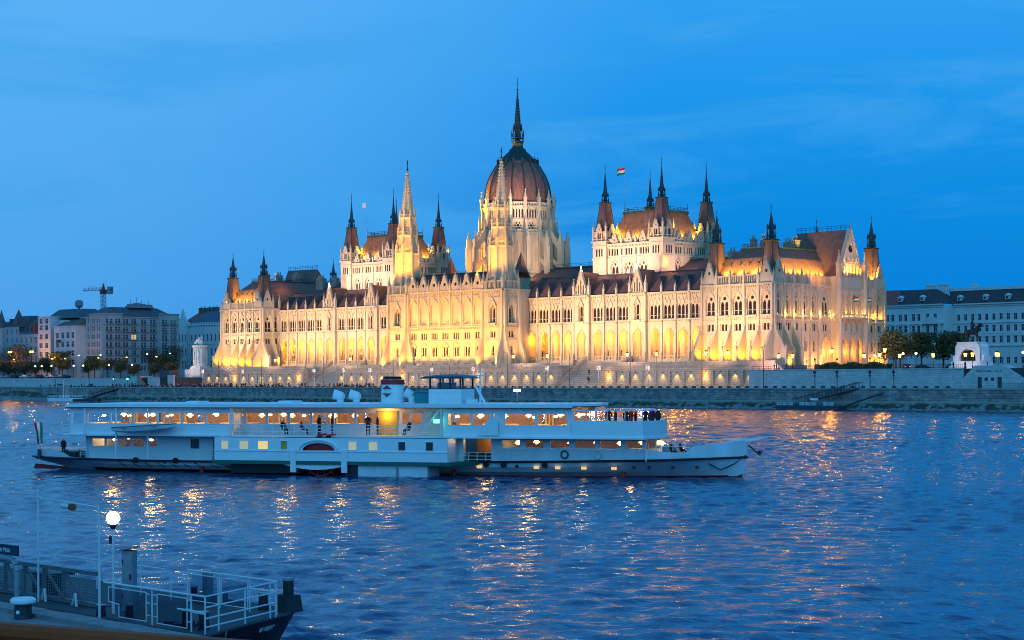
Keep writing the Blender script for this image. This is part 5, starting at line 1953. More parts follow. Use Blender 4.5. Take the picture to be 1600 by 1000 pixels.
    for u in (181, 191):
        d = MB(Tr(u, 199, 38.2))
        d.box(-.8, .8, -.4, 1.6, 0, 1.5)
        d.exty([(-1.1, 1.5), (1.1, 1.5), (0, 2.4)], -.5, 1.8)
        d.mi = 1
        d.box(-.5, .5, -.45, -.4, .3, 1.3)
        d.build('dormer', [M['plaster2'], M['wglass']], o)
    for x, y, w in ((190, 206, 3), (195, 207, 4), (205, 214, 2), (228, 214, .8)):
        MB().box(x - w / 2, x + w / 2, y, y + 2, 41, 45).box(x - w / 2 - .2, x + w / 2 + .2, y - .2, y + 2.2, 44.4, 44.8).build('chimney', M['plaster2'], o)
city()

# ------------------------------------------------------------------ monuments
def statue_horse():
    o = thing('equestrian_statue', 'dark bronze rider on horseback on a tall white arched pedestal', 'statue', (315, 25, 10.2), world=True)
    T = Tr(315, 25, 10.2)
    b = MB(T)
    b.box(-5.2, 5.2, -3.4, 3.4, 0, 1.0)
    b.box(-4.7, 4.7, -3.0, 3.0, 1.0, 2.2)
    b.T = T @ Matrix.Translation((0, -2.3, 0))
    b.plate([(-3.8, 2.2), (3.8, 2.2), (3.8, 6.2), (3.1, 7.2), (-3.1, 7.2), (-3.8, 6.2)], [rarch(0, 5.0, 2.3, 5.6)], 0, 1.0)
    b.T = T
    b.exty([(-3.8, 2.2), (3.8, 2.2), (3.8, 6.2), (3.1, 7.19), (-3.1, 7.19), (-3.8, 6.2)], -1.4, 2.4)
    b.box(-3.3, 3.3, -2.5, 2.6, 7.2, 7.5)
    for s in (-1, 1):
        b.box(s * 4.3 - .5, s * 4.3 + .5, -1.8, 2, 2.2, 3.8)
    b.build('pedestal', M['white'], o)
    r = MB(T)
    for i in range(9):                              # dark bronze relief figures in the arch
        x = -2.1 + i * .52
        r.tube((x, -1.5, 2.3), (x, -1.5, 4.2 + .5 * math.cos(x)), .2, 5)
        r.ball((x, -1.5, 4.5 + .5 * math.cos(x)), .17, 5, 4)
    r.box(-2.45, 2.45, -1.42, -1.35, 2.3, 5.2)
    r.build('relief', M['bronze'], o)
    # horse, walking to the right, built as one skinned body
    V = [(-.9, 0, 10.0), (0, 0, 9.9), (1.0, 0, 10.1), (1.7, 0, 11.0), (2.1, 0, 11.7), (2.55, 0, 11.5), (2.95, 0, 10.95),
         (-1.5, 0, 9.9), (-2.0, 0, 9.6), (-2.2, 0, 8.6),
         (-1.1, .4, 9.3), (-1.0, .42, 8.7), (-1.45, .42, 8.2), (-1.3, .42, 7.55),
         (-1.0, -.4, 9.3), (-.6, -.42, 8.7), (-1.0, -.42, 8.2), (-.9, -.42, 7.55),
         (1.05, .35, 9.3), (1.2, .36, 8.5), (1.15, .36, 7.55),
         (1.15, -.35, 9.4), (1.8, -.36, 9.0), (1.6, -.36, 8.3)]
    E = [(0, 1), (1, 2), (2, 3), (3, 4), (4, 5), (5, 6), (0, 7), (7, 8), (8, 9), (0, 10), (10, 11), (11, 12), (12, 13), (0, 14), (14, 15), (15, 16), (16, 17), (2, 18), (18, 19), (19, 20), (2, 21), (21, 22), (22, 23)]
    Rr = [.72, .68, .7, .42, .34, .28, .2, .5, .2, .14, .42, .24, .16, .16, .42, .24, .16, .16, .34, .18, .17, .34, .19, .14]
    me = skinned('horse', V, E, Rr, 1, M['bronze'])
    put('horse', me, o, Tr(315, 25, 8.75, 0, 1.19))
    V = [(0, 0, 10.6), (.05, 0, 11.3), (.1, 0, 12.0), (.15, 0, 12.45), (.2, 0, 12.85),
         (.25, .45, 10.4), (.55, .62, 9.7), (.4, .62, 9.0), (.25, -.45, 10.4), (.55, -.62, 9.7), (.4, -.62, 9.0),
         (.1, .45, 11.9), (.45, .55, 11.3), (.9, .3, 11.1), (.1, -.45, 11.9), (.45, -.55, 11.3), (.9, -.3, 11.2)]
    E = [(0, 1), (1, 2), (2, 3), (3, 4), (0, 5), (5, 6), (6, 7), (0, 8), (8, 9), (9, 10), (2, 11), (11, 12), (12, 13), (2, 14), (14, 15), (15, 16)]
    Rr = [.36, .38, .42, .14, .26, .26, .2, .14, .26, .2, .14, .17, .14, .1, .17, .14, .1]
    me = skinned('rider', V, E, Rr, 1, M['bronze'])
    put('rider', me, o, Tr(315, 25, 8.75, 0, 1.19))
    spot((315, 14, 10.8), (315, 25, 15), 1100, PALE, 70, .7, .4)

def skinned(name, V, E, Rr, sub, m):
    me = bpy.data.meshes.new(name)
    me.from_pydata(V, E, [])
    ob = bpy.data.objects.new(name, me)
    COL.objects.link(ob)
    sk = ob.modifiers.new('s', 'SKIN')
    if not me.skin_vertices:
        me.skin_vertices.new()
    for i, r in enumerate(Rr):
        me.skin_vertices[0].data[i].radius = (r, r) if not isinstance(r, tuple) else r
    me.skin_vertices[0].data[0].use_root = True
    sk.use_smooth_shade = True
    if sub:
        ss = ob.modifiers.new('u', 'SUBSURF')
        ss.levels = sub
        ss.render_levels = sub
    bpy.context.view_layer.update()
    dg = bpy.context.evaluated_depsgraph_get()
    res = bpy.data.meshes.new_from_object(ob.evaluated_get(dg), depsgraph=dg)
    res.name = name
    bpy.data.objects.remove(ob)
    bpy.data.meshes.remove(me)
    res.materials.clear()
    for x in (m if isinstance(m, (list, tuple)) else [m]):
        res.materials.append(x)
    return res
statue_horse()

def monument():
    o = thing('stone_monument', 'tall pale stone monument with a carved group on a fluted drum, left of the palace', 'monument', (-11, -3, 9), world=True)
    T = Tr(-11, -2, 9)
    b = MB(T)
    b.box(-8.5, 8.5, -1.6, 1.6, 0, 3.2)
    b.box(-3.6, 3.6, -2.6, 2.6, 0, 4.0)
    b.box(-3.1, 3.1, -2.2, 2.2, 4.0, 4.6)
    b.build('base', M['plaster2'], o)
    b = MB(T)
    b.rings(0, 0, [(2.8, 4.6), (2.6, 5), (2.6, 11.2), (3.3, 12.0), (3.3, 12.7)], 14)
    for i in range(14):
        a = 2 * PI * i / 14
        b.tube((2.65 * math.cos(a), 2.65 * math.sin(a), 5), (2.65 * math.cos(a), 2.65 * math.sin(a), 11.4), .22, 5)
    b.build('drum', M['plaster2'], o)
    for i, (x, y, h) in enumerate(((-1.9, -.8, 2.0), (-.7, -1.2, 2.6), (.6, -1.0, 3.4), (1.7, -.7, 2.2), (0, .6, 3.8))):
        V = [(x, y, 12.7), (x, y, 12.7 + h * .45), (x, y, 12.7 + h * .75), (x + .05, y, 12.7 + h * .88), (x + .08, y, 12.7 + h * 1.0), (x - .4, y - .2, 12.7 + h * .5), (x + .5, y - .2, 12.7 + h * .55)]
        me = skinned('figure', V, [(0, 1), (1, 2), (2, 3), (3, 4), (2, 5), (2, 6)], [.75, .6, .62, .26, .38, .26, .26], 1, M['plaster2'])
        put('figure', me, o, T)
    spot((-13, -22, 13.5), (-11, -2, 19), 9000, PALE, 80, .7, .4)  # added lamp hanging free with no fixture, whitens the monument
monument()

# stair ramp with lettering and doors on the right bank
o = thing('underpass_entrance', 'pale stone ramp building with two grey doors and faint lettering on the right bank', 'entrance', (348, -20, 5.3), world=True)
b = MB(Tr(0, -21.2, 0))
b.plate([(339, 5.2), (357.5, 5.2), (357.5, 6.6), (350.2, 10.9), (342.9, 10.9), (339, 7.2)], [rect(344.2, 1.2, 5.2, 8.0), rect(349.6, 1.2, 5.2, 8.0), rect(346.0, .9, 7.1, 7.9), rect(347.7, .9, 7.1, 7.9)], 0, .35)
b.exty([(339, 5.2), (357.5, 5.2), (357.5, 6.55), (350.2, 10.88), (342.9, 10.88), (339, 7.15)], .36, 5)
b.build('wall', M['bankwall'], o)
for x in (344.2, 349.6):
    MB(Tr(0, -20.95, 0)).box(x - .6, x + .6, 0, .08, 5.2, 8.0).build('door', M['darkgrey'], o)
for x in (346.0, 347.7):
    MB(Tr(0, -20.95, 0)).box(x - .45, x + .45, 0, .05, 7.1, 7.9).build('window', M['wglass'], o)
b = MB(Tr(0, -21.26, 0))
rng = random.Random(9)
x = 343.4
while x < 350.0:
    w = rng.uniform(.16, .3)
    if rng.random() > .14:
        b.box(x, x + .05, 0, .05, 9.3, 9.75)
        b.box(x, x + w, 0, .05, 9.68 if rng.random() > .5 else 9.3, 9.75 if rng.random() > .5 else 9.38)
        b.box(x + w - .05, x + w, 0, .05, 9.3, 9.75)
    x += w + .16
b.build('lettering', M['grey'], o)
b = MB()
for i in range(14):
    b.box(351 + i * .55, 351.05 + i * .55, -22.2, -22.15, 5.3, 6.6)
b.box(351, 358.5, -22.2, -22.15, 6.55, 6.62)
b.build('railing', M['iron'], o)

# ------------------------------------------------------------------ trees
def tree_proto(h, cw, ms, seed, dens, crown0=.28, bare=False, name='tree'):
    rng = random.Random(seed)
    tb = MB()
    tb.tube((0, 0, -.3), (.1, 0, h * .32), .28, 7, .2)
    tb.tube((.1, 0, h * .32), (-.1, .1, h * .85), .2, 6, .05)
    cents = []
    for i in range(9 if bare else 6):
        a = rng.uniform(0, 2 * PI)
        z0 = h * rng.uniform(.25, .55)
        r = cw * rng.uniform(.5, .95)
        z1 = h * rng.uniform(.5, .95)
        e = (math.cos(a) * r * .55, math.sin(a) * r * .55, z1)
        tb.tube((0, 0, z0), e, .1, 5, .03)
        cents.append(e)
        for k in range(5 if bare else 2):
            f = (e[0] + rng.uniform(-1, 1) * cw * .35, e[1] + rng.uniform(-1, 1) * cw * .35, e[2] + rng.uniform(-.1, .22) * h)
            tb.tube(e, f, .05, 4, .015)
            cents.append(f)
    cents.append((0, 0, h * .8))
    lb = MB()
    n = int(dens * 1500)
    for i in range(n):
        c = rng.choice(cents)
        s = cw * .30
        x, y, z = c[0] + rng.gauss(0, s), c[1] + rng.gauss(0, s), c[2] + rng.gauss(0, s * .75)
        if z < h * crown0 or (x * x + y * y) ** .5 > cw * 1.05 or z > h * 1.06:
            continue
        q = rng.uniform(.16, .38)
        ax = Vector((rng.uniform(-1, 1), rng.uniform(-1, 1), rng.uniform(-.6, 1))).normalized()
        u = ax.orthogonal().normalized() * q
        v = ax.cross(u)
        lb.mi = rng.randrange(len(ms))
        lb.add([tuple(Vector((x, y, z)) + u), tuple(Vector((x, y, z)) + v * .7), tuple(Vector((x, y, z)) - u), tuple(Vector((x, y, z)) - v * .7)], [(0, 1, 2, 3)])
    return tb.mesh('trunk', M['bark']), lb.mesh('crown', ms)
TP = {
    'dense': [tree_proto(9, 4.0, M['leaf'], s, 2.2) for s in (1, 2, 3)],
    'bare': [tree_proto(13, 5.0, M['leafdry'], s, .55, .35, True) for s in (4, 5)],
    'low': [tree_proto(6.5, 3.6, M['leafdry'] + M['leaf'][:1], s, 1.8, .15) for s in (6, 7)],
}
def trees(kind, label, group, spots):
    rng = random.Random(len(spots))
    for i, (x, y, z, s) in enumerate(spots):
        tm, cm = TP[kind][i % len(TP[kind])]
        t = thing('tree', label, 'tree', (x, y, z), rng.uniform(0, 6.28), group)
        t.scale = (s, s, s)
        link('trunk', tm, t)
        link('crown', cm, t)
trees('bare', 'thin leafed tall tree in front of the grey apartment house', 'tall thin trees by the apartment house', [(-70, 14, 9, .95), (-66, 22, 9, 1.0), (-73, 27, 9, .9), (-62, 8, 9, .85), (-150, -8, 9, 1.05), (-143, -7, 9, 1.1), (-160, -9, 9, 1.0), (-134, -9, 9, .95)])
trees('low', 'bushy brownish tree along the left embankment', 'bushy trees on the left embankment', [(-166, -14, 9, 1.0), (-158, -13, 9, 1.1), (-150, -14, 9, 1.0), (-142, -13, 9, 1.15), (-134, -14, 9, 1.1), (-126, -14, 9, 1.1), (-118, -13, 9, 1.0), (-176, -13, 9, 1.1), (-186, -13, 9, 1.0), (-34, -8, 9, .8), (-26, -6, 9, .9), (-48, -9, 9, .8), (-3.6, -1, 9.4, .6)])
trees('dense', 'dark green tree in front of the left apartment houses', 'green trees before the left apartment houses', [(-110, -12, 9, .95), (-102, -11, 9, 1.15), (-96, -13, 9, .9), (-80, -10, 9, .85), (-74, -11, 9, .95), (-67, -9, 9, .8), (-56, -10, 9, .8), (-44, 4, 9, .95), (-52, 8, 9, 1.0)])
trees('dense', 'dark green tree on the square right of the palace', 'green trees on the right square', [(285, 34, 10, 1.25), (291, 38, 10, 1.15), (280, 44, 10, 1.05), (297, 40, 10, 1.2), (303, 38, 10, 1.1), (327, 40, 10, .8), (331, 36, 10, .85), (337, 42, 10, .95), (343, 46, 10, .95)])
b = MB()
rng = random.Random(4)
for i in range(5200):
    x = rng.uniform(276, 300)
    h = 1.7 + .4 * math.sin(x * .9)
    y, z = rng.uniform(6, 9), 10.2 + rng.uniform(0, h)
    q = rng.uniform(.1, .25)
    b.mi = rng.randrange(3)
    b.add([(x - q, y, z - q), (x + q, y + rng.uniform(-.2, .2), z - q * .4), (x + q * .6, y, z + q), (x - q, y + .1, z + q * .7)], [(0, 1, 2, 3)])
tag(b.build('hedge', M['leaf']), 'long low dark hedge right of the palace below the trees', 'hedge')
# ------------------------------------------------------------------ lamps on the far bank
def lamp_proto(h, style, bulb):
    p = MB()
    p.rings(0, 0, [(.16, 0), (.14, .8), (.08, .9), (.06, h - .5)], 6)
    hd = MB()
    bl = MB()
    if style == 'ball':
        hd.rings(0, 0, [(.18, h - .5), (.22, h - .42)], 6)
        bl.ball((0, 0, h - .05), .33, 8, 6)
    elif style == 'lantern':
        hd.rings(0, 0, [(.2, h - .55), (.3, h - .5)], 6)
        hd.rings(0, 0, [(.5, h + .5), (.08, h + 1.0)], 6)
        bl.rings(0, 0, [(.3, h - .48), (.46, h + .48)], 6)
    elif style == 'twin':
        hd.tube((-.3, 0, h - .42), (.3, 0, h - .42), .07, 5)
        for s in (-1, 1):
            hd.tube((0, 0, h - .5), (s * .9, 0, h - .1), .05, 5)
            bl.ball((s * .9, 0, h + .1), .4, 8, 6)
    elif style == 'street':
        hd.path([(0, 0, h - .6), (.1, -.3, h - .1), (.2, -1.2, h + .1)], .05, 5)
        bl.ball((.2, -1.3, h), .34, 8, 5, .6)
    return p.mesh('post', M['iron']), hd.mesh('bracket', M['iron']), bl.mesh('lamp_bulb', M[bulb])
LP = {}
def lamps(style, h, bulb, label, group, spots, cat='street lamp', light=None, name='street_lamp'):
    k = (style, h, bulb)
    if k not in LP:
        LP[k] = lamp_proto(h, style, bulb)
    for x, y, z in spots:
        t = thing(name, label, cat, (x, y, z), 0, group)
        for n, me in zip(('post', 'bracket', 'lamp_bulb'), LP[k]):
            link(n, me, t)
        if light:
            point((x, y - .6, z + h + .2), light[0], light[1], .3)
lamps('street', 8.2, 'bulbo', 'amber street lamp on the left embankment road', 'amber lamps on the left road',
      [(-130.9, -15, 9), (-99, -15, 9), (-88.6, -15, 9), (-62.6, -15, 9), (-41.7, -15, 9), (-20.5, -15, 9.0), (-117, -15, 9)][:6], light=(1500, AMB))
lamps('twin', 11.5, 'bulbo', 'tall twin amber lamp above the bushy trees on the left', 'twin lamps on the left', [(-140, -13, 9), (-123, -12, 9)], light=(2400, AMB))
lamps('ball', 5.2, 'bulbw', 'white globe lamp on the left embankment', 'white globe lamps on the left bank', [(-152, -16, 9), (-113, -16, 9), (-98, -17, 9), (-82, -16, 9), (-74.5, -16, 9), (-55, -16, 9), (-38, -16, 9), (-106, -17, 9), (-164, -17, 9)])
lamps('street', 9.5, 'bulbw', 'tall street lamp with a white light before the apartment houses', 'tall white street lamps on the left', [(-69, -10, 9), (-36, -9, 9), (-20, -9, 9), (-86, -10, 9)])
lamps('lantern', 3.6, 'bulbo', 'small amber lantern lamp on the palace terrace', 'terrace lantern lamps', [(166.2, -4.5, G0), (181.2, -4.3, G0), (215, -4.5, G0), (226.5, -4.5, G0), (246, -5.3, G0), (124, -5.3, G0), (40.5, -4.5, G0), (84, -4.4, G0), (141, -5.3, G0), (254, -5.3, G0)])
lamps('lantern', 5.0, 'bulbo', 'large ornate amber lantern at the top of the wall by the palace side', 'large lanterns by the palace side', [(291.8, -8, 10.2), (308.5, -8, 10.2)], light=(1200, AMB))
lamps('lantern', 3.8, 'bulbo', 'small amber lamp standing on the square right of the palace', 'amber lamps on the right square', [(274, -8, 10.2), (278, -7, 10.2), (305.6, -6, 10.2), (309, 15, 10.2), (319.5, 14, 10.2), (324, 10, 10.2), (327, 18, 10.2), (330, 12, 10.2), (334, 20, 10.2), (299, 14, 10.2), (290, 10, 10.2)], light=(260, AMB))
lamps('ball', 4.2, 'bulbw', 'white globe lamp near the statue pedestal', 'white lamps by the statue', [(309, 0, 10.2), (315.5, -4, 10.2), (342, 4, 10.2), (287, 20, 10.2)])
# masts with floodlight clusters on the quay
def flood_mast(h, n, lit):
    p = MB().rings(0, 0, [(.14, 0), (.07, h)], 6)
    hd = MB()
    for k in range(n):
        z = h - .3 - k * .42
        for s in (-1, 1):
            hd.T = Tr(s * .45, 0, z, R(20 * s))
            hd.box(-.3, .3, -.25, .25, -.18, .18)
            hd.T = Matrix()
            hd.tube((0, 0, z), (s * .4, 0, z), .05, 4)
    gl = MB()
    for k in range(n):
        z = h - .3 - k * .42
        for s in (-1, 1):
            gl.T = Tr(s * .45, 0, z, R(20 * s))
            gl.box(-.26, .26, .25, .27, -.15, .15)
            gl.box(-.3, -.29, -.1, .2, -.12, .12)
    return p.mesh('post', M['grey']), hd.mesh('lamp_head', M['grey']), gl.mesh('lamp_glass', M['bulbs' if lit else 'bulbw'])
FM = flood_mast(6.6, 3, True)
for i, x in enumerate((22, 47, 88, 104, 118, 148.5, 168, 200, 221, 240)):
    t = thing('floodlight_mast', 'slim mast with a cluster of floodlights on the quay below the palace', 'floodlight mast', (x, -24, 5.2), 0, 'floodlight masts on the quay')
    for n, me in zip(('post', 'lamp_head', 'lamp_glass'), FM):
        link(n, me, t)
pm = MB().rings(0, 0, [(.15, 0), (.08, 10.5)], 6).path([(0, 0, 10.4), (0, -.5, 10.9), (0, -1.4, 11)], .06, 5).mesh('lamp_post', M['darkgrey'])
for i, x in enumerate((-78, -52, -24, 12, 36, 62, 97, 133, 160, 186, 212, 236, 262, 283)):
    t = tag(put('lamp_post', pm, None, Tr(x, -27, 5.2)), 'tall thin unlit lamp post standing on the quay road', 'lamp post', 'unlit lamp posts on the quay road')
sg = MB().rings(0, 0, [(.12, 0), (.08, 7.4)], 6).rings(0, 0, [(.3, 7.4), (.08, 8.0)], 6).mesh('post', M['iron'])
sd2 = MB()
for z, a in ((4.2, .45), (3.3, .3)):
    sd2.add([(a * math.cos(2 * PI * i / 10), -.14, z + a * math.sin(2 * PI * i / 10)) for i in range(10)] + [(a * math.cos(2 * PI * i / 10), -.08, z + a * math.sin(2 * PI * i / 10)) for i in range(10)],
            [tuple(range(10)), tuple(range(19, 9, -1))] + [(i, (i + 1) % 10, 10 + (i + 1) % 10, 10 + i) for i in range(10)])
sd2 = sd2.mesh('sign_disc', M['navycloth'])
for x in (299.6, 306.5, 316.5, 323.5):
    t = thing('lamp_post', 'black post with round signs on the quay right of the palace', 'lamp post', (x, -27, 5.2), 0, 'posts with round signs on the right quay')
    link('post', sg, t)
    link('sign_disc', sd2, t)
# traffic signals
for x, bulb, lb in ((-28.6, 'bulbg', 'traffic signal with a bright green light by the stair block'), (-38.6, 'bulbg', 'smaller green traffic signal left of the stair block')):
    t = thing('traffic_signal', lb, 'traffic light', (x, -24, 5.2))
    MB().rings(0, 0, [(.09, 0), (.07, 3.6)], 6).build('post', M['iron'], t)
    MB().box(-.2, .2, -.15, .15, 3.0, 4.3).build('housing', M['iron'], t)
    MB().ball((0, -.2, 3.3), .42 if x > -30 else .26, 8, 6).build('lens', M[bulb], t)

# ------------------------------------------------------------------ people and blocks on the quay
def figure(kind, m):
    if kind == 'stand':
        V = [(0, 0, .95), (0, 0, 1.2), (0, 0, 1.42), (0, -.01, 1.53), (0, -.03, 1.66), (.1, 0, .88), (.11, 0, .48), (.11, .02, .06), (.11, -.12, .03), (-.1, 0, .88), (-.11, 0, .48), (-.11, .02, .06), (-.11, -.12, .03),
             (.2, 0, 1.38), (.25, .03, 1.1), (.24, -.06, .85), (-.2, 0, 1.38), (-.25, .03, 1.1), (-.24, -.06, .85)]
    elif kind == 'walk':
        V = [(0, 0, .93), (0, -.03, 1.18), (0, -.05, 1.4), (0, -.06, 1.51), (0, -.09, 1.64), (.09, 0, .87), (.1, -.2, .5), (.1, -.28, .08), (.1, -.42, .06), (-.09, 0, .87), (-.1, .1, .46), (-.1, .36, .12), (-.1, .28, .03),
             (.2, -.04, 1.36), (.26, .12, 1.1), (.25, .16, .88), (-.2, -.04, 1.36), (-.25, -.1, 1.08), (-.22, -.3, .92)]
    else:
        V = [(0, 0, .5), (0, .03, .75), (0, .02, .98), (0, 0, 1.09), (0, -.03, 1.22), (.1, -.06, .48), (.12, -.45, .48), (.12, -.5, .08), (.12, -.62, .04), (-.1, -.06, .48), (-.12, -.45, .48), (-.12, -.5, .08), (-.12, -.62, .04),
             (.2, .02, .94), (.25, -.05, .68), (.18, -.3, .55), (-.2, .02, .94), (-.25, -.05, .68), (-.18, -.3, .55)]
    E = [(0, 1), (1, 2), (2, 3), (3, 4), (0, 5), (5, 6), (6, 7), (7, 8), (0, 9), (9, 10), (10, 11), (11, 12), (2, 13), (13, 14), (14, 15), (2, 16), (16, 17), (17, 18)]
    Rr = [.15, .14, .16, .06, .115, .1, .075, .05, .04, .1, .075, .05, .04, .07, .05, .04, .07, .05, .04]
    me = skinned('person', V, E, Rr, 1, [m, M['skin']])
    hz = 1.04 if kind == 'sit' else 1.5
    for p in me.polygons:
        if p.center.z > hz + .03:
            p.material_index = 1
    return me
PM = {}
def person_mesh(kind, mk):
    if (kind, mk) not in PM:
        PM[(kind, mk)] = figure(kind, M[mk])
    return PM[(kind, mk)]
PL = {'stand': 'small dark figure standing on the far quay below the palace wall', 'walk': 'small dark figure walking on the far quay below the palace wall', 'sit': 'small dark figure seated at the far quay edge below the palace'}
rng = random.Random(21)
blk = MB().box(-.42, .42, -.42, .42, 0, .62).box(-.34, .34, -.34, .34, .62, .72).mesh('stone_bollard', M['darkgrey'])
x = -55
while x < 345:
    tag(put('stone_bollard', blk, None, Tr(x, -35.4, 5.17)), 'squat dark stone block in the long row along the quay edge', 'bollard', 'stone blocks along the quay edge')
    x += 3.0
nper = 0
xp = -75
while xp < 352:
    dens = 1.0 if -20 < xp < 285 else .42
    xp += rng.expovariate(.62 * dens)
    k = rng.choice(['stand', 'stand', 'walk', 'sit', 'sit'])
    if nper >= 190: break
    for j in range(rng.choice([1, 1, 1, 2, 3])):
        px = xp + j * .75 + rng.uniform(-.2, .2)
        y = rng.uniform(-36, -34.6) if k == 'sit' else rng.uniform(-35.4, -29)
        o = put('person', person_mesh(k, rng.choice(['dark', 'dark', 'navycloth'])), None, Tr(px, y, 5.17, rng.uniform(0, 6.28), rng.uniform(.98, 1.12)))
        tag(o, PL[k], 'person', 'people along the far quay')
        nper += 1
for k, x, y, z in (('stand', 196.5, -1.5, 9.2), ('walk', 201, -6.5, 6.4), ('sit', 198.6, -4.2, 7.5)):
    o = put('person', person_mesh(k, 'dark'), None, Tr(x, y, z, .4, 1.05))
    tag(o, {'stand': 'dark figure standing half way up the right grand stair', 'walk': 'dark figure walking at the foot of the right grand stair', 'sit': 'dark figure sitting on the right grand stair'}[k], 'person')
for i, x in enumerate((275.5, 277, 281, 293.5, 303.5, 304.4, 306.5, 332, 336, 341)):
    o = put('person', person_mesh('stand' if i % 2 else 'walk', 'dark'), None, Tr(x, -12 - (i % 3), 10.2, i * 1.3, 1.05))
    tag(o, 'small dark figure on the square above the wall right of the palace', 'person', 'people on the right square')

# parked cars along the left embankment and one on the right
def car_proto(col):
    b = MB()
    b.exty([(-2.1, .35), (2.1, .35), (2.15, .8), (1.4, .95), (.7, 1.45), (-1.1, 1.45), (-1.8, .95), (-2.15, .85)], -.85, .85)
    body = b.mesh('body', col)
    g = MB().exty([(.72, 1.38), (1.3, .98), (-1.65, .98), (-1.05, 1.38)], -.87, .87).mesh('window', M['wglass'])
    w = MB()
    for x in (-1.3, 1.3):
        w.tube((x, -.9, .33), (x, .9, .33), .33, 10)
    wh = w.mesh('wheel', M['rubber'])
    t = MB()
    for s in (-.6, .6):
        t.box(-2.22, -2.14, s - .16, s + .16, .62, .8)
    return body, g, wh, t.mesh('tail_light', M['bulbr'])
cm = [car_proto(mat('car_paint_' + n, c, .3)) for n, c in (('dark', (.02, .025, .035)), ('silver', (.3, .3, .32)), ('white', (.6, .6, .6)))]
for i in range(13):
    x = -172 + i * 7.2
    t = thing('parked_car', 'small car parked under the trees on the left embankment', 'car', (x, -17, 9.0), 0, 'cars on the left embankment')
    for n, me in zip(('body', 'window', 'wheel', 'tail_light'), cm[(i * 5) % 3]):
        link(n, me, t)
t = thing('parked_car', 'dark car with red tail lights left of the statue pedestal', 'car', (307.5, 4, 10.2), 2.3)
for n, me in zip(('body', 'window', 'wheel', 'tail_light'), cm[0]):
    link(n, me, t)
for i, x in enumerate((303, 299)):
    t = thing('parked_car', 'dark car at the corner of the palace beyond the railing', 'car', (300 + i * 5, 24 + 8 * i, 10.2), .3, 'dark cars at the palace corner')
    for n, me in zip(('body', 'window', 'wheel', 'tail_light'), cm[0]):
        link(n, me, t)

# ------------------------------------------------------------------ flags on the palace
def flag(loc, h, label, w=2.6, cols=('cloth_r', 'cloth_w', 'cloth_g'), tilt=0):
    t = thing('flag', label, 'flag', loc)
    MB().tube((0, 0, 0), (tilt, 0, h), .07, 5, .04).build('flagpole', M['grey'], t)
    b = MB()
    n = 8
    for k, _ in enumerate(cols):
        b.mi = k
        for i in range(n):
            q = []
            for (a, c) in ((i, 0), (i + 1, 0), (i + 1, 1), (i, 1)):
                u = a / n
                z = h - .1 - (k + c) * w * .21 - u * w * .12 - .06 * math.sin(u * 6)
                q.append((tilt - u * w, .25 * math.sin(u * 7 + .4) * (.3 + u), z))
            b.add(q, [(0, 1, 2, 3)])
    b.build('flag_cloth', [M[c] for c in cols], t)
flag((189.2, 24.0, 62.0), 14.8, 'red white and green flag flying above the right chamber roof', 3.6)
flag((60.0, 23.5, 62.0), 12.6, 'white flag above the left chamber roof', 2.8, ('cloth_w', 'cloth_w', 'cloth_w'))
for i, u in enumerate((36.6, 43.0)):
    flag((270.6, u, 25.8), 6.4, ('red white and green flag hanging by the balcony of the palace side', 'second red white and green flag right of the palace side balcony')[i], 2.2, tilt=.0)
MB(Tr(11, 9.5, 46)).box(-.4, .4, -.4, .4, 0, .8)
me = skinned('roof_statue', [(0, 0, 0), (0, 0, 1.3), (0, 0, 2.2), (0, 0, 2.7), (0, 0, 3.1), (-.5, 0, 1.6), (.6, 0, 3.0)], [(0, 1), (1, 2), (2, 3), (3, 4), (2, 5), (2, 6)], [.45, .35, .38, .15, .24, .13, .12], 1, M['white'])
tag(put('roof_statue', me, None, Tr(19, 12, 46.4)), 'small white statue on the roof of the left pavilion', 'statue')

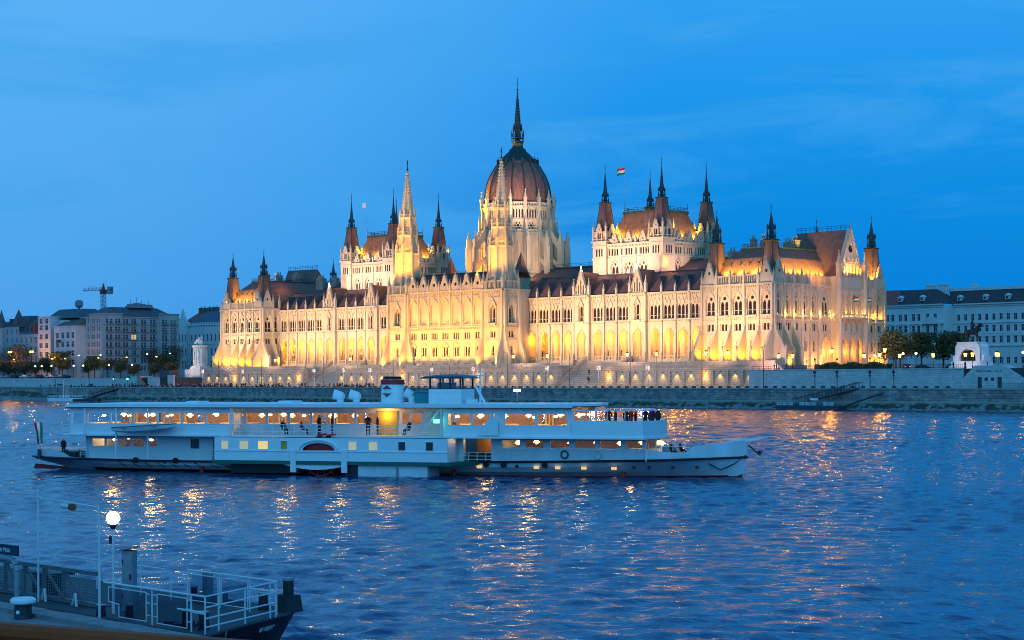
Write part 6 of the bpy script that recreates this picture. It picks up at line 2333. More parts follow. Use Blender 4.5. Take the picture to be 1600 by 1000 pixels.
# ------------------------------------------------------------------ landing stages on the far side
def landing(name, label, x0, x1, y, z, gx, gz, sign):
    o = thing(name, label, 'landing stage', ((x0 + x1) / 2, y, 0), world=True)
    b = MB()
    b.extz([(x0 + .8, y - 3), (x1 - .8, y - 3), (x1, y - 1.5), (x1, y + 2.5), (x0, y + 2.5), (x0, y - 1.5)], -.4, z)
    b.build('hull', M['darkgrey' if sign else 'white'], o)
    r = MB()
    for k in range(int((x1 - x0) / 1.1)):
        x = x0 + .6 + k * 1.1
        r.tube((x, y - 2.8, z), (x, y - 2.8, z + 1.1), .04, 4)
        r.tube((x, y + 2.3, z), (x, y + 2.3, z + 1.1), .04, 4)
    for yy in (y - 2.8, y + 2.3):
        for zz in (.55, 1.1):
            r.tube((x0 + .5, yy, z + zz), (x1 - .5, yy, z + zz), .05, 4)
    r.build('railing', M['white' if not sign else 'grey'], o)
    if sign:
        p = MB()
        for k in range(10):
            if k not in (3, 7):
                p.box(x0 + .8 + k * 1.75, x0 + 2.3 + k * 1.75, y - 2.75, y - 2.7, z + .15, z + 1.0)
        p.build('screen', M['plaster2'], o)
    g = MB()
    for s in (-1, 1):
        yy = y + 1.5 + s * .0
        for d in (-.8, .8):
            a, c = Vector((gx[0], y + 1 + d, gz[0])), Vector((gx[1], -36.5 + d, gz[1]))
            up = Vector((0, 0, 1.5))
            if s > 0:
                continue
            g.tube(tuple(a), tuple(c), .16, 4)
            g.tube(tuple(a + up), tuple(c + up), .1, 4)
            n = 22
            for k in range(n + 1):
                q = a.lerp(c, k / n)
                g.tube(tuple(q), tuple(q + up), .06, 4)
    a, c = Vector((gx[0], y + 1, gz[0])), Vector((gx[1], -36.5, gz[1]))
    d = (c - a).normalized()
    n2 = Vector((-d.y, d.x, 0)).normalized() * .8
    g.add([tuple(a + n2), tuple(a - n2), tuple(c - n2), tuple(c + n2)], [(0, 1, 2, 3)])
    g.build('gangway', M['darkgrey'], o)
    return o
o = landing('landing_stage', 'long dark landing stage moored below the right end of the palace', 300, 318.4, -42.5, 1.0, (303.5, 320), (1.2, 5.4), True)
s = MB().box(311.2, 313.6, -45.6, -45.5, 2.4, 3.0)
s.build('sign_board', M['white'], o)
s = MB()
s.tube((319, -42, 1), (327.5, -38, 4.2), .25, 6)
s.build('mooring_boom', M['darkgrey'], o)
o = landing('landing_stage', 'small white landing stage with masts at the left bank', -51.5, -33.2, -43.5, 1.1, (-26, -14.7), (1.3, 4.9), False)
for x in (-44, -42, -40.5):
    MB().tube((x, -43.5, 1.1), (x, -43.5, 8.0 if x < -43 else 6.5), .09, 5).build('mast', M['white'], o)
MB().extz([(-33, -46), (-19, -46), (-18, -44), (-19, -42), (-33, -42)], -.3, .8).build('float', M['navy'], o)
# ------------------------------------------------------------------ the paddle steamer
BO, BA = Vector((431.6, -324.3, 0)), R(27.35)
def bl(x, y, z):
    v = Matrix.Rotation(BA, 4, 'Z') @ Vector((x, y, z))
    return (v.x + BO.x, v.y + BO.y, v.z + BO.z)
M['deckwood'] = mat('deck_planks', (.16, .11, .07), .7, var=.2, scale=2)
M['salon'] = mat('brown_saloon_panelling', (.24, .13, .06), .5, var=.25, scale=1.2)
M['curtain'] = mat('yellow_curtain', (.60, .40, .08), .8)
M['tablecloth'] = mat('cream_tablecloth', (.62, .48, .26), .8)

def steamer():
    S = thing('paddle_steamer', 'long white paddle steamer with two lit decks and a white funnel crossing the river', 'steamer', tuple(BO), BA)
    def P(b, name, m, parent=S, smooth=False): return b.build(name, m, parent, smooth)
    # hull, lofted through stations
    def interp(tab, s):
        for (a, u), (c, w) in zip(tab[:-1], tab[1:]):
            if s <= c:
                t = (s - a) / (c - a) if c > a else 0
                return u + (w - u) * max(0, t)
        return tab[-1][1]
    hbd = [(-7.4, .25), (-7.0, 1.1), (-6, 2.0), (-4.5, 2.8), (-2.5, 3.4), (0, 3.7), (5, 3.95), (10, 4), (47, 4), (50, 3.88), (51.5, 3.65), (53, 3.15), (55, 2.2), (57, 1.05), (58.1, .32), (58.5, .06)]
    hbw = [(-7.4, 0.02), (-3.8, .05), (-2, 1.9), (1, 3.0), (5, 3.6), (10, 3.85), (14, 3.9), (43, 3.9), (48, 3.3), (52, 2.2), (55, 1.15), (57, .42), (58, .06), (58.5, .02)]
    zkeel = [(-7.4, .95), (-5.5, .5), (-3.8, -.05), (-1.5, -.5), (57.9, -.5), (58.2, -.1), (58.5, 2.6)]
    zrub = [(-7.4, 1.12), (0, 1.04), (6, .95), (24, .95), (45, 1.3), (52, 1.45), (58.5, 1.62)]
    ztop = [(-7.4, 1.92), (-3.6, 1.78), (-2.4, 1.6), (-1.6, 1.2), (0, 1.12), (6, 1.0), (24, 1.0), (38, 1.15), (38.4, 2.3), (50.8, 2.28), (52.6, 2.08), (53.9, 2.05), (54.6, 2.55), (58.5, 3.02)]
    ss = [-7.4, -7, -6.5, -6, -5.2, -4.5, -3.6, -3, -2.4, -1.6, -.8, 0, 1.5, 3, 5, 8, 11, 14, 20, 26, 32, 38, 38.4, 42, 45, 48, 50.8, 52.0, 53.0, 53.9, 54.6, 55.5, 56.3, 57, 57.6, 58.1, 58.3, 58.5]
    b = MB()
    rows = []
    for s in ss:
        kz, rz_, tz = interp(zkeel, s), interp(zrub, s), interp(ztop, s)
        wd, ww = interp(hbd, s), interp(hbw, s)
        ring = []
        for t in (0, .12, .28, .5, .75, 1):
            z = kz + (rz_ - kz) * t
            zz = max(0, min(1, (z + .1) / (rz_ + .1)))
            hw = ww * (t ** .35) * (1 - zz) + (ww + (wd - ww) * zz ** .8) * zz if t > 0 else .02
            ring.append((hw, z))
        ring.append((wd + .02, rz_ + (tz - rz_) * .5))
        ring.append((wd + .03, tz))
        rows.append((s, ring))
    n = len(rows[0][1])
    for side in (-1, 1):
        vs = [(s, 4 + side * h, z) for s, ring in rows for h, z in ring]
        fs = [(i * n + j, (i + 1) * n + j, (i + 1) * n + j + 1, i * n + j + 1) for i in range(len(rows) - 1) for j in range(n - 1)]
        b.add(vs, fs)
    hull = P(b, 'hull', [M['hullwhite'], M['red']], smooth=False)
    for p in hull.data.polygons:
        if p.center.z < .10 and -2 < p.center.x < 58.4: p.material_index = 1
    d = MB()
    for i in range(len(rows) - 1):
        (s0, r0), (s1, r1) = rows[i], rows[i + 1]
        w0, w1 = r0[5][0], r1[5][0]
        z0, z1 = r0[5][1] + .02, r1[5][1] + .02
        d.add([(s0, 4 - w0, z0), (s1, 4 - w1, z1), (s1, 4 + w1, z1), (s0, 4 + w0, z0)], [(0, 1, 2, 3)])
    P(d, 'deck', M['deckwood'])
    for side in (-1, 1):
        pts = [(s, 4 + side * (ring[5][0] + .06), ring[5][1]) for s, ring in rows]
        P(MB().path(pts, .10, 6), 'rub_rail', M['navy'], hull)
    for side in (-1, 1):
        wl = MB()
        wl.path([(s, 4 + side * (interp(hbw, s) + .04), .13) for s in ss if 14 < s < 57.5], .05, 5)
        P(wl, 'waterline_stripe', M['red'], hull)
    # mooring-rope loops hanging along the after hull
    rp = MB()
    for k in range(10):
        x = 3.4 + k * 1.25
        rp.path([(x + .9 * t, .18 - .1 * t, .92 - .5 * t ** .6) for t in (0, .2, .45, .75, 1)], .035, 4)
    P(rp, 'hull_rope', M['rubber'], hull)
    for s in (37.0, 41.9, 43.7, 45.9, 48.4):
        P(MB(Tr(s, .02, .78)).box(-.22, .22, -.03, .03, -.12, .12), 'porthole', M['litwin'], hull)
    for s in (8, 11, 13.2, 50, 51.2, 53, 54.8, 40.2):
        y = 4 - interp(hbd, s) * .97
        P(MB(Tr(s, y, .86)).tube((0, -.05, 0), (0, .06, 0), .15, 10), 'porthole', M['navy'], hull)
    for s in (34.8, 49.2, 11.7):
        P(MB(Tr(s, -.12, .25)).tube((0, 0, -.3), (0, 0, .3), .2, 8), 'fender', M['red'], hull)
    P(MB().exty([(-7.6, -.05), (-4.0, -.45), (-3.8, .1), (-7.4, .38)], 3.9, 4.1), 'rudder', M['red'])
    # bowsprit, anchor
    P(MB().exty([(56.4, 2.74), (58.5, 2.86), (60.1, 3.2), (60.1, 3.27), (57.5, 3.06)], 3.8, 4.2), 'bowsprit', M['white'])
    a = MB()
    a.tube((58.6, 3.9, 2.6), (59.4, 3.8, 1.9), .07, 5)
    a.tube((59.5, 3.5, 2.1), (59.6, 4.2, 2.1), .09, 5)
    a.mi = 1
    a.ball((59.5, 3.8, 2.0), .2, 6, 4)
    P(a, 'anchor', [M['iron'], M['red']])
    P(MB().path([(55.6, 2.5, 1.15), (56.5, 2.95, .62), (57.5, 3.5, 1.1), (58.4, 3.85, 1.8)], .045, 5), 'anchor_chain', M['iron'])
    # after deck: bitts, rails and crew clutter
    st = MB()
    for x in (-5.4, -4.4, -2.6, -1.2):
        P(MB().tube((x, 1.4, 1.0), (x, 1.4, 1.8), .16, 8), 'bollard', M['darkgrey'])
    st.box(-4.4, -2.0, 2, 5, 1.05, 1.6)
    P(st, 'deck_locker', M['darkgrey'])
    def rail(b, x0, x1, y, z0, z1, n=3, step=1.2, r=.035):
        k = max(1, int(abs(x1 - x0) / step))
        for i in range(k + 1):
            x = x0 + (x1 - x0) * i / k
            b.tube((x, y, z0), (x, y, z1), r, 4)
        for i in range(n):
            z = z0 + (z1 - z0) * (i + 1) / n
            b.tube((x0, y, z), (x1, y, z), r, 4)
    rl = MB(); rail(rl, -.6, .4, .45, 1.2, 1.75, 3, .5); P(rl, 'railing', M['white'])
    rl = MB(); rail(rl, 12.6, 14.4, .05, 1.0, 1.9, 4, .6); P(rl, 'railing', M['white'])
    rl = MB(); rail(rl, 35.3, 38.3, .05, 1.1, 1.95, 3, .7); P(rl, 'railing', M['white'])
    rl = MB(); rail(rl, 51, 54, 1.1, 2.2, 2.9, 2, .8); P(rl, 'railing', M['white'])
    rl = MB(); rail(rl, 15, 32.2, -1.42, 3.35, 4.2, 3, 1.0); P(rl, 'railing', M['white'])
    rl = MB(); rail(rl, -1.3, -.6, -1.4, 3.3, 4.1, 3, .5); P(rl, 'railing', M['white'])
    rl = MB(); rail(rl, 45.4, 51.1, -1.35, 4.62, 5.45, 1, 1.4); P(rl, 'railing', M['white'])
    rl = MB(); rail(rl, 45.4, 49.5, 9.35, 4.62, 5.45, 1, 1.4); P(rl, 'railing', M['white'])
    P(MB().path([(51.1, -1.35, 5.45), (51.85, 1.5, 5.45), (51.95, 3, 5.45), (51.65, 5, 5.45), (50.85, 7.3, 5.45)], .04, 4), 'railing', M['white'])
    # main deck houses
    def house_wall(x0, x1, y, z0, z1, wins, name, m='white', arch=None):
        b = MB(Tr(0, y, 0))
        hs = [rect((a + c) / 2, c - a, w0, w1) for a, c, w0, w1 in wins]
        if arch: hs.append(arch)
        b.plate(rect((x0 + x1) / 2, x1 - x0, z0, z1), hs, 0, .08)
        return P(b, name, M[m])
    def window(parent, x0, x1, z0, z1, y, m='clear', mull=0):
        f = MB(Tr(0, y, 0))
        t = .045
        f.box(x0, x1, -.03, .05, z0, z0 + t)
        f.box(x0, x1, -.03, .05, z1 - t, z1)
        f.box(x0, x0 + t, -.025, .045, z0 + t, z1 - t)
        f.box(x1 - t, x1, -.025, .045, z0 + t, z1 - t)
        for k in range(mull):
            x = x0 + (x1 - x0) * (k + 1) / (mull + 1)
            f.box(x - .03, x + .03, -.02, .04, z0 + t, z1 - t)
        f.mi = 1
        f.add([(x0, .06, z0), (x1, .06, z0), (x1, .06, z1), (x0, .06, z1)], [(0, 1, 2, 3)])
        return f.build('window', [M['white'], M[m]], parent)
    aft = [(.75, 2.0, 2.15, 2.9), (2.15, 3.3, 2.15, 2.9), (3.45, 4.6, 2.15, 2.9), (4.75, 5.9, 2.15, 2.9), (6.05, 7.2, 2.15, 2.9)]
    h = house_wall(.4, 12.6, .25, 1.0, 3.14, aft + [(10.4, 11.3, 2.0, 2.95)], 'after_deckhouse')
    for w in aft: window(h, *w, .25)
    window(h, 10.4, 11.3, 2.0, 2.95, .25, 'wglass')
    for q in ((.4, .5, .3, 7.7, 1.0, 3.14), (12.4, 12.6, .3, 7.7, 1.0, 3.14), (7.6, 7.7, .35, 7.6, 1.0, 3.1), (.5, 12.4, 7.55, 7.75, 1.0, 2.0)):
        P(MB().box(*q), 'bulkhead', M['white'], h)
    P(MB().box(.6, 7.5, 6.4, 6.5, 1.0, 3.1), 'panelling', M['salon'], h)
    P(MB().box(-.3, 0, .9, 1.2, 1.1, 3.14), 'pillar', M['white'], h)
    P(MB().box(12.9, 13.3, .7, 1.1, 1.0, 3.14), 'pillar', M['white'], h)
    # sponson and paddle house
    sw = [(15, 15.75, 'litpale'), (16.7, 17.6, 'litpale'), (18.4, 19.4, 'litwin'), (20.5, 21.15, 'curtain'), (26.6, 27.4, 'litpale'), (28.4, 29.25, 'litpale'), (31.0, 31.7, 'wglass'), (33.4, 34.1, 'wglass')]
    arch = [(22.5, 2.12), (25.4, 2.12)] + [(23.95 + 1.45 * math.cos(PI * i / 12), 2.12 + .62 * math.sin(PI * i / 12)) for i in range(13)]
    h2 = house_wall(14.4, 35.3, -3, 1.25, 3.16, [(a, c, 2.15, 2.92) for a, c, _ in sw], 'paddle_house', arch=arch)
    for a, c, m in sw: window(h2, a, c, 2.15, 2.92, -3, m, 0)
    for q in ((14.4, 14.5, -2.95, 0, 1.25, 3.16), (35.2, 35.3, -2.95, 0, 1.25, 3.16), (14.4, 35.3, 10.9, 11, 1.25, 3.16)):
        P(MB().box(*q), 'bulkhead', M['white'], h2)
    hood = MB(Tr(0, -3, 0))
    for k in range(14):
        a0, a1 = PI * k / 14, PI * (k + 1) / 14
        hood.tube((23.95 + 1.75 * math.cos(a0), -.06, 2.12 + .85 * math.sin(a0)), (23.95 + 1.75 * math.cos(a1), -.06, 2.12 + .85 * math.sin(a1)), .1, 5)
    for x in (21.7, 26.3):
        hood.box(x - .25, x + .25, -.14, 0, .3, 2.2)
    hood.box(21.4, 26.6, -.1, 0, 2.0, 2.12)
    hood.box(14.4, 35.3, -.06, 0, 2.02, 2.1)
    P(hood, 'moulding', M['white'], h2)
    P(MB().box(21.9, 26.0, -2.6, -2.5, 1.3, 3.1), 'arch_lining', M['red'], h2)
    P(MB().extz([(12.8, -.2), (14.2, -3.1), (35.5, -3.1), (37, -.2), (37, 8.2), (35.5, 11.1), (14.2, 11.1), (12.8, 8.2)], .95, 1.24), 'sponson', M['green'])
    cr = [(20.7, .94)] + [(20.7 + 6.0 * t, .94 - .42 * math.sin(PI * t)) for t in [i / 12 for i in range(13)]] + [(26.7, .94)]
    P(MB().exty(cr, -3.0, -2.85), 'wheel_guard', M['white'])
    # the paddle wheel, with floats and spokes
    pw = MB(Tr(24.0, 0, 1.55))
    for y in (-2.6, -.6):
        for k in range(14):
            a0, a1 = 2 * PI * k / 14, 2 * PI * (k + 1) / 14
            pw.tube((1.55 * math.cos(a0), y, 1.55 * math.sin(a0)), (1.55 * math.cos(a1), y, 1.55 * math.sin(a1)), .06, 4)
            pw.tube((0, y, 0), (1.8 * math.cos(a0), y, 1.8 * math.sin(a0)), .05, 4)
    for k in range(14):
        a = 2 * PI * k / 14
        c, s = math.cos(a), math.sin(a)
        pw.add([(1.3 * c - .05 * s, -2.6, 1.3 * s + .05 * c), (1.95 * c + .12 * s, -2.6, 1.95 * s - .12 * c), (1.95 * c + .12 * s, -.6, 1.95 * s - .12 * c), (1.3 * c - .05 * s, -.6, 1.3 * s + .05 * c)], [(0, 1, 2, 3)])
    P(pw, 'paddle_wheel', M['red'])
    P(MB().box(26.2, 27.4, -2.7, -.2, -.3, .94), 'sponson_dark_block', M['navy'])  # dark block painted in for the shade inside an opening here
    P(MB().box(15, 21.4, -1.2, -.2, .1, .94), 'sponson_dark_block', M['navy'])
    P(MB().box(27.4, 33.5, -2.8, 0, -.3, .94), 'sponson_float', M['hullwhite'])
    P(MB().tube((30.9, -2.9, .1), (30.9, -2.9, .8), .08, 6), 'ladder', M['grey'])
    # forward deckhouse
    fw = [(38.95, 40.5), (40.95, 42.5), (43.05, 44.65), (45.2, 46.85), (47.2, 49.0), (49.35, 50.75)]
    h3 = house_wall(38.4, 51.0, .1, 2.28, 3.14, [(a, c, 2.34, 3.02) for a, c in fw], 'forward_deckhouse')
    for a, c in fw: window(h3, a, c, 2.34, 3.02, .1)
    for q in ((38.4, 38.5, .15, 7.9, 1.1, 3.14), (39, 51, 7.8, 7.9, 1.2, 2.4)):
        P(MB().box(*q), 'bulkhead', M['white'], h3)
    P(MB().box(38.6, 51, 6.0, 6.1, 1.2, 3.1), 'panelling', M['salon'], h3)
    e = MB()
    for x, y in ((51.0, .1), (51.6, 1.2), (51.75, 2.5), (51.35, 4.2), (50.8, 6), (50, 7.9)):
        e.box(x - .05, x + .05, y - .05, y + .05, 1.4, 3.14)
    e.mi = 1
    for (x0, y0), (x1, y1) in (((51, .1), (51.6, 1.2)), ((51.6, 1.2), (51.75, 2.5)), ((51.75, 2.5), (51.35, 4.2)), ((51.35, 4.2), (50.8, 6)), ((50.8, 6), (50, 7.9))):
        e.add([(x0, y0, 2.28), (x1, y1, 2.28), (x1, y1, 3.14), (x0, y0, 3.14)], [(0, 1, 2, 3)])
    e.mi = 0
    e.extz([(51, .1), (51.6, 1.2), (51.75, 2.5), (51.35, 4.2), (50.8, 6), (50, 7.9)], 1.3, 2.28)
    P(e, 'window', [M['white'], M['clear']], h3)
    P(MB().box(38.0, 38.39, .1, .5, 1.1, 3.14), 'pillar', M['white'], h3)
    P(MB().box(35.32, 35.7, -.2, .3, 1.1, 3.14), 'pillar', M['white'], h3)
    P(MB().box(35.5, 38.3, 3.8, 3.9, 1.1, 3.1), 'inner_door', M['salon'], h3)
    P(MB().box(36.0, 38.0, .6, 3.2, 1.1, 1.9), 'counter', M['wood'], h3)
    # life rings and rope on the forward side
    for x in (47.1, 44.3):
        t = MB()
        for k in range(12):
            a0, a1 = 2 * PI * k / 12, 2 * PI * (k + 1) / 12
            t.tube((x + .3 * math.cos(a0), -.05, 1.85 + .3 * math.sin(a0)), (x + .3 * math.cos(a1), -.05, 1.85 + .3 * math.sin(a1)), .07, 5)
        P(t, 'life_ring', M['cloth_w'] if x > 46 else M['darkgrey'])
    for x in (5.2, 37.6, 39.1, 42.6, 9.1):
        P(MB().tube((x, -.1, 1.0), (x, .05, 1.0), .26, 10), 'tyre_fender', M['rubber'])
    # upper deck slab and saloon
    sl = [(-1.3, -1.5), (51.2, -1.5), (51.95, 1.5), (52.05, 3), (51.75, 5), (50.95, 7.3), (49.5, 9.5), (-1.3, 9.5)]
    P(MB().extz(sl, 3.16, 3.32), 'upper_deck', M['white'])
    P(MB().extz([(x, y - .02 if y < 4 else y + .02) for x, y in sl], 3.13, 3.155), 'deck_edge', M['navy'])
    YU = -1.2
    def upper(x0, x1, y, panes, name='saloon_side'):
        b = MB(Tr(0, y, 0))
        b.plate(rect((x0 + x1) / 2, x1 - x0, 3.32, 5.62), [rect((a + c) / 2, c - a, 4.2, 5.2) for a, c in panes], 0, .1)
        o = b.build(name, M['white'], S)
        for a, c in panes: window(o, a, c, 4.2, 5.2, y)
        return o
    pa = [(-.35, .95)] + [(1.15 + i * 2.32, 3.35 + i * 2.32) for i in range(6)]
    u1 = upper(-.6, 15.2, YU, pa)
    pm = [(15.6 + i * 2.05, 17.5 + i * 2.05) for i in range(8)]
    u2 = upper(15.3, 34.2, .6, [(a, c) for a, c in pm if not (26.5 < a < 28.6)])
    P(MB().box(27.8, 29.6, .52, .58, 3.35, 5.3), 'lit_door', M['curtain'], u2)
    pf = [(34.7, 36.75), (36.9, 38.8), (39.6, 42.2), (42.35, 44.9)]
    u3 = upper(34.3, 45.3, YU, pf)
    b = MB()
    for x, ya in ((-.6, YU), (15.2, YU), (34.25, YU), (45.2, YU)):
        if x in (15.2, 34.25): b.box(x, x + .08, ya + .05, .6, 3.32, 5.6)
        else: b.box(x, x + .08, ya + .05, 9.2, 3.32, 4.2)
    b.box(-.6, 45.3, 9.2, 9.28, 3.32, 4.2)
    b.box(-.6, 45.3, 9.2, 9.28, 5.2, 5.6)
    for k in range(16):
        b.box(-.6 + k * 3, -.45 + k * 3, 9.2, 9.28, 4.2, 5.2)
    P(b, 'bulkhead', M['white'])
    # saloon lining on the far side: brown panelling with gaps
    for k in range(11):
        P(MB().box(-.45 + k * 4.1, 3.3 + k * 4.1, 7.4, 7.5, 3.35, 5.6), 'panelling', M['salon'])
    c = MB()
    for k in range(9):
        x = .5 + k * 5.0
        for t in range(3):
            c.box(x + t * .3, x + t * .3 + .16, 7.28, 7.38, 3.9, 5.4)
    P(c, 'curtain', M['curtain'])
    # thin roof edge, beams
    P(MB().extz([(-.8, -1.7), (45.4, -1.7), (45.4, 9.7), (-.8, 9.7)], 5.64, 5.95), 'saloon_roof', M['white'])
    P(MB().box(-.8, 45.4, -1.72, -1.66, 5.60, 5.66), 'roof_gutter', M['navy'])
    P(MB().extz([(45.38, -1.7), (46.3, -.6), (46.95, 1.5), (46.6, 4), (46.2, 6.5), (45.6, 9.2), (45.38, 9.7)], 5.78, 5.95), 'bow_canopy', M['white'])
    P(MB().extz([(45.38, -1.5), (46.2, -.5), (46.8, 1.5), (46.5, 4), (46.1, 6.5), (45.5, 9.0), (45.38, 9.5)], 5.70, 5.775), 'canopy_lining', M['darkgrey'])
    bw = MB()
    for side in (0, 1):
        ys = [(45.3, -1.38), (51.15, -1.38), (51.85, 1.5), (51.95, 3)] if not side else [(45.3, 9.38), (49.5, 9.38), (50.85, 7.3), (51.65, 5), (51.95, 3)]
        for (x0, y0), (x1, y1) in zip(ys[:-1], ys[1:]):
            bw.add([(x0, y0, 3.32), (x1, y1, 3.32), (x1, y1, 4.62), (x0, y0, 4.62)], [(0, 1, 2, 3)])
            bw.add([(x0 - .05, y0 + (.06 if not side else -.06), 3.32), (x1 - .06, y1 + (.06 if not side else -.06), 3.32), (x1 - .06, y1 + (.06 if not side else -.06), 4.62), (x0 - .05, y0 + (.06 if not side else -.06), 4.62)], [(0, 1, 2, 3)])
    P(bw, 'bulwark', M['white'])
    P(MB().extz([(46.2, -1.2), (51.0, -1.2), (51.6, 1.6), (51.7, 3), (51.4, 5), (50.6, 7.2), (49.3, 9), (46.2, 9)], 3.33, 3.82), 'deck_platform', M['deckwood'])
    sc = MB()
    for x in (45.45, 46.2):
        sc.box(x - .04, x + .04, -1.3, -1.2, 4.6, 5.7)
    sc.mi = 1
    sc.add([(45.4, -1.25, 4.62), (47.9, -1.25, 4.62), (47.9, -1.25, 5.3), (45.4, -1.25, 5.6)], [(0, 1, 2, 3)])
    P(sc, 'wind_screen', [M['white'], M['clear']])
    # side posts up to the roof
    for x in (1.1, 4.2, 7.3, 15.25, 34.25):
        P(MB().tube((x, -1.62, 1.2 if x in (4.2, 7.3) else 3.3), (x, -1.62, 5.7), .08, 6), 'post', M['white'])
    # stair beside the saloon
    stair = MB()
    for k in range(8):
        stair.box(32.2 + k * .22, 32.6 + k * .22, -1.3, -.4, 3.35 + k * .3, 3.4 + k * .3)
    stair.tube((32.3, -1.35, 4.2), (34.2, -1.35, 6.4), .04, 4)
    stair.tube((32.3, -1.35, 3.4), (34.2, -1.35, 5.7), .06, 4)
    P(stair, 'stair', M['white'])
    # folded mast and its stay
    P(MB().exty([(37.3, 3.4), (39.1, 3.4), (39.1, 4.6), (38.3, 5.3), (38.4, 4.9)], -1.46, -1.36), 'mast_tabernacle', M['white'])
    P(MB().tube((38.7, -1.42, 4.8), (36.3, 1.2, 7.4), .12, 8).tube((36.6, 1.5, 5.9), (36.6, 1.5, 9.0), .09, 8).tube((36.0, 1.5, 8.3), (37.4, 1.5, 8.3), .05, 6), 'mast', M['white'])
    # funnel with painted band and badge, wheelhouse, vents
    f = MB(Tr(27.8, 4, 0) @ Matrix.Diagonal((1.0, .8, 1, 1)))
    f.rings(0, 0, [(1.02, 5.95), (.98, 7.55)], 20)
    fo = P(f, 'funnel', M['white'], smooth=False)
    f = MB(Tr(27.8, 4, 0) @ Matrix.Diagonal((1.0, .8, 1, 1)))
    f.rings(0, 0, [(1.06, 7.56), (1.06, 7.98)], 20)
    P(f, 'funnel_band', M['red'], fo)
    f = MB(Tr(27.8, 4, 0) @ Matrix.Diagonal((1.0, .8, 1, 1)))
    f.rings(0, 0, [(.98, 7.99), (.8, 8.12), (.8, 8.25)], 20)
    P(f, 'funnel_cap', M['iron'], fo)
    g = MB(Tr(27.6, 3.16, 0))
    g.exty([(-.42, 7.18), (.42, 7.18), (.14, 7.36), (0, 7.48), (-.14, 7.36)], -.06, .1)
    g.mi = 1
    g.exty([(-.42, 6.8), (.42, 6.8), (.14, 6.62), (0, 6.48), (-.14, 6.62)], -.06, .1)
    P(g, 'funnel_badge', [M['red'], M['green']], fo)
    for x in (23.1, 24.6):
        v = MB(Tr(x, 3.6, 0))
        v.rings(0, 0, [(.3, 5.95), (.3, 6.45)], 12)
        v.ball((0, 0, 6.55), .42, 12, 8)
        v.tube((0, 0, 6.6), (-.55, -.12, 6.72), .36, 12, .46)
        v.mi = 1
        v.tube((-.555, -.12, 6.72), (-.56, -.12, 6.72), .4, 12)
        v.mi = 0
        v.rings(0, 0, [(.34, 6.0), (.34, 6.06)], 12)
        P(v, 'cowl_vent', [M['white'], M['grey']])
    v = MB(Tr(29.7, 3.8, 0))
    v.rings(0, 0, [(.34, 5.95), (.34, 6.6)], 10)
    v.tube((0, 0, 6.6), (-.6, -.1, 6.9), .34, 10, .42)
    P(v, 'cowl_vent', M['white'])
    P(MB().box(30.3, 31.7, 2.8, 5.2, 5.95, 6.9).box(30.2, 31.8, 2.7, 5.3, 6.9, 6.98), 'skylight_box', M['teal'])
    w = MB()
    w.box(31.7, 34.6, 2.4, 5.8, 5.95, 7.15)
    for k in range(5):
        w.box(31.68, 34.62, 2.36, 5.84, 6.1 + k * .2, 6.13 + k * .2)
    wo = P(w, 'wheelhouse', M['white'])
    w = MB()
    for x in (31.8, 32.7, 33.6, 34.5):
        for y in (2.5, 5.7):
            w.box(x - .06, x + .06, y - .06, y + .06, 7.15, 8.05)
    w.box(31.7, 34.6, 2.4, 5.8, 7.15, 7.22)
    w.mi = 1
    w.add([(31.8, 2.48, 7.2), (34.5, 2.48, 7.2), (34.5, 2.48, 8.05), (31.8, 2.48, 8.05)], [(0, 1, 2, 3)])
    w.add([(34.5, 2.48, 7.2), (34.5, 5.7, 7.2), (34.5, 5.7, 8.05), (34.5, 2.48, 8.05)], [(0, 1, 2, 3)])
    P(w, 'window', [M['navy'], M['clear']], wo)
    P(MB().frus((31.0, 35.1, 1.9, 6.3), 8.05, (31.3, 34.8, 2.2, 6.0), 8.22).frus((31.3, 34.8, 2.2, 6), 8.22, (32.4, 34, 3.4, 4.8), 8.4), 'wheelhouse_roof', M['navy'], wo)
    P(MB().box(32.3, 33.9, 2.9, 3.2, 7.2, 7.7), 'steering_column', M['wood'], wo)
    P(MB().box(35.0, 35.8, 2.6, 3.2, 5.95, 6.3).box(17, 18.4, 4, 6, 5.95, 6.15).box(8, 9.2, 4, 6, 5.95, 6.12), 'roof_locker', M['white'])
    P(MB().box(39.35, 39.85, 2.0, 2.3, 6.95, 7.15), 'searchlight', M['bulbw'])
    P(MB().tube((39.6, 2.15, 5.95), (39.6, 2.15, 6.95), .06, 6), 'searchlight_post', M['grey'])
    P(MB().box(33.6, 34.1, -1.66, -1.56, 4.4, 4.7), 'side_light', M['bulbg'])
    # saloon furniture: tables, hanging lamps
    lamp = MB().ball((0, 0, 0), .17, 8, 6).rings(0, 0, [(.3, -.02), (.1, .22)], 8).mesh('saloon_lamp', M['bulbs'])
    flat = MB().ball((0, 0, 0), .2, 8, 5, .5).mesh('saloon_lamp', M['bulbw'])
    table = MB().rings(0, 0, [(.1, 0), (.08, .7)], 6).rings(0, 0, [(.62, .42), (.58, .74)], 8).mesh('table', M['tablecloth'])
    rg = random.Random(8)
    for i in range(20):
        x = .5 + i * 2.25 + rg.uniform(-.3, .3)
        if 26.5 < x < 30.5: continue
        link('saloon_lamp', lamp if i % 3 else flat, S).location = (x, rg.uniform(1.4, 3.0), 4.92 + rg.uniform(-.1, .08))
        link('saloon_lamp', lamp if i % 2 else flat, S).location = (x + .9, rg.uniform(4.4, 6.4), 4.85 + rg.uniform(-.1, .1))
        link('table', table, S).location = (x + .5, rg.uniform(1.2, 2.2) + (1 if 15 < x < 34 else -.6), 3.45)
        link('table', table, S).location = (x - .3, 5.2, 3.45)
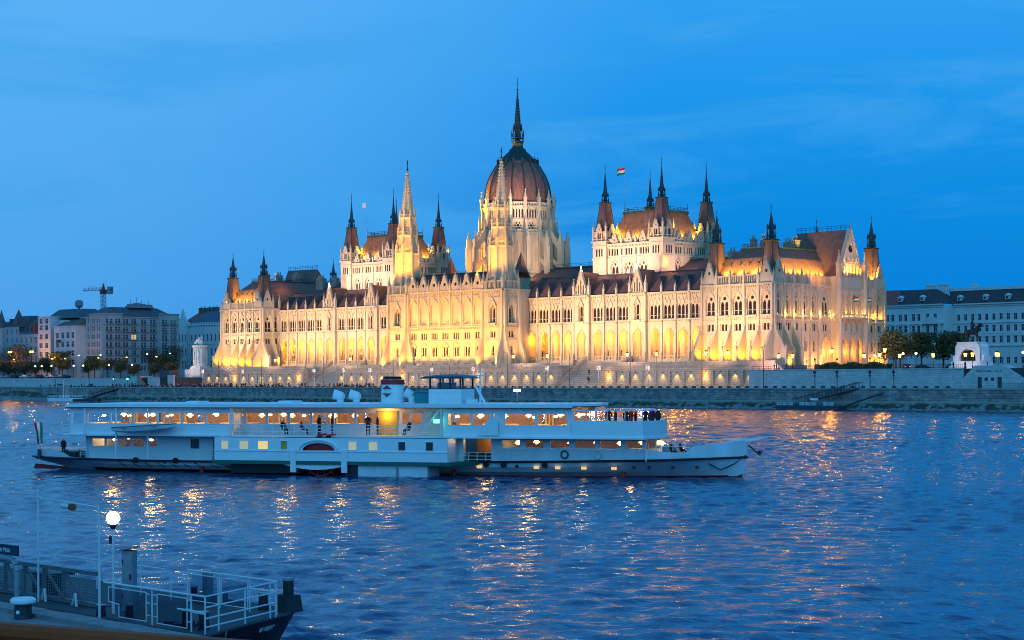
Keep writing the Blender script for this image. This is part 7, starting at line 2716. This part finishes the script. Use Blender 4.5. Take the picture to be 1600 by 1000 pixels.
    for x in (1.4, 2.7, 4.9, 6.6, 39.7, 41.2, 44.2, 46.6, 48.4, 50.2, 51.5, 51.9, 2.2, 5.6):
        link('saloon_lamp', flat if x < 8 else lamp, S).location = (x, rg.uniform(1.2, 3.2), 2.72 + rg.uniform(-.05, .12))
    for x in (41, 44, 47, 50, 1.5, 3.6, 5.6):
        link('table', table, S).location = (x, 1.4, 1.3 if x < 8 else 1.6)
    for x in (45.7, 46.2, 46.5):
        link('saloon_lamp', flat, S).location = (x, .6, 5.1)
    for x in (1, 5, 9, 13, 18, 23, 28, 32, 36, 40, 44):
        point(bl(x, 3.4, 5.25), 230, (1, .50, .10), .2)
    for x in (1.8, 5.2, 37, 41, 45, 49):
        point(bl(x, 2.6, 2.85), 80, (1, .56, .18), .15)
    point(bl(28.7, .1, 5.0), 60, (1, .55, .1), .15)
    return S
STEAMER = steamer()

def on_boat(name, label, cat, mesh, x, y, z, rz=0, s=1, group=None):
    o = put(name, mesh, None, Tr(*bl(x, y, z), BA + rz, s))
    return tag(o, label, cat, group)
for i, (k, x, y, rz, m, lb) in enumerate((
        ('stand', 27.4, -.6, .3, 'dark', 'man in dark clothes standing at the upper deck rail by the lit door'),
        ('stand', 28.1, -.2, 2.0, 'navycloth', 'person in navy standing just inside the lit door of the steamer'),
        ('stand', 24.2, -.7, -1.2, 'navycloth', 'person in navy leaning over the upper deck rail of the steamer'),
        ('stand', 22.9, -.4, 1.4, 'dark', 'dark figure at the upper deck rail left of the lit door'),
        ('sit', 19.5, -.3, 1.0, 'dark', 'seated dark passenger on the open side of the upper deck'),
        ('sit', 31.0, -.4, -.6, 'dark', 'seated passenger behind the rail near the steamer stair'),
        ('sit', 21.2, -.3, 2.2, 'redcloth', 'seated passenger in dull red on the open upper deck'))):
    on_boat('person', lb, 'person', person_mesh(k, m), x, y, 3.33, rz)
for i, (x, y) in enumerate(((47.2, 3.0), (48.3, 1.0), (49.4, .2), (50.3, -.4), (50.4, 2.5), (51.2, .9), (51.3, 3.2), (48.6, 5), (50.2, 6))):
    on_boat('person', 'passenger standing on the open foredeck of the steamer above the bow', 'person', person_mesh('stand', ('dark', 'navycloth', 'dark', 'redcloth')[i % 4]), x, y, 3.83, i * 1.7, 1, 'passengers on the upper foredeck')
for i, (x, y) in enumerate(((-3.2, 1.9), (-.9, 2.4), (-2.4, 5))):
    on_boat('person', ('crew member in dark clothes on the stern deck nearest the flag', 'figure standing by the after deckhouse wall of the steamer', 'figure at the far side of the stern deck')[i], 'person', person_mesh('stand', 'dark'), x, y, 1.1, i)
for i, (x, y) in enumerate(((52.6, 2.4), (52.9, 4.4))):
    on_boat('person', ('person in dark clothes standing on the low bow deck beside the glass end', 'second person on the low bow deck further from the rail')[i], 'person', person_mesh('sit', 'dark'), x, y, 1.6, 1 + i)
# lifeboat on the side of the upper deck
o = thing('lifeboat', 'white lifeboat slung along the side of the steamer near the stern', 'lifeboat', bl(7.3, -2.3, 3.45), BA + 0)
b = MB()
st = [(-3.1, .1, .12), (-2.6, .45, .3), (-1.2, .8, .42), (.4, .85, .45), (1.8, .65, .4), (2.7, .3, .28), (3.1, .05, .1)]
n = 5
vs, fs = [], []
for x, w, d in st:
    for a in range(n):
        t = PI * a / (n - 1)
        vs.append((x, -w * math.cos(t), .62 + .06 * x - (d + .12) * math.sin(t)))
for i in range(len(st) - 1):
    for a in range(n - 1):
        fs.append((i * n + a, i * n + a + 1, (i + 1) * n + a + 1, (i + 1) * n + a))
b.add(vs, fs)
b.build('hull', M['white'], o)
c = MB()
for side in (-1, 1):
    c.path([(x, side * w, .64 + .06 * x) for x, w, d in st], .05, 5)
c.build('gunwale', M['grey'], o)
c = MB()
for x in (-1.5, 0, 1.4):
    c.box(x - .12, x + .12, -.7, .7, .45 + .06 * x, .5 + .06 * x)
c.build('thwart', M['wood'], o)
c = MB()
for x in (-1.9, 2.0):
    c.path([(x, .9, -.2), (x, .9, 1.4), (x, .4, 1.9), (x, 0, 1.9)], .05, 5)
    c.tube((x, 0, 1.9), (x, 0, .5), .02, 4)
c.build('davit', M['white'], o)
# flag at the stern
t = thing('flag', 'red white and green flag hanging on a staff at the steamer stern', 'flag', bl(-7.25, 4, 1.7), BA)
MB().tube((0, 0, 0), (-.3, 0, 2.6), .04, 5).build('flagstaff', M['white'], t)
b = MB()
for k in range(3):
    b.mi = k
    for i in range(8):
        z0, z1 = 2.45 - i * .25, 2.45 - (i + 1) * .25
        xa = lambda z, q: -.28 * z / 2.6 + q * .24 - .05 * math.sin(z * 3)
        b.add([(xa(z0, k), .12 * math.sin(z0 * 2 + k), z0), (xa(z0, k + 1), .12 * math.sin(z0 * 2 + k + 1), z0), (xa(z1, k + 1), .12 * math.sin(z1 * 2 + k + 1), z1), (xa(z1, k), .12 * math.sin(z1 * 2 + k), z1)], [(0, 1, 2, 3)])
b.build('flag_cloth', [M['cloth_r'], M['cloth_w'], M['cloth_g']], t)
# ------------------------------------------------------------------ the pontoon in the foreground
M['steelblue'] = mat('galvanised_steel', (.26, .28, .31), .45, metal=.25, var=.15, scale=5)
M['painted'] = mat('white_painted_tube', (.66, .67, .68), .4, var=.08, scale=6)
M['pdeck'] = mat('pontoon_deck', (.045, .055, .06), .75, var=.3, scale=2.5, bump=.4, bscale=12)
M['phull'] = mat('black_pontoon_hull', (.016, .018, .024), .45, var=.5, scale=2.2, bump=.2, bscale=5)
M['truss'] = mat('grey_blue_steel', (.13, .15, .17), .5, var=.25, scale=3)
M['granite'] = mat('granite_kerb', (.24, .21, .21), .8, var=.25, scale=3, bump=.5, bscale=14)
M['handrail'] = mat('lamp_tinted_handrail', (.36, .055, .012), .6, var=.22, scale=1.2, spec=.15)  # warm glow of a lamp out of view is mixed into this red
M['signblue'] = mat('dark_blue_sign', (.012, .018, .05), .4)
M['ink'] = mat('white_lettering', (.75, .75, .76), .5)

def text(s, size, T, m, parent, name='lettering', depth=.012):
    cu = bpy.data.curves.new(name, 'FONT')
    cu.body = s
    cu.size = size
    cu.extrude = depth
    cu.align_x = 'LEFT'
    ob = bpy.data.objects.new(name, cu)
    COL.objects.link(ob)
    bpy.context.view_layer.update()
    me = bpy.data.meshes.new_from_object(ob.evaluated_get(bpy.context.evaluated_depsgraph_get()))
    bpy.data.objects.remove(ob)
    me.name = name
    me.materials.clear()
    me.materials.append(M[m])
    o = link(name, me, parent)
    o.matrix_local = T
    return o

def pontoon():
    Z0 = 1.1
    PO = thing('pontoon', 'dark steel pontoon with white tube railings and lettering on its end, in the foreground', 'pontoon', (520, -378.3, 0), world=True)
    yn, yf = -380.15, -375.2
    out = [(497, yn), (529.45, yn), (528.4, -378.0), (527.5, -375.9), (527.0, yf), (497, yf)]
    low = [(497, yn + .15), (528.2, yn + .15), (527.2, -378.0), (526.3, -376.0), (525.8, yf - .1), (497, yf - .1)]
    n = len(out)
    b = MB()
    b.add([(x, y, -.5) for x, y in low] + [(x, y, Z0 - .02) for x, y in out], [(i, (i + 1) % n, n + (i + 1) % n, n + i) for i in range(n)])
    hull = b.build('hull', M['phull'], PO)
    b = MB()
    b.add([(x, y, Z0) for x, y in out], [tuple(range(n))])
    for i in range(n - 1):
        b.tube((*out[i], Z0 - .02), (*out[i + 1], Z0 - .02), .05, 6)
    b.build('deck', M['pdeck'], PO)
    # rope and lettering on the end face
    e0, e1 = Vector((529.45, -380.15, 0)), Vector((527.5, -375.9, 0))
    d = (e1 - e0).normalized()
    nrm = Vector((d.y, -d.x, 0))
    e0, e1 = Vector((528.4, -378.0, 0)), Vector((527.5, -375.9, 0))
    d = (e1 - e0).normalized()
    nrm = Vector((d.y, -d.x, 0))
    p = e0 + d * 1.0 - nrm * .245
    tilt = Matrix.Rotation(R(-26), 4, 'X')
    T = Matrix(((d.x, nrm.x * .573, nrm.x * .819, p.x), (d.y, nrm.y * .573, nrm.y * .819, p.y), (0, .819, -.573, .70), (0, 0, 0, 1)))
    text('U-10267', .23, T, 'ink', hull)
    MB().tube((529.2, -379.3, 1.1), (530.0, -380.4, -.3), .018, 5).build('mooring_rope', M['truss'], PO)
    # bitts: paired bollards and fairleads
    def bitt(x, y, h, r, base=True, nm='bollard'):
        b = MB(Tr(x, y, Z0))
        if base:
            b.rings(0, 0, [(r * 1.15, 0), (r * 1.1, h * .45)], 12)
        b.rings(0, 0, [(r, h * .4 if base else 0), (r, h * .92)], 12)
        b.mi = 1
        b.rings(0, 0, [(r * 1.12, h * .92), (r * 1.12, h)], 12)
        b.build(nm, [M['phull'], M['steelblue']], PO)
    for x, y, h, r in ((527.75, -379.6, .5, .14), (528.4, -379.5, .5, .14), (526.2, -375.8, .5, .14), (526.85, -375.65, .5, .14), (525.0, -379.7, .42, .11), (523.2, -376.2, .5, .1), (524.0, -380.02, .35, .13)):
        bitt(x, y, h, r)
    b = MB(Tr(527.1, -375.55, Z0))
    b.frus((-.32, .32, -.3, .3), 0, (-.26, .26, -.25, .25), .5)
    b.rings(0, 0, [(.16, .5), (.16, .92)], 12)
    b.mi = 1
    b.rings(0, 0, [(.18, .92), (.18, 1.0)], 12)
    b.build('mooring_post', [M['phull'], M['steelblue']], PO)
    MB().box(523.1, 524.0, -376.3, -375.5, Z0, Z0 + .28).build('hatch', M['truss'], PO)
    b = MB(Tr(523.5, -375.9, Z0 + .28))
    b.rings(0, 0, [(.17, 0), (.17, .62), (.2, .62), (.2, .68)], 12)
    b.build('vent_pipe', M['steelblue'], PO)
    b = MB()
    for k in range(4):
        b.path([(527.9 + k * .2, -379.75, 1.35), (528.05 + k * .2, -379.85, 1.2 - .05 * (k % 2)), (528.2 + k * .2, -379.8, 1.33)], .03, 5)
    b.path([(526.6, -379.6, Z0 + .03), (526.9, -379.3, Z0 + .03), (527.2, -379.7, Z0 + .03), (527.5, -379.3, Z0 + .03)], .04, 5)
    b.build('mooring_rope', M['phull'], PO)
    # railings
    r = MB()
    tp = 2.12
    def seg(a, c, z=tp, rad=.026): r.tube((*a, z), (*c, z), rad, 6)
    def post(a, z=tp, rad=.026): r.tube((*a, Z0), (*a, z), rad, 6)
    near = [(524.2, -380.05), (526.7, -380.05), (528.6, -380.05), (529.25, -380.05)]
    seg((524.2, -380.05), (529.25, -380.05), tp, .032)
    for p_ in near[1:]: post(p_)
    seg((528.6, -380.05), (529.25, -380.05), 1.65, .03)
    seg((527.95, -380.05), (529.2, -380.05), 1.68, .03)
    end0, end1 = (529.25, -380.05), (527.85, -376.6)
    for z in (2.12, 1.82, 1.52, 1.28): seg(end0, end1, z, .024)
    for t in (.18, .55, .92): post((end0[0] + (end1[0] - end0[0]) * t, end0[1] + (end1[1] - end0[1]) * t))
    post(end1)
    far = [(523.2, -376.45), (524.9, -376.45), (526.4, -376.45), (527.7, -376.45)]
    seg(far[0], far[-1], tp, .032)
    for p_ in far: post(p_)
    seg((526.4, -376.45), (527.7, -376.45), 1.8, .03)
    seg((515.0, -376.45), (521.9, -376.45), 2.05, .024)
    for x in (515.5, 518.0, 520.6): post((x, -376.45), 2.05, .022)
    seg((521.2, -377.4), (522.3, -376.45), 2.0, .022)
    post((522.3, -376.45), 2.0, .022)
    r.build('railing', M['painted'], PO)
    # framed mesh screens in the near railing and along the far side
    def screen(x0, x1, y, z0, z1, notch=False):
        f = MB(Tr(0, y, 0))
        t = .018
        pts = [(x0, z0), (x1, z0), (x1, z1), (x0, z1)]
        if notch:
            pts = [(x0 + .55, z0), (x1, z0), (x1, z1), (x0, z1), (x0, z1 - .42), (x0 + .55, z1 - .46)]
        for (a, c), (e, g) in zip(pts, pts[1:] + pts[:1]):
            f.tube((a, 0, c), (e, 0, g), t, 5)
        f.mi = 1
        f.add([(a, 0, c) for a, c in pts], [tuple(range(len(pts)))])
        f.build('railing_screen', [M['painted'], M['mesh_pane']], PO)
    screen(524.45, 526.4, -380.05, 1.18, 2.0, True)
    screen(526.95, 528.4, -380.05, 1.18, 2.0)
    screen(523.3, 524.8, -376.45, 1.2, 2.0)
    screen(525.0, 526.3, -376.45, 1.2, 2.0)
    j = MB()
    for x in (526.48, 526.87, 528.46):
        for z in (1.35, 1.7, 1.95):
            j.box(x - .09, x + .09, -380.065, -380.035, z, z + .025)
    j.build('railing_clip', M['painted'], PO)
    # portal of thin tubes with a lamp fitting
    g = MB()
    A, Bp = (519.55, -379.5), (524.2, -380.2)
    hA, hB = 4.35, 4.3
    g.tube((*A, 1.0), (*A, hA), .035, 6, .03)
    g.tube((*Bp, 1.0), (*Bp, hB), .045, 6, .032)
    g.tube((*A, hA), (*Bp, hB), .028, 6)
    g.tube((A[0], A[1], hA), (A[0], A[1], hA + .35), .02, 5)
    g.build('portal_frame', M['painted'], PO)
    a, c = Vector((*A, hA)), Vector((*Bp, hB))
    p0, p1 = a.lerp(c, .42), a.lerp(c, .56)
    f = MB()
    f.tube((p0.x, p0.y, p0.z - .12), (p1.x, p1.y, p1.z - .12), .09, 8)
    f.mi = 1
    q0 = a.lerp(c, .585)
    f.tube((p1.x, p1.y, p1.z - .12), (q0.x + .03, q0.y, q0.z - .12), .115, 8)
    f.build('lamp_fitting', [M['painted'], M['wood']], PO)
    # service cabinet
    cb = MB(Tr(523.45, -378.7, Z0, R(38)))
    cb.box(-.17, .17, -.2, .2, 0, 1.8)
    cab = cb.build('cabinet', M['steelblue'], PO)
    cb = MB(Tr(523.45, -378.7, Z0, R(38)))
    cb.add([(-.25, -.28, 1.8), (.25, -.28, 1.88), (.25, .28, 1.88), (-.25, .28, 1.8), (-.25, -.28, 1.84), (.25, -.28, 1.92), (.25, .28, 1.92), (-.25, .28, 1.84)],
           [(0, 3, 2, 1), (4, 5, 6, 7), (0, 1, 5, 4), (1, 2, 6, 5), (2, 3, 7, 6), (3, 0, 4, 7)])
    cb.build('cabinet_roof', M['truss'], cab)
    cb = MB(Tr(523.45, -378.7, Z0, R(38)))
    cb.box(-.14, .14, -.215, -.202, .12, 1.7)
    cb.mi = 1
    cb.box(.08, .12, -.25, -.216, .95, 1.1)
    for z in (.4, 1.4):
        cb.box(-.16, -.12, -.23, -.216, z, z + .14)
    cb.build('cabinet_door', [M['steelblue'], M['phull']], cab)
    return PO
pontoon()

# globe lamp
o = thing('globe_lamp', 'white glowing globe lamp on a thin post on the pontoon', 'lamp', (523.75, -379.45, 1.1))
MB().rings(0, 0, [(.045, 0), (.035, 2.55)], 8).build('post', M['painted'], o)
MB().rings(0, 0, [(.05, 2.5), (.1, 2.58), (.1, 2.64)], 10).box(-.14, -.03, -.05, .05, 2.05, 2.3).build('fitting', M['phull'], o)
MB().ball((0, 0, 2.83), .2, 20, 14).build('globe', M['globe'], o, smooth=True)
point((523.75, -379.45, 3.93), 6, (1, .86, .66), .22)

# gangway truss
def gangway():
    o = thing('gangway', 'blue grey steel truss gangway with wire mesh sides leading to the pontoon', 'gangway', (513, -378.8, 1.0), world=True)
    x0, x1 = 500.0, 522.3
    for y, nm in ((-379.1, 0),):
        b = MB()
        b.box(x0, x1, y - .06, y + .06, 1.12, 1.24)
        b.box(x0, x1, y - .06, y + .06, 2.08, 2.2)
        b.build('chord', M['truss'], o)
        k = 0
        x = x0
        while x < x1 - 1.0:
            MB().box(x - .035, x + .035, y - .05, y + .05, 1.24, 2.08).build('upright', M['truss'], o)
            MB().tube((x + .03, y, 2.1), (x + 1.17, y, 1.22), .05, 4).build('diagonal', M['truss'], o)
            x += 1.2
        w = MB()
        for i in range(int((x1 - x0) / .11)):
            xx = x0 + i * .11
            w.box(xx - .004, xx + .004, y - .065, y - .057, 1.24, 2.08)
        for i in range(9):
            z = 1.28 + i * .09
            w.box(x0, x1, y - .066, y - .058, z - .004, z + .004)
        w.build('wire_mesh', M['steelblue'], o)
    b = MB()
    b.box(x0, x1, -379.0, -377.6, 1.06, 1.12)
    b.build('floor', M['pdeck'], o)
    b = MB()
    for x in (521.4, 519.6):
        b.tube((x, -379.4, 1.15), (x + .25, -379.45, 1.5), .05, 6)
        b.tube((x + .25, -379.45, 1.5), (x + .3, -379.45, 1.12), .04, 6)
    b.build('chain_guide', M['painted'], o)
    b = MB()
    b.box(517.6, 518.5, -378.6, -377.9, 1.12, 1.75)
    b.box(517.3, 518.9, -378.7, -377.8, 1.75, 1.85)
    b.build('turnstile', M['phull'], o)
gangway()

# entrance arch and dark blue sign at the left edge
o = thing('gangway_arch', 'grey rounded steel tube arch at the left edge over the gangway', 'arch', (515, -381, 1), world=True)
pts = [(513.0, -381.5, 2.72)] + [(521.45, -381.5, 2.72)] + [(521.45 + .35 * math.sin(R(a)), -381.5, 2.37 + .35 * math.cos(R(a))) for a in (30, 60, 90)] + [(521.8, -381.5, .9)]
MB().path(pts, .085, 10).build('tube', M['steelblue'], o, smooth=False)
o = thing('name_sign', 'small dark blue sign with white lettering above the gangway arch', 'sign', (515.6, -381.3, 2.84), world=True)
pan = MB().box(515.0, 521.9, -381.54, -381.48, 2.82, 3.13).build('panel', M['signblue'], o)
text('Batthyány tér Moló', .19, Matrix(((1, 0, 0, 520.0), (0, 0, -1, -381.545), (0, 1, 0, 2.91), (0, 0, 0, 1))), 'ink', pan, depth=.004)

# quay edge in the foreground, bollard and wooden handrail
b = MB()
b.box(440, 531.5, -398, -381.9, -1, 1.35)
struct(b, 'landing_quay', M['granite'])
for k in range(40):
    x0 = 492 + k * 1.0
    if x0 > 531: break
    MB().box(x0 + .012, x0 + .985, -382.5, -381.75, 1.2, 1.47 + .008 * math.sin(k * 2.3)).build('kerb_stone', M['granite'])['kind'] = 'structure'
o = thing('mooring_bollard', 'black mooring bollard with a worn white cap on the quay at lower left', 'bollard', (524.45, -382.8, 1.35))
MB().rings(0, 0, [(.26, 0), (.24, .1), (.235, .42)], 16).build('stem', M['phull'], o)
MB().rings(0, 0, [(.30, .42), (.36, .46), (.36, .53), (.30, .585), (.1, .60)], 18).build('cap', M['ink'], o)
MB(Tr(.13, -.235, .2)).ball((0, 0, 0), .06, 8, 6).build('stud', M['ink'], o)

o = thing('handrail', 'lamp-tinted brown wooden handrail crossing the bottom left corner close to the camera', 'handrail', (559, -402.5, 6), world=True)
p, q = Vector((558.966, -402.478, 0)), Vector((560.476, -401.958, 0))
d = (q - p).normalized()
a = p - d * 2.5
T = Matrix(((d.x, -d.y, 0, a.x), (d.y, d.x, 0, a.y), (0, 0, 1, 6.40), (0, 0, 0, 1)))
b = MB(T)
b.extx([(-.09, 0), (.05, 0), (.07, .03), (.065, .07), (.03, .095), (-.05, .095), (-.085, .07), (-.1, .03)], 0, 5.2)
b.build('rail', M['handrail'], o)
b = MB(T)
b.extx([(-.03, -.3), (.03, -.3), (.03, -.002), (-.03, -.002)], 0, 5.2)
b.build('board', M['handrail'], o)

# ------------------------------------------------------------------ labels that tell members of a group apart
ORD = ['first', 'second', 'third', 'fourth', 'fifth', 'sixth', 'seventh', 'eighth', 'ninth', 'tenth', 'eleventh', 'twelfth', 'thirteenth', 'fourteenth']
def bearing(o):
    v = o.location - Vector((569, -408, 8))
    return (v.x + v.y) / max(1e-3, v.y - v.x)
def number_group(group, desc):
    g = sorted([o for o in bpy.data.objects if o.get('group') == group], key=bearing)
    for i, o in enumerate(g):
        o['label'] = desc % (ORD[i] if i < len(g) - 1 or len(g) < 2 else 'last')
number_group('tall thin trees by the apartment house', 'thin leafed tall tree by the left houses, %s of those from the left')
number_group('bushy trees on the left embankment', 'bushy brownish embankment tree, %s of its kind from the left')
number_group('green trees before the left apartment houses', 'dark green tree before the left apartment houses, %s from the left')
number_group('green trees on the right square', 'dark green tree on the square right of the palace, %s from the left')
number_group('amber lamps on the left road', 'amber street lamp on the left embankment road, %s from the left')
number_group('twin lamps on the left', 'twin amber lamp above the bushy trees, the %s from the left')
number_group('white globe lamps on the left bank', 'white globe lamp on the left embankment, %s from the left')
number_group('tall white street lamps on the left', 'tall white street lamp before the apartment houses, %s from the left')
number_group('terrace lantern lamps', 'small amber lantern on the palace terrace, %s from the left')
number_group('large lanterns by the palace side', 'large ornate amber lantern by the palace side, the %s from the left')
number_group('amber lamps on the right square', 'small amber lamp on the right square, %s from the left')
number_group('white lamps by the statue', 'white globe lamp on the right square, %s from the left')
number_group('floodlight masts on the quay', 'slim mast with clustered floodlights on the quay, %s from the left')
number_group('unlit lamp posts on the quay road', 'tall thin unlit lamp post on the quay road, %s from the left')
number_group('posts with round signs on the right quay', 'black post with round signs right of the palace, %s from the left')
number_group('cars on the left embankment', 'parked car under the left embankment trees, %s from the left')
number_group('dark cars at the palace corner', 'dark car at the palace corner beyond the railing, the %s from the left')
number_group('passengers on the upper foredeck', 'passenger on the upper foredeck of the steamer, %s from the left')
number_group('people on the right square', 'small dark figure on the square right of the palace, %s from the left')
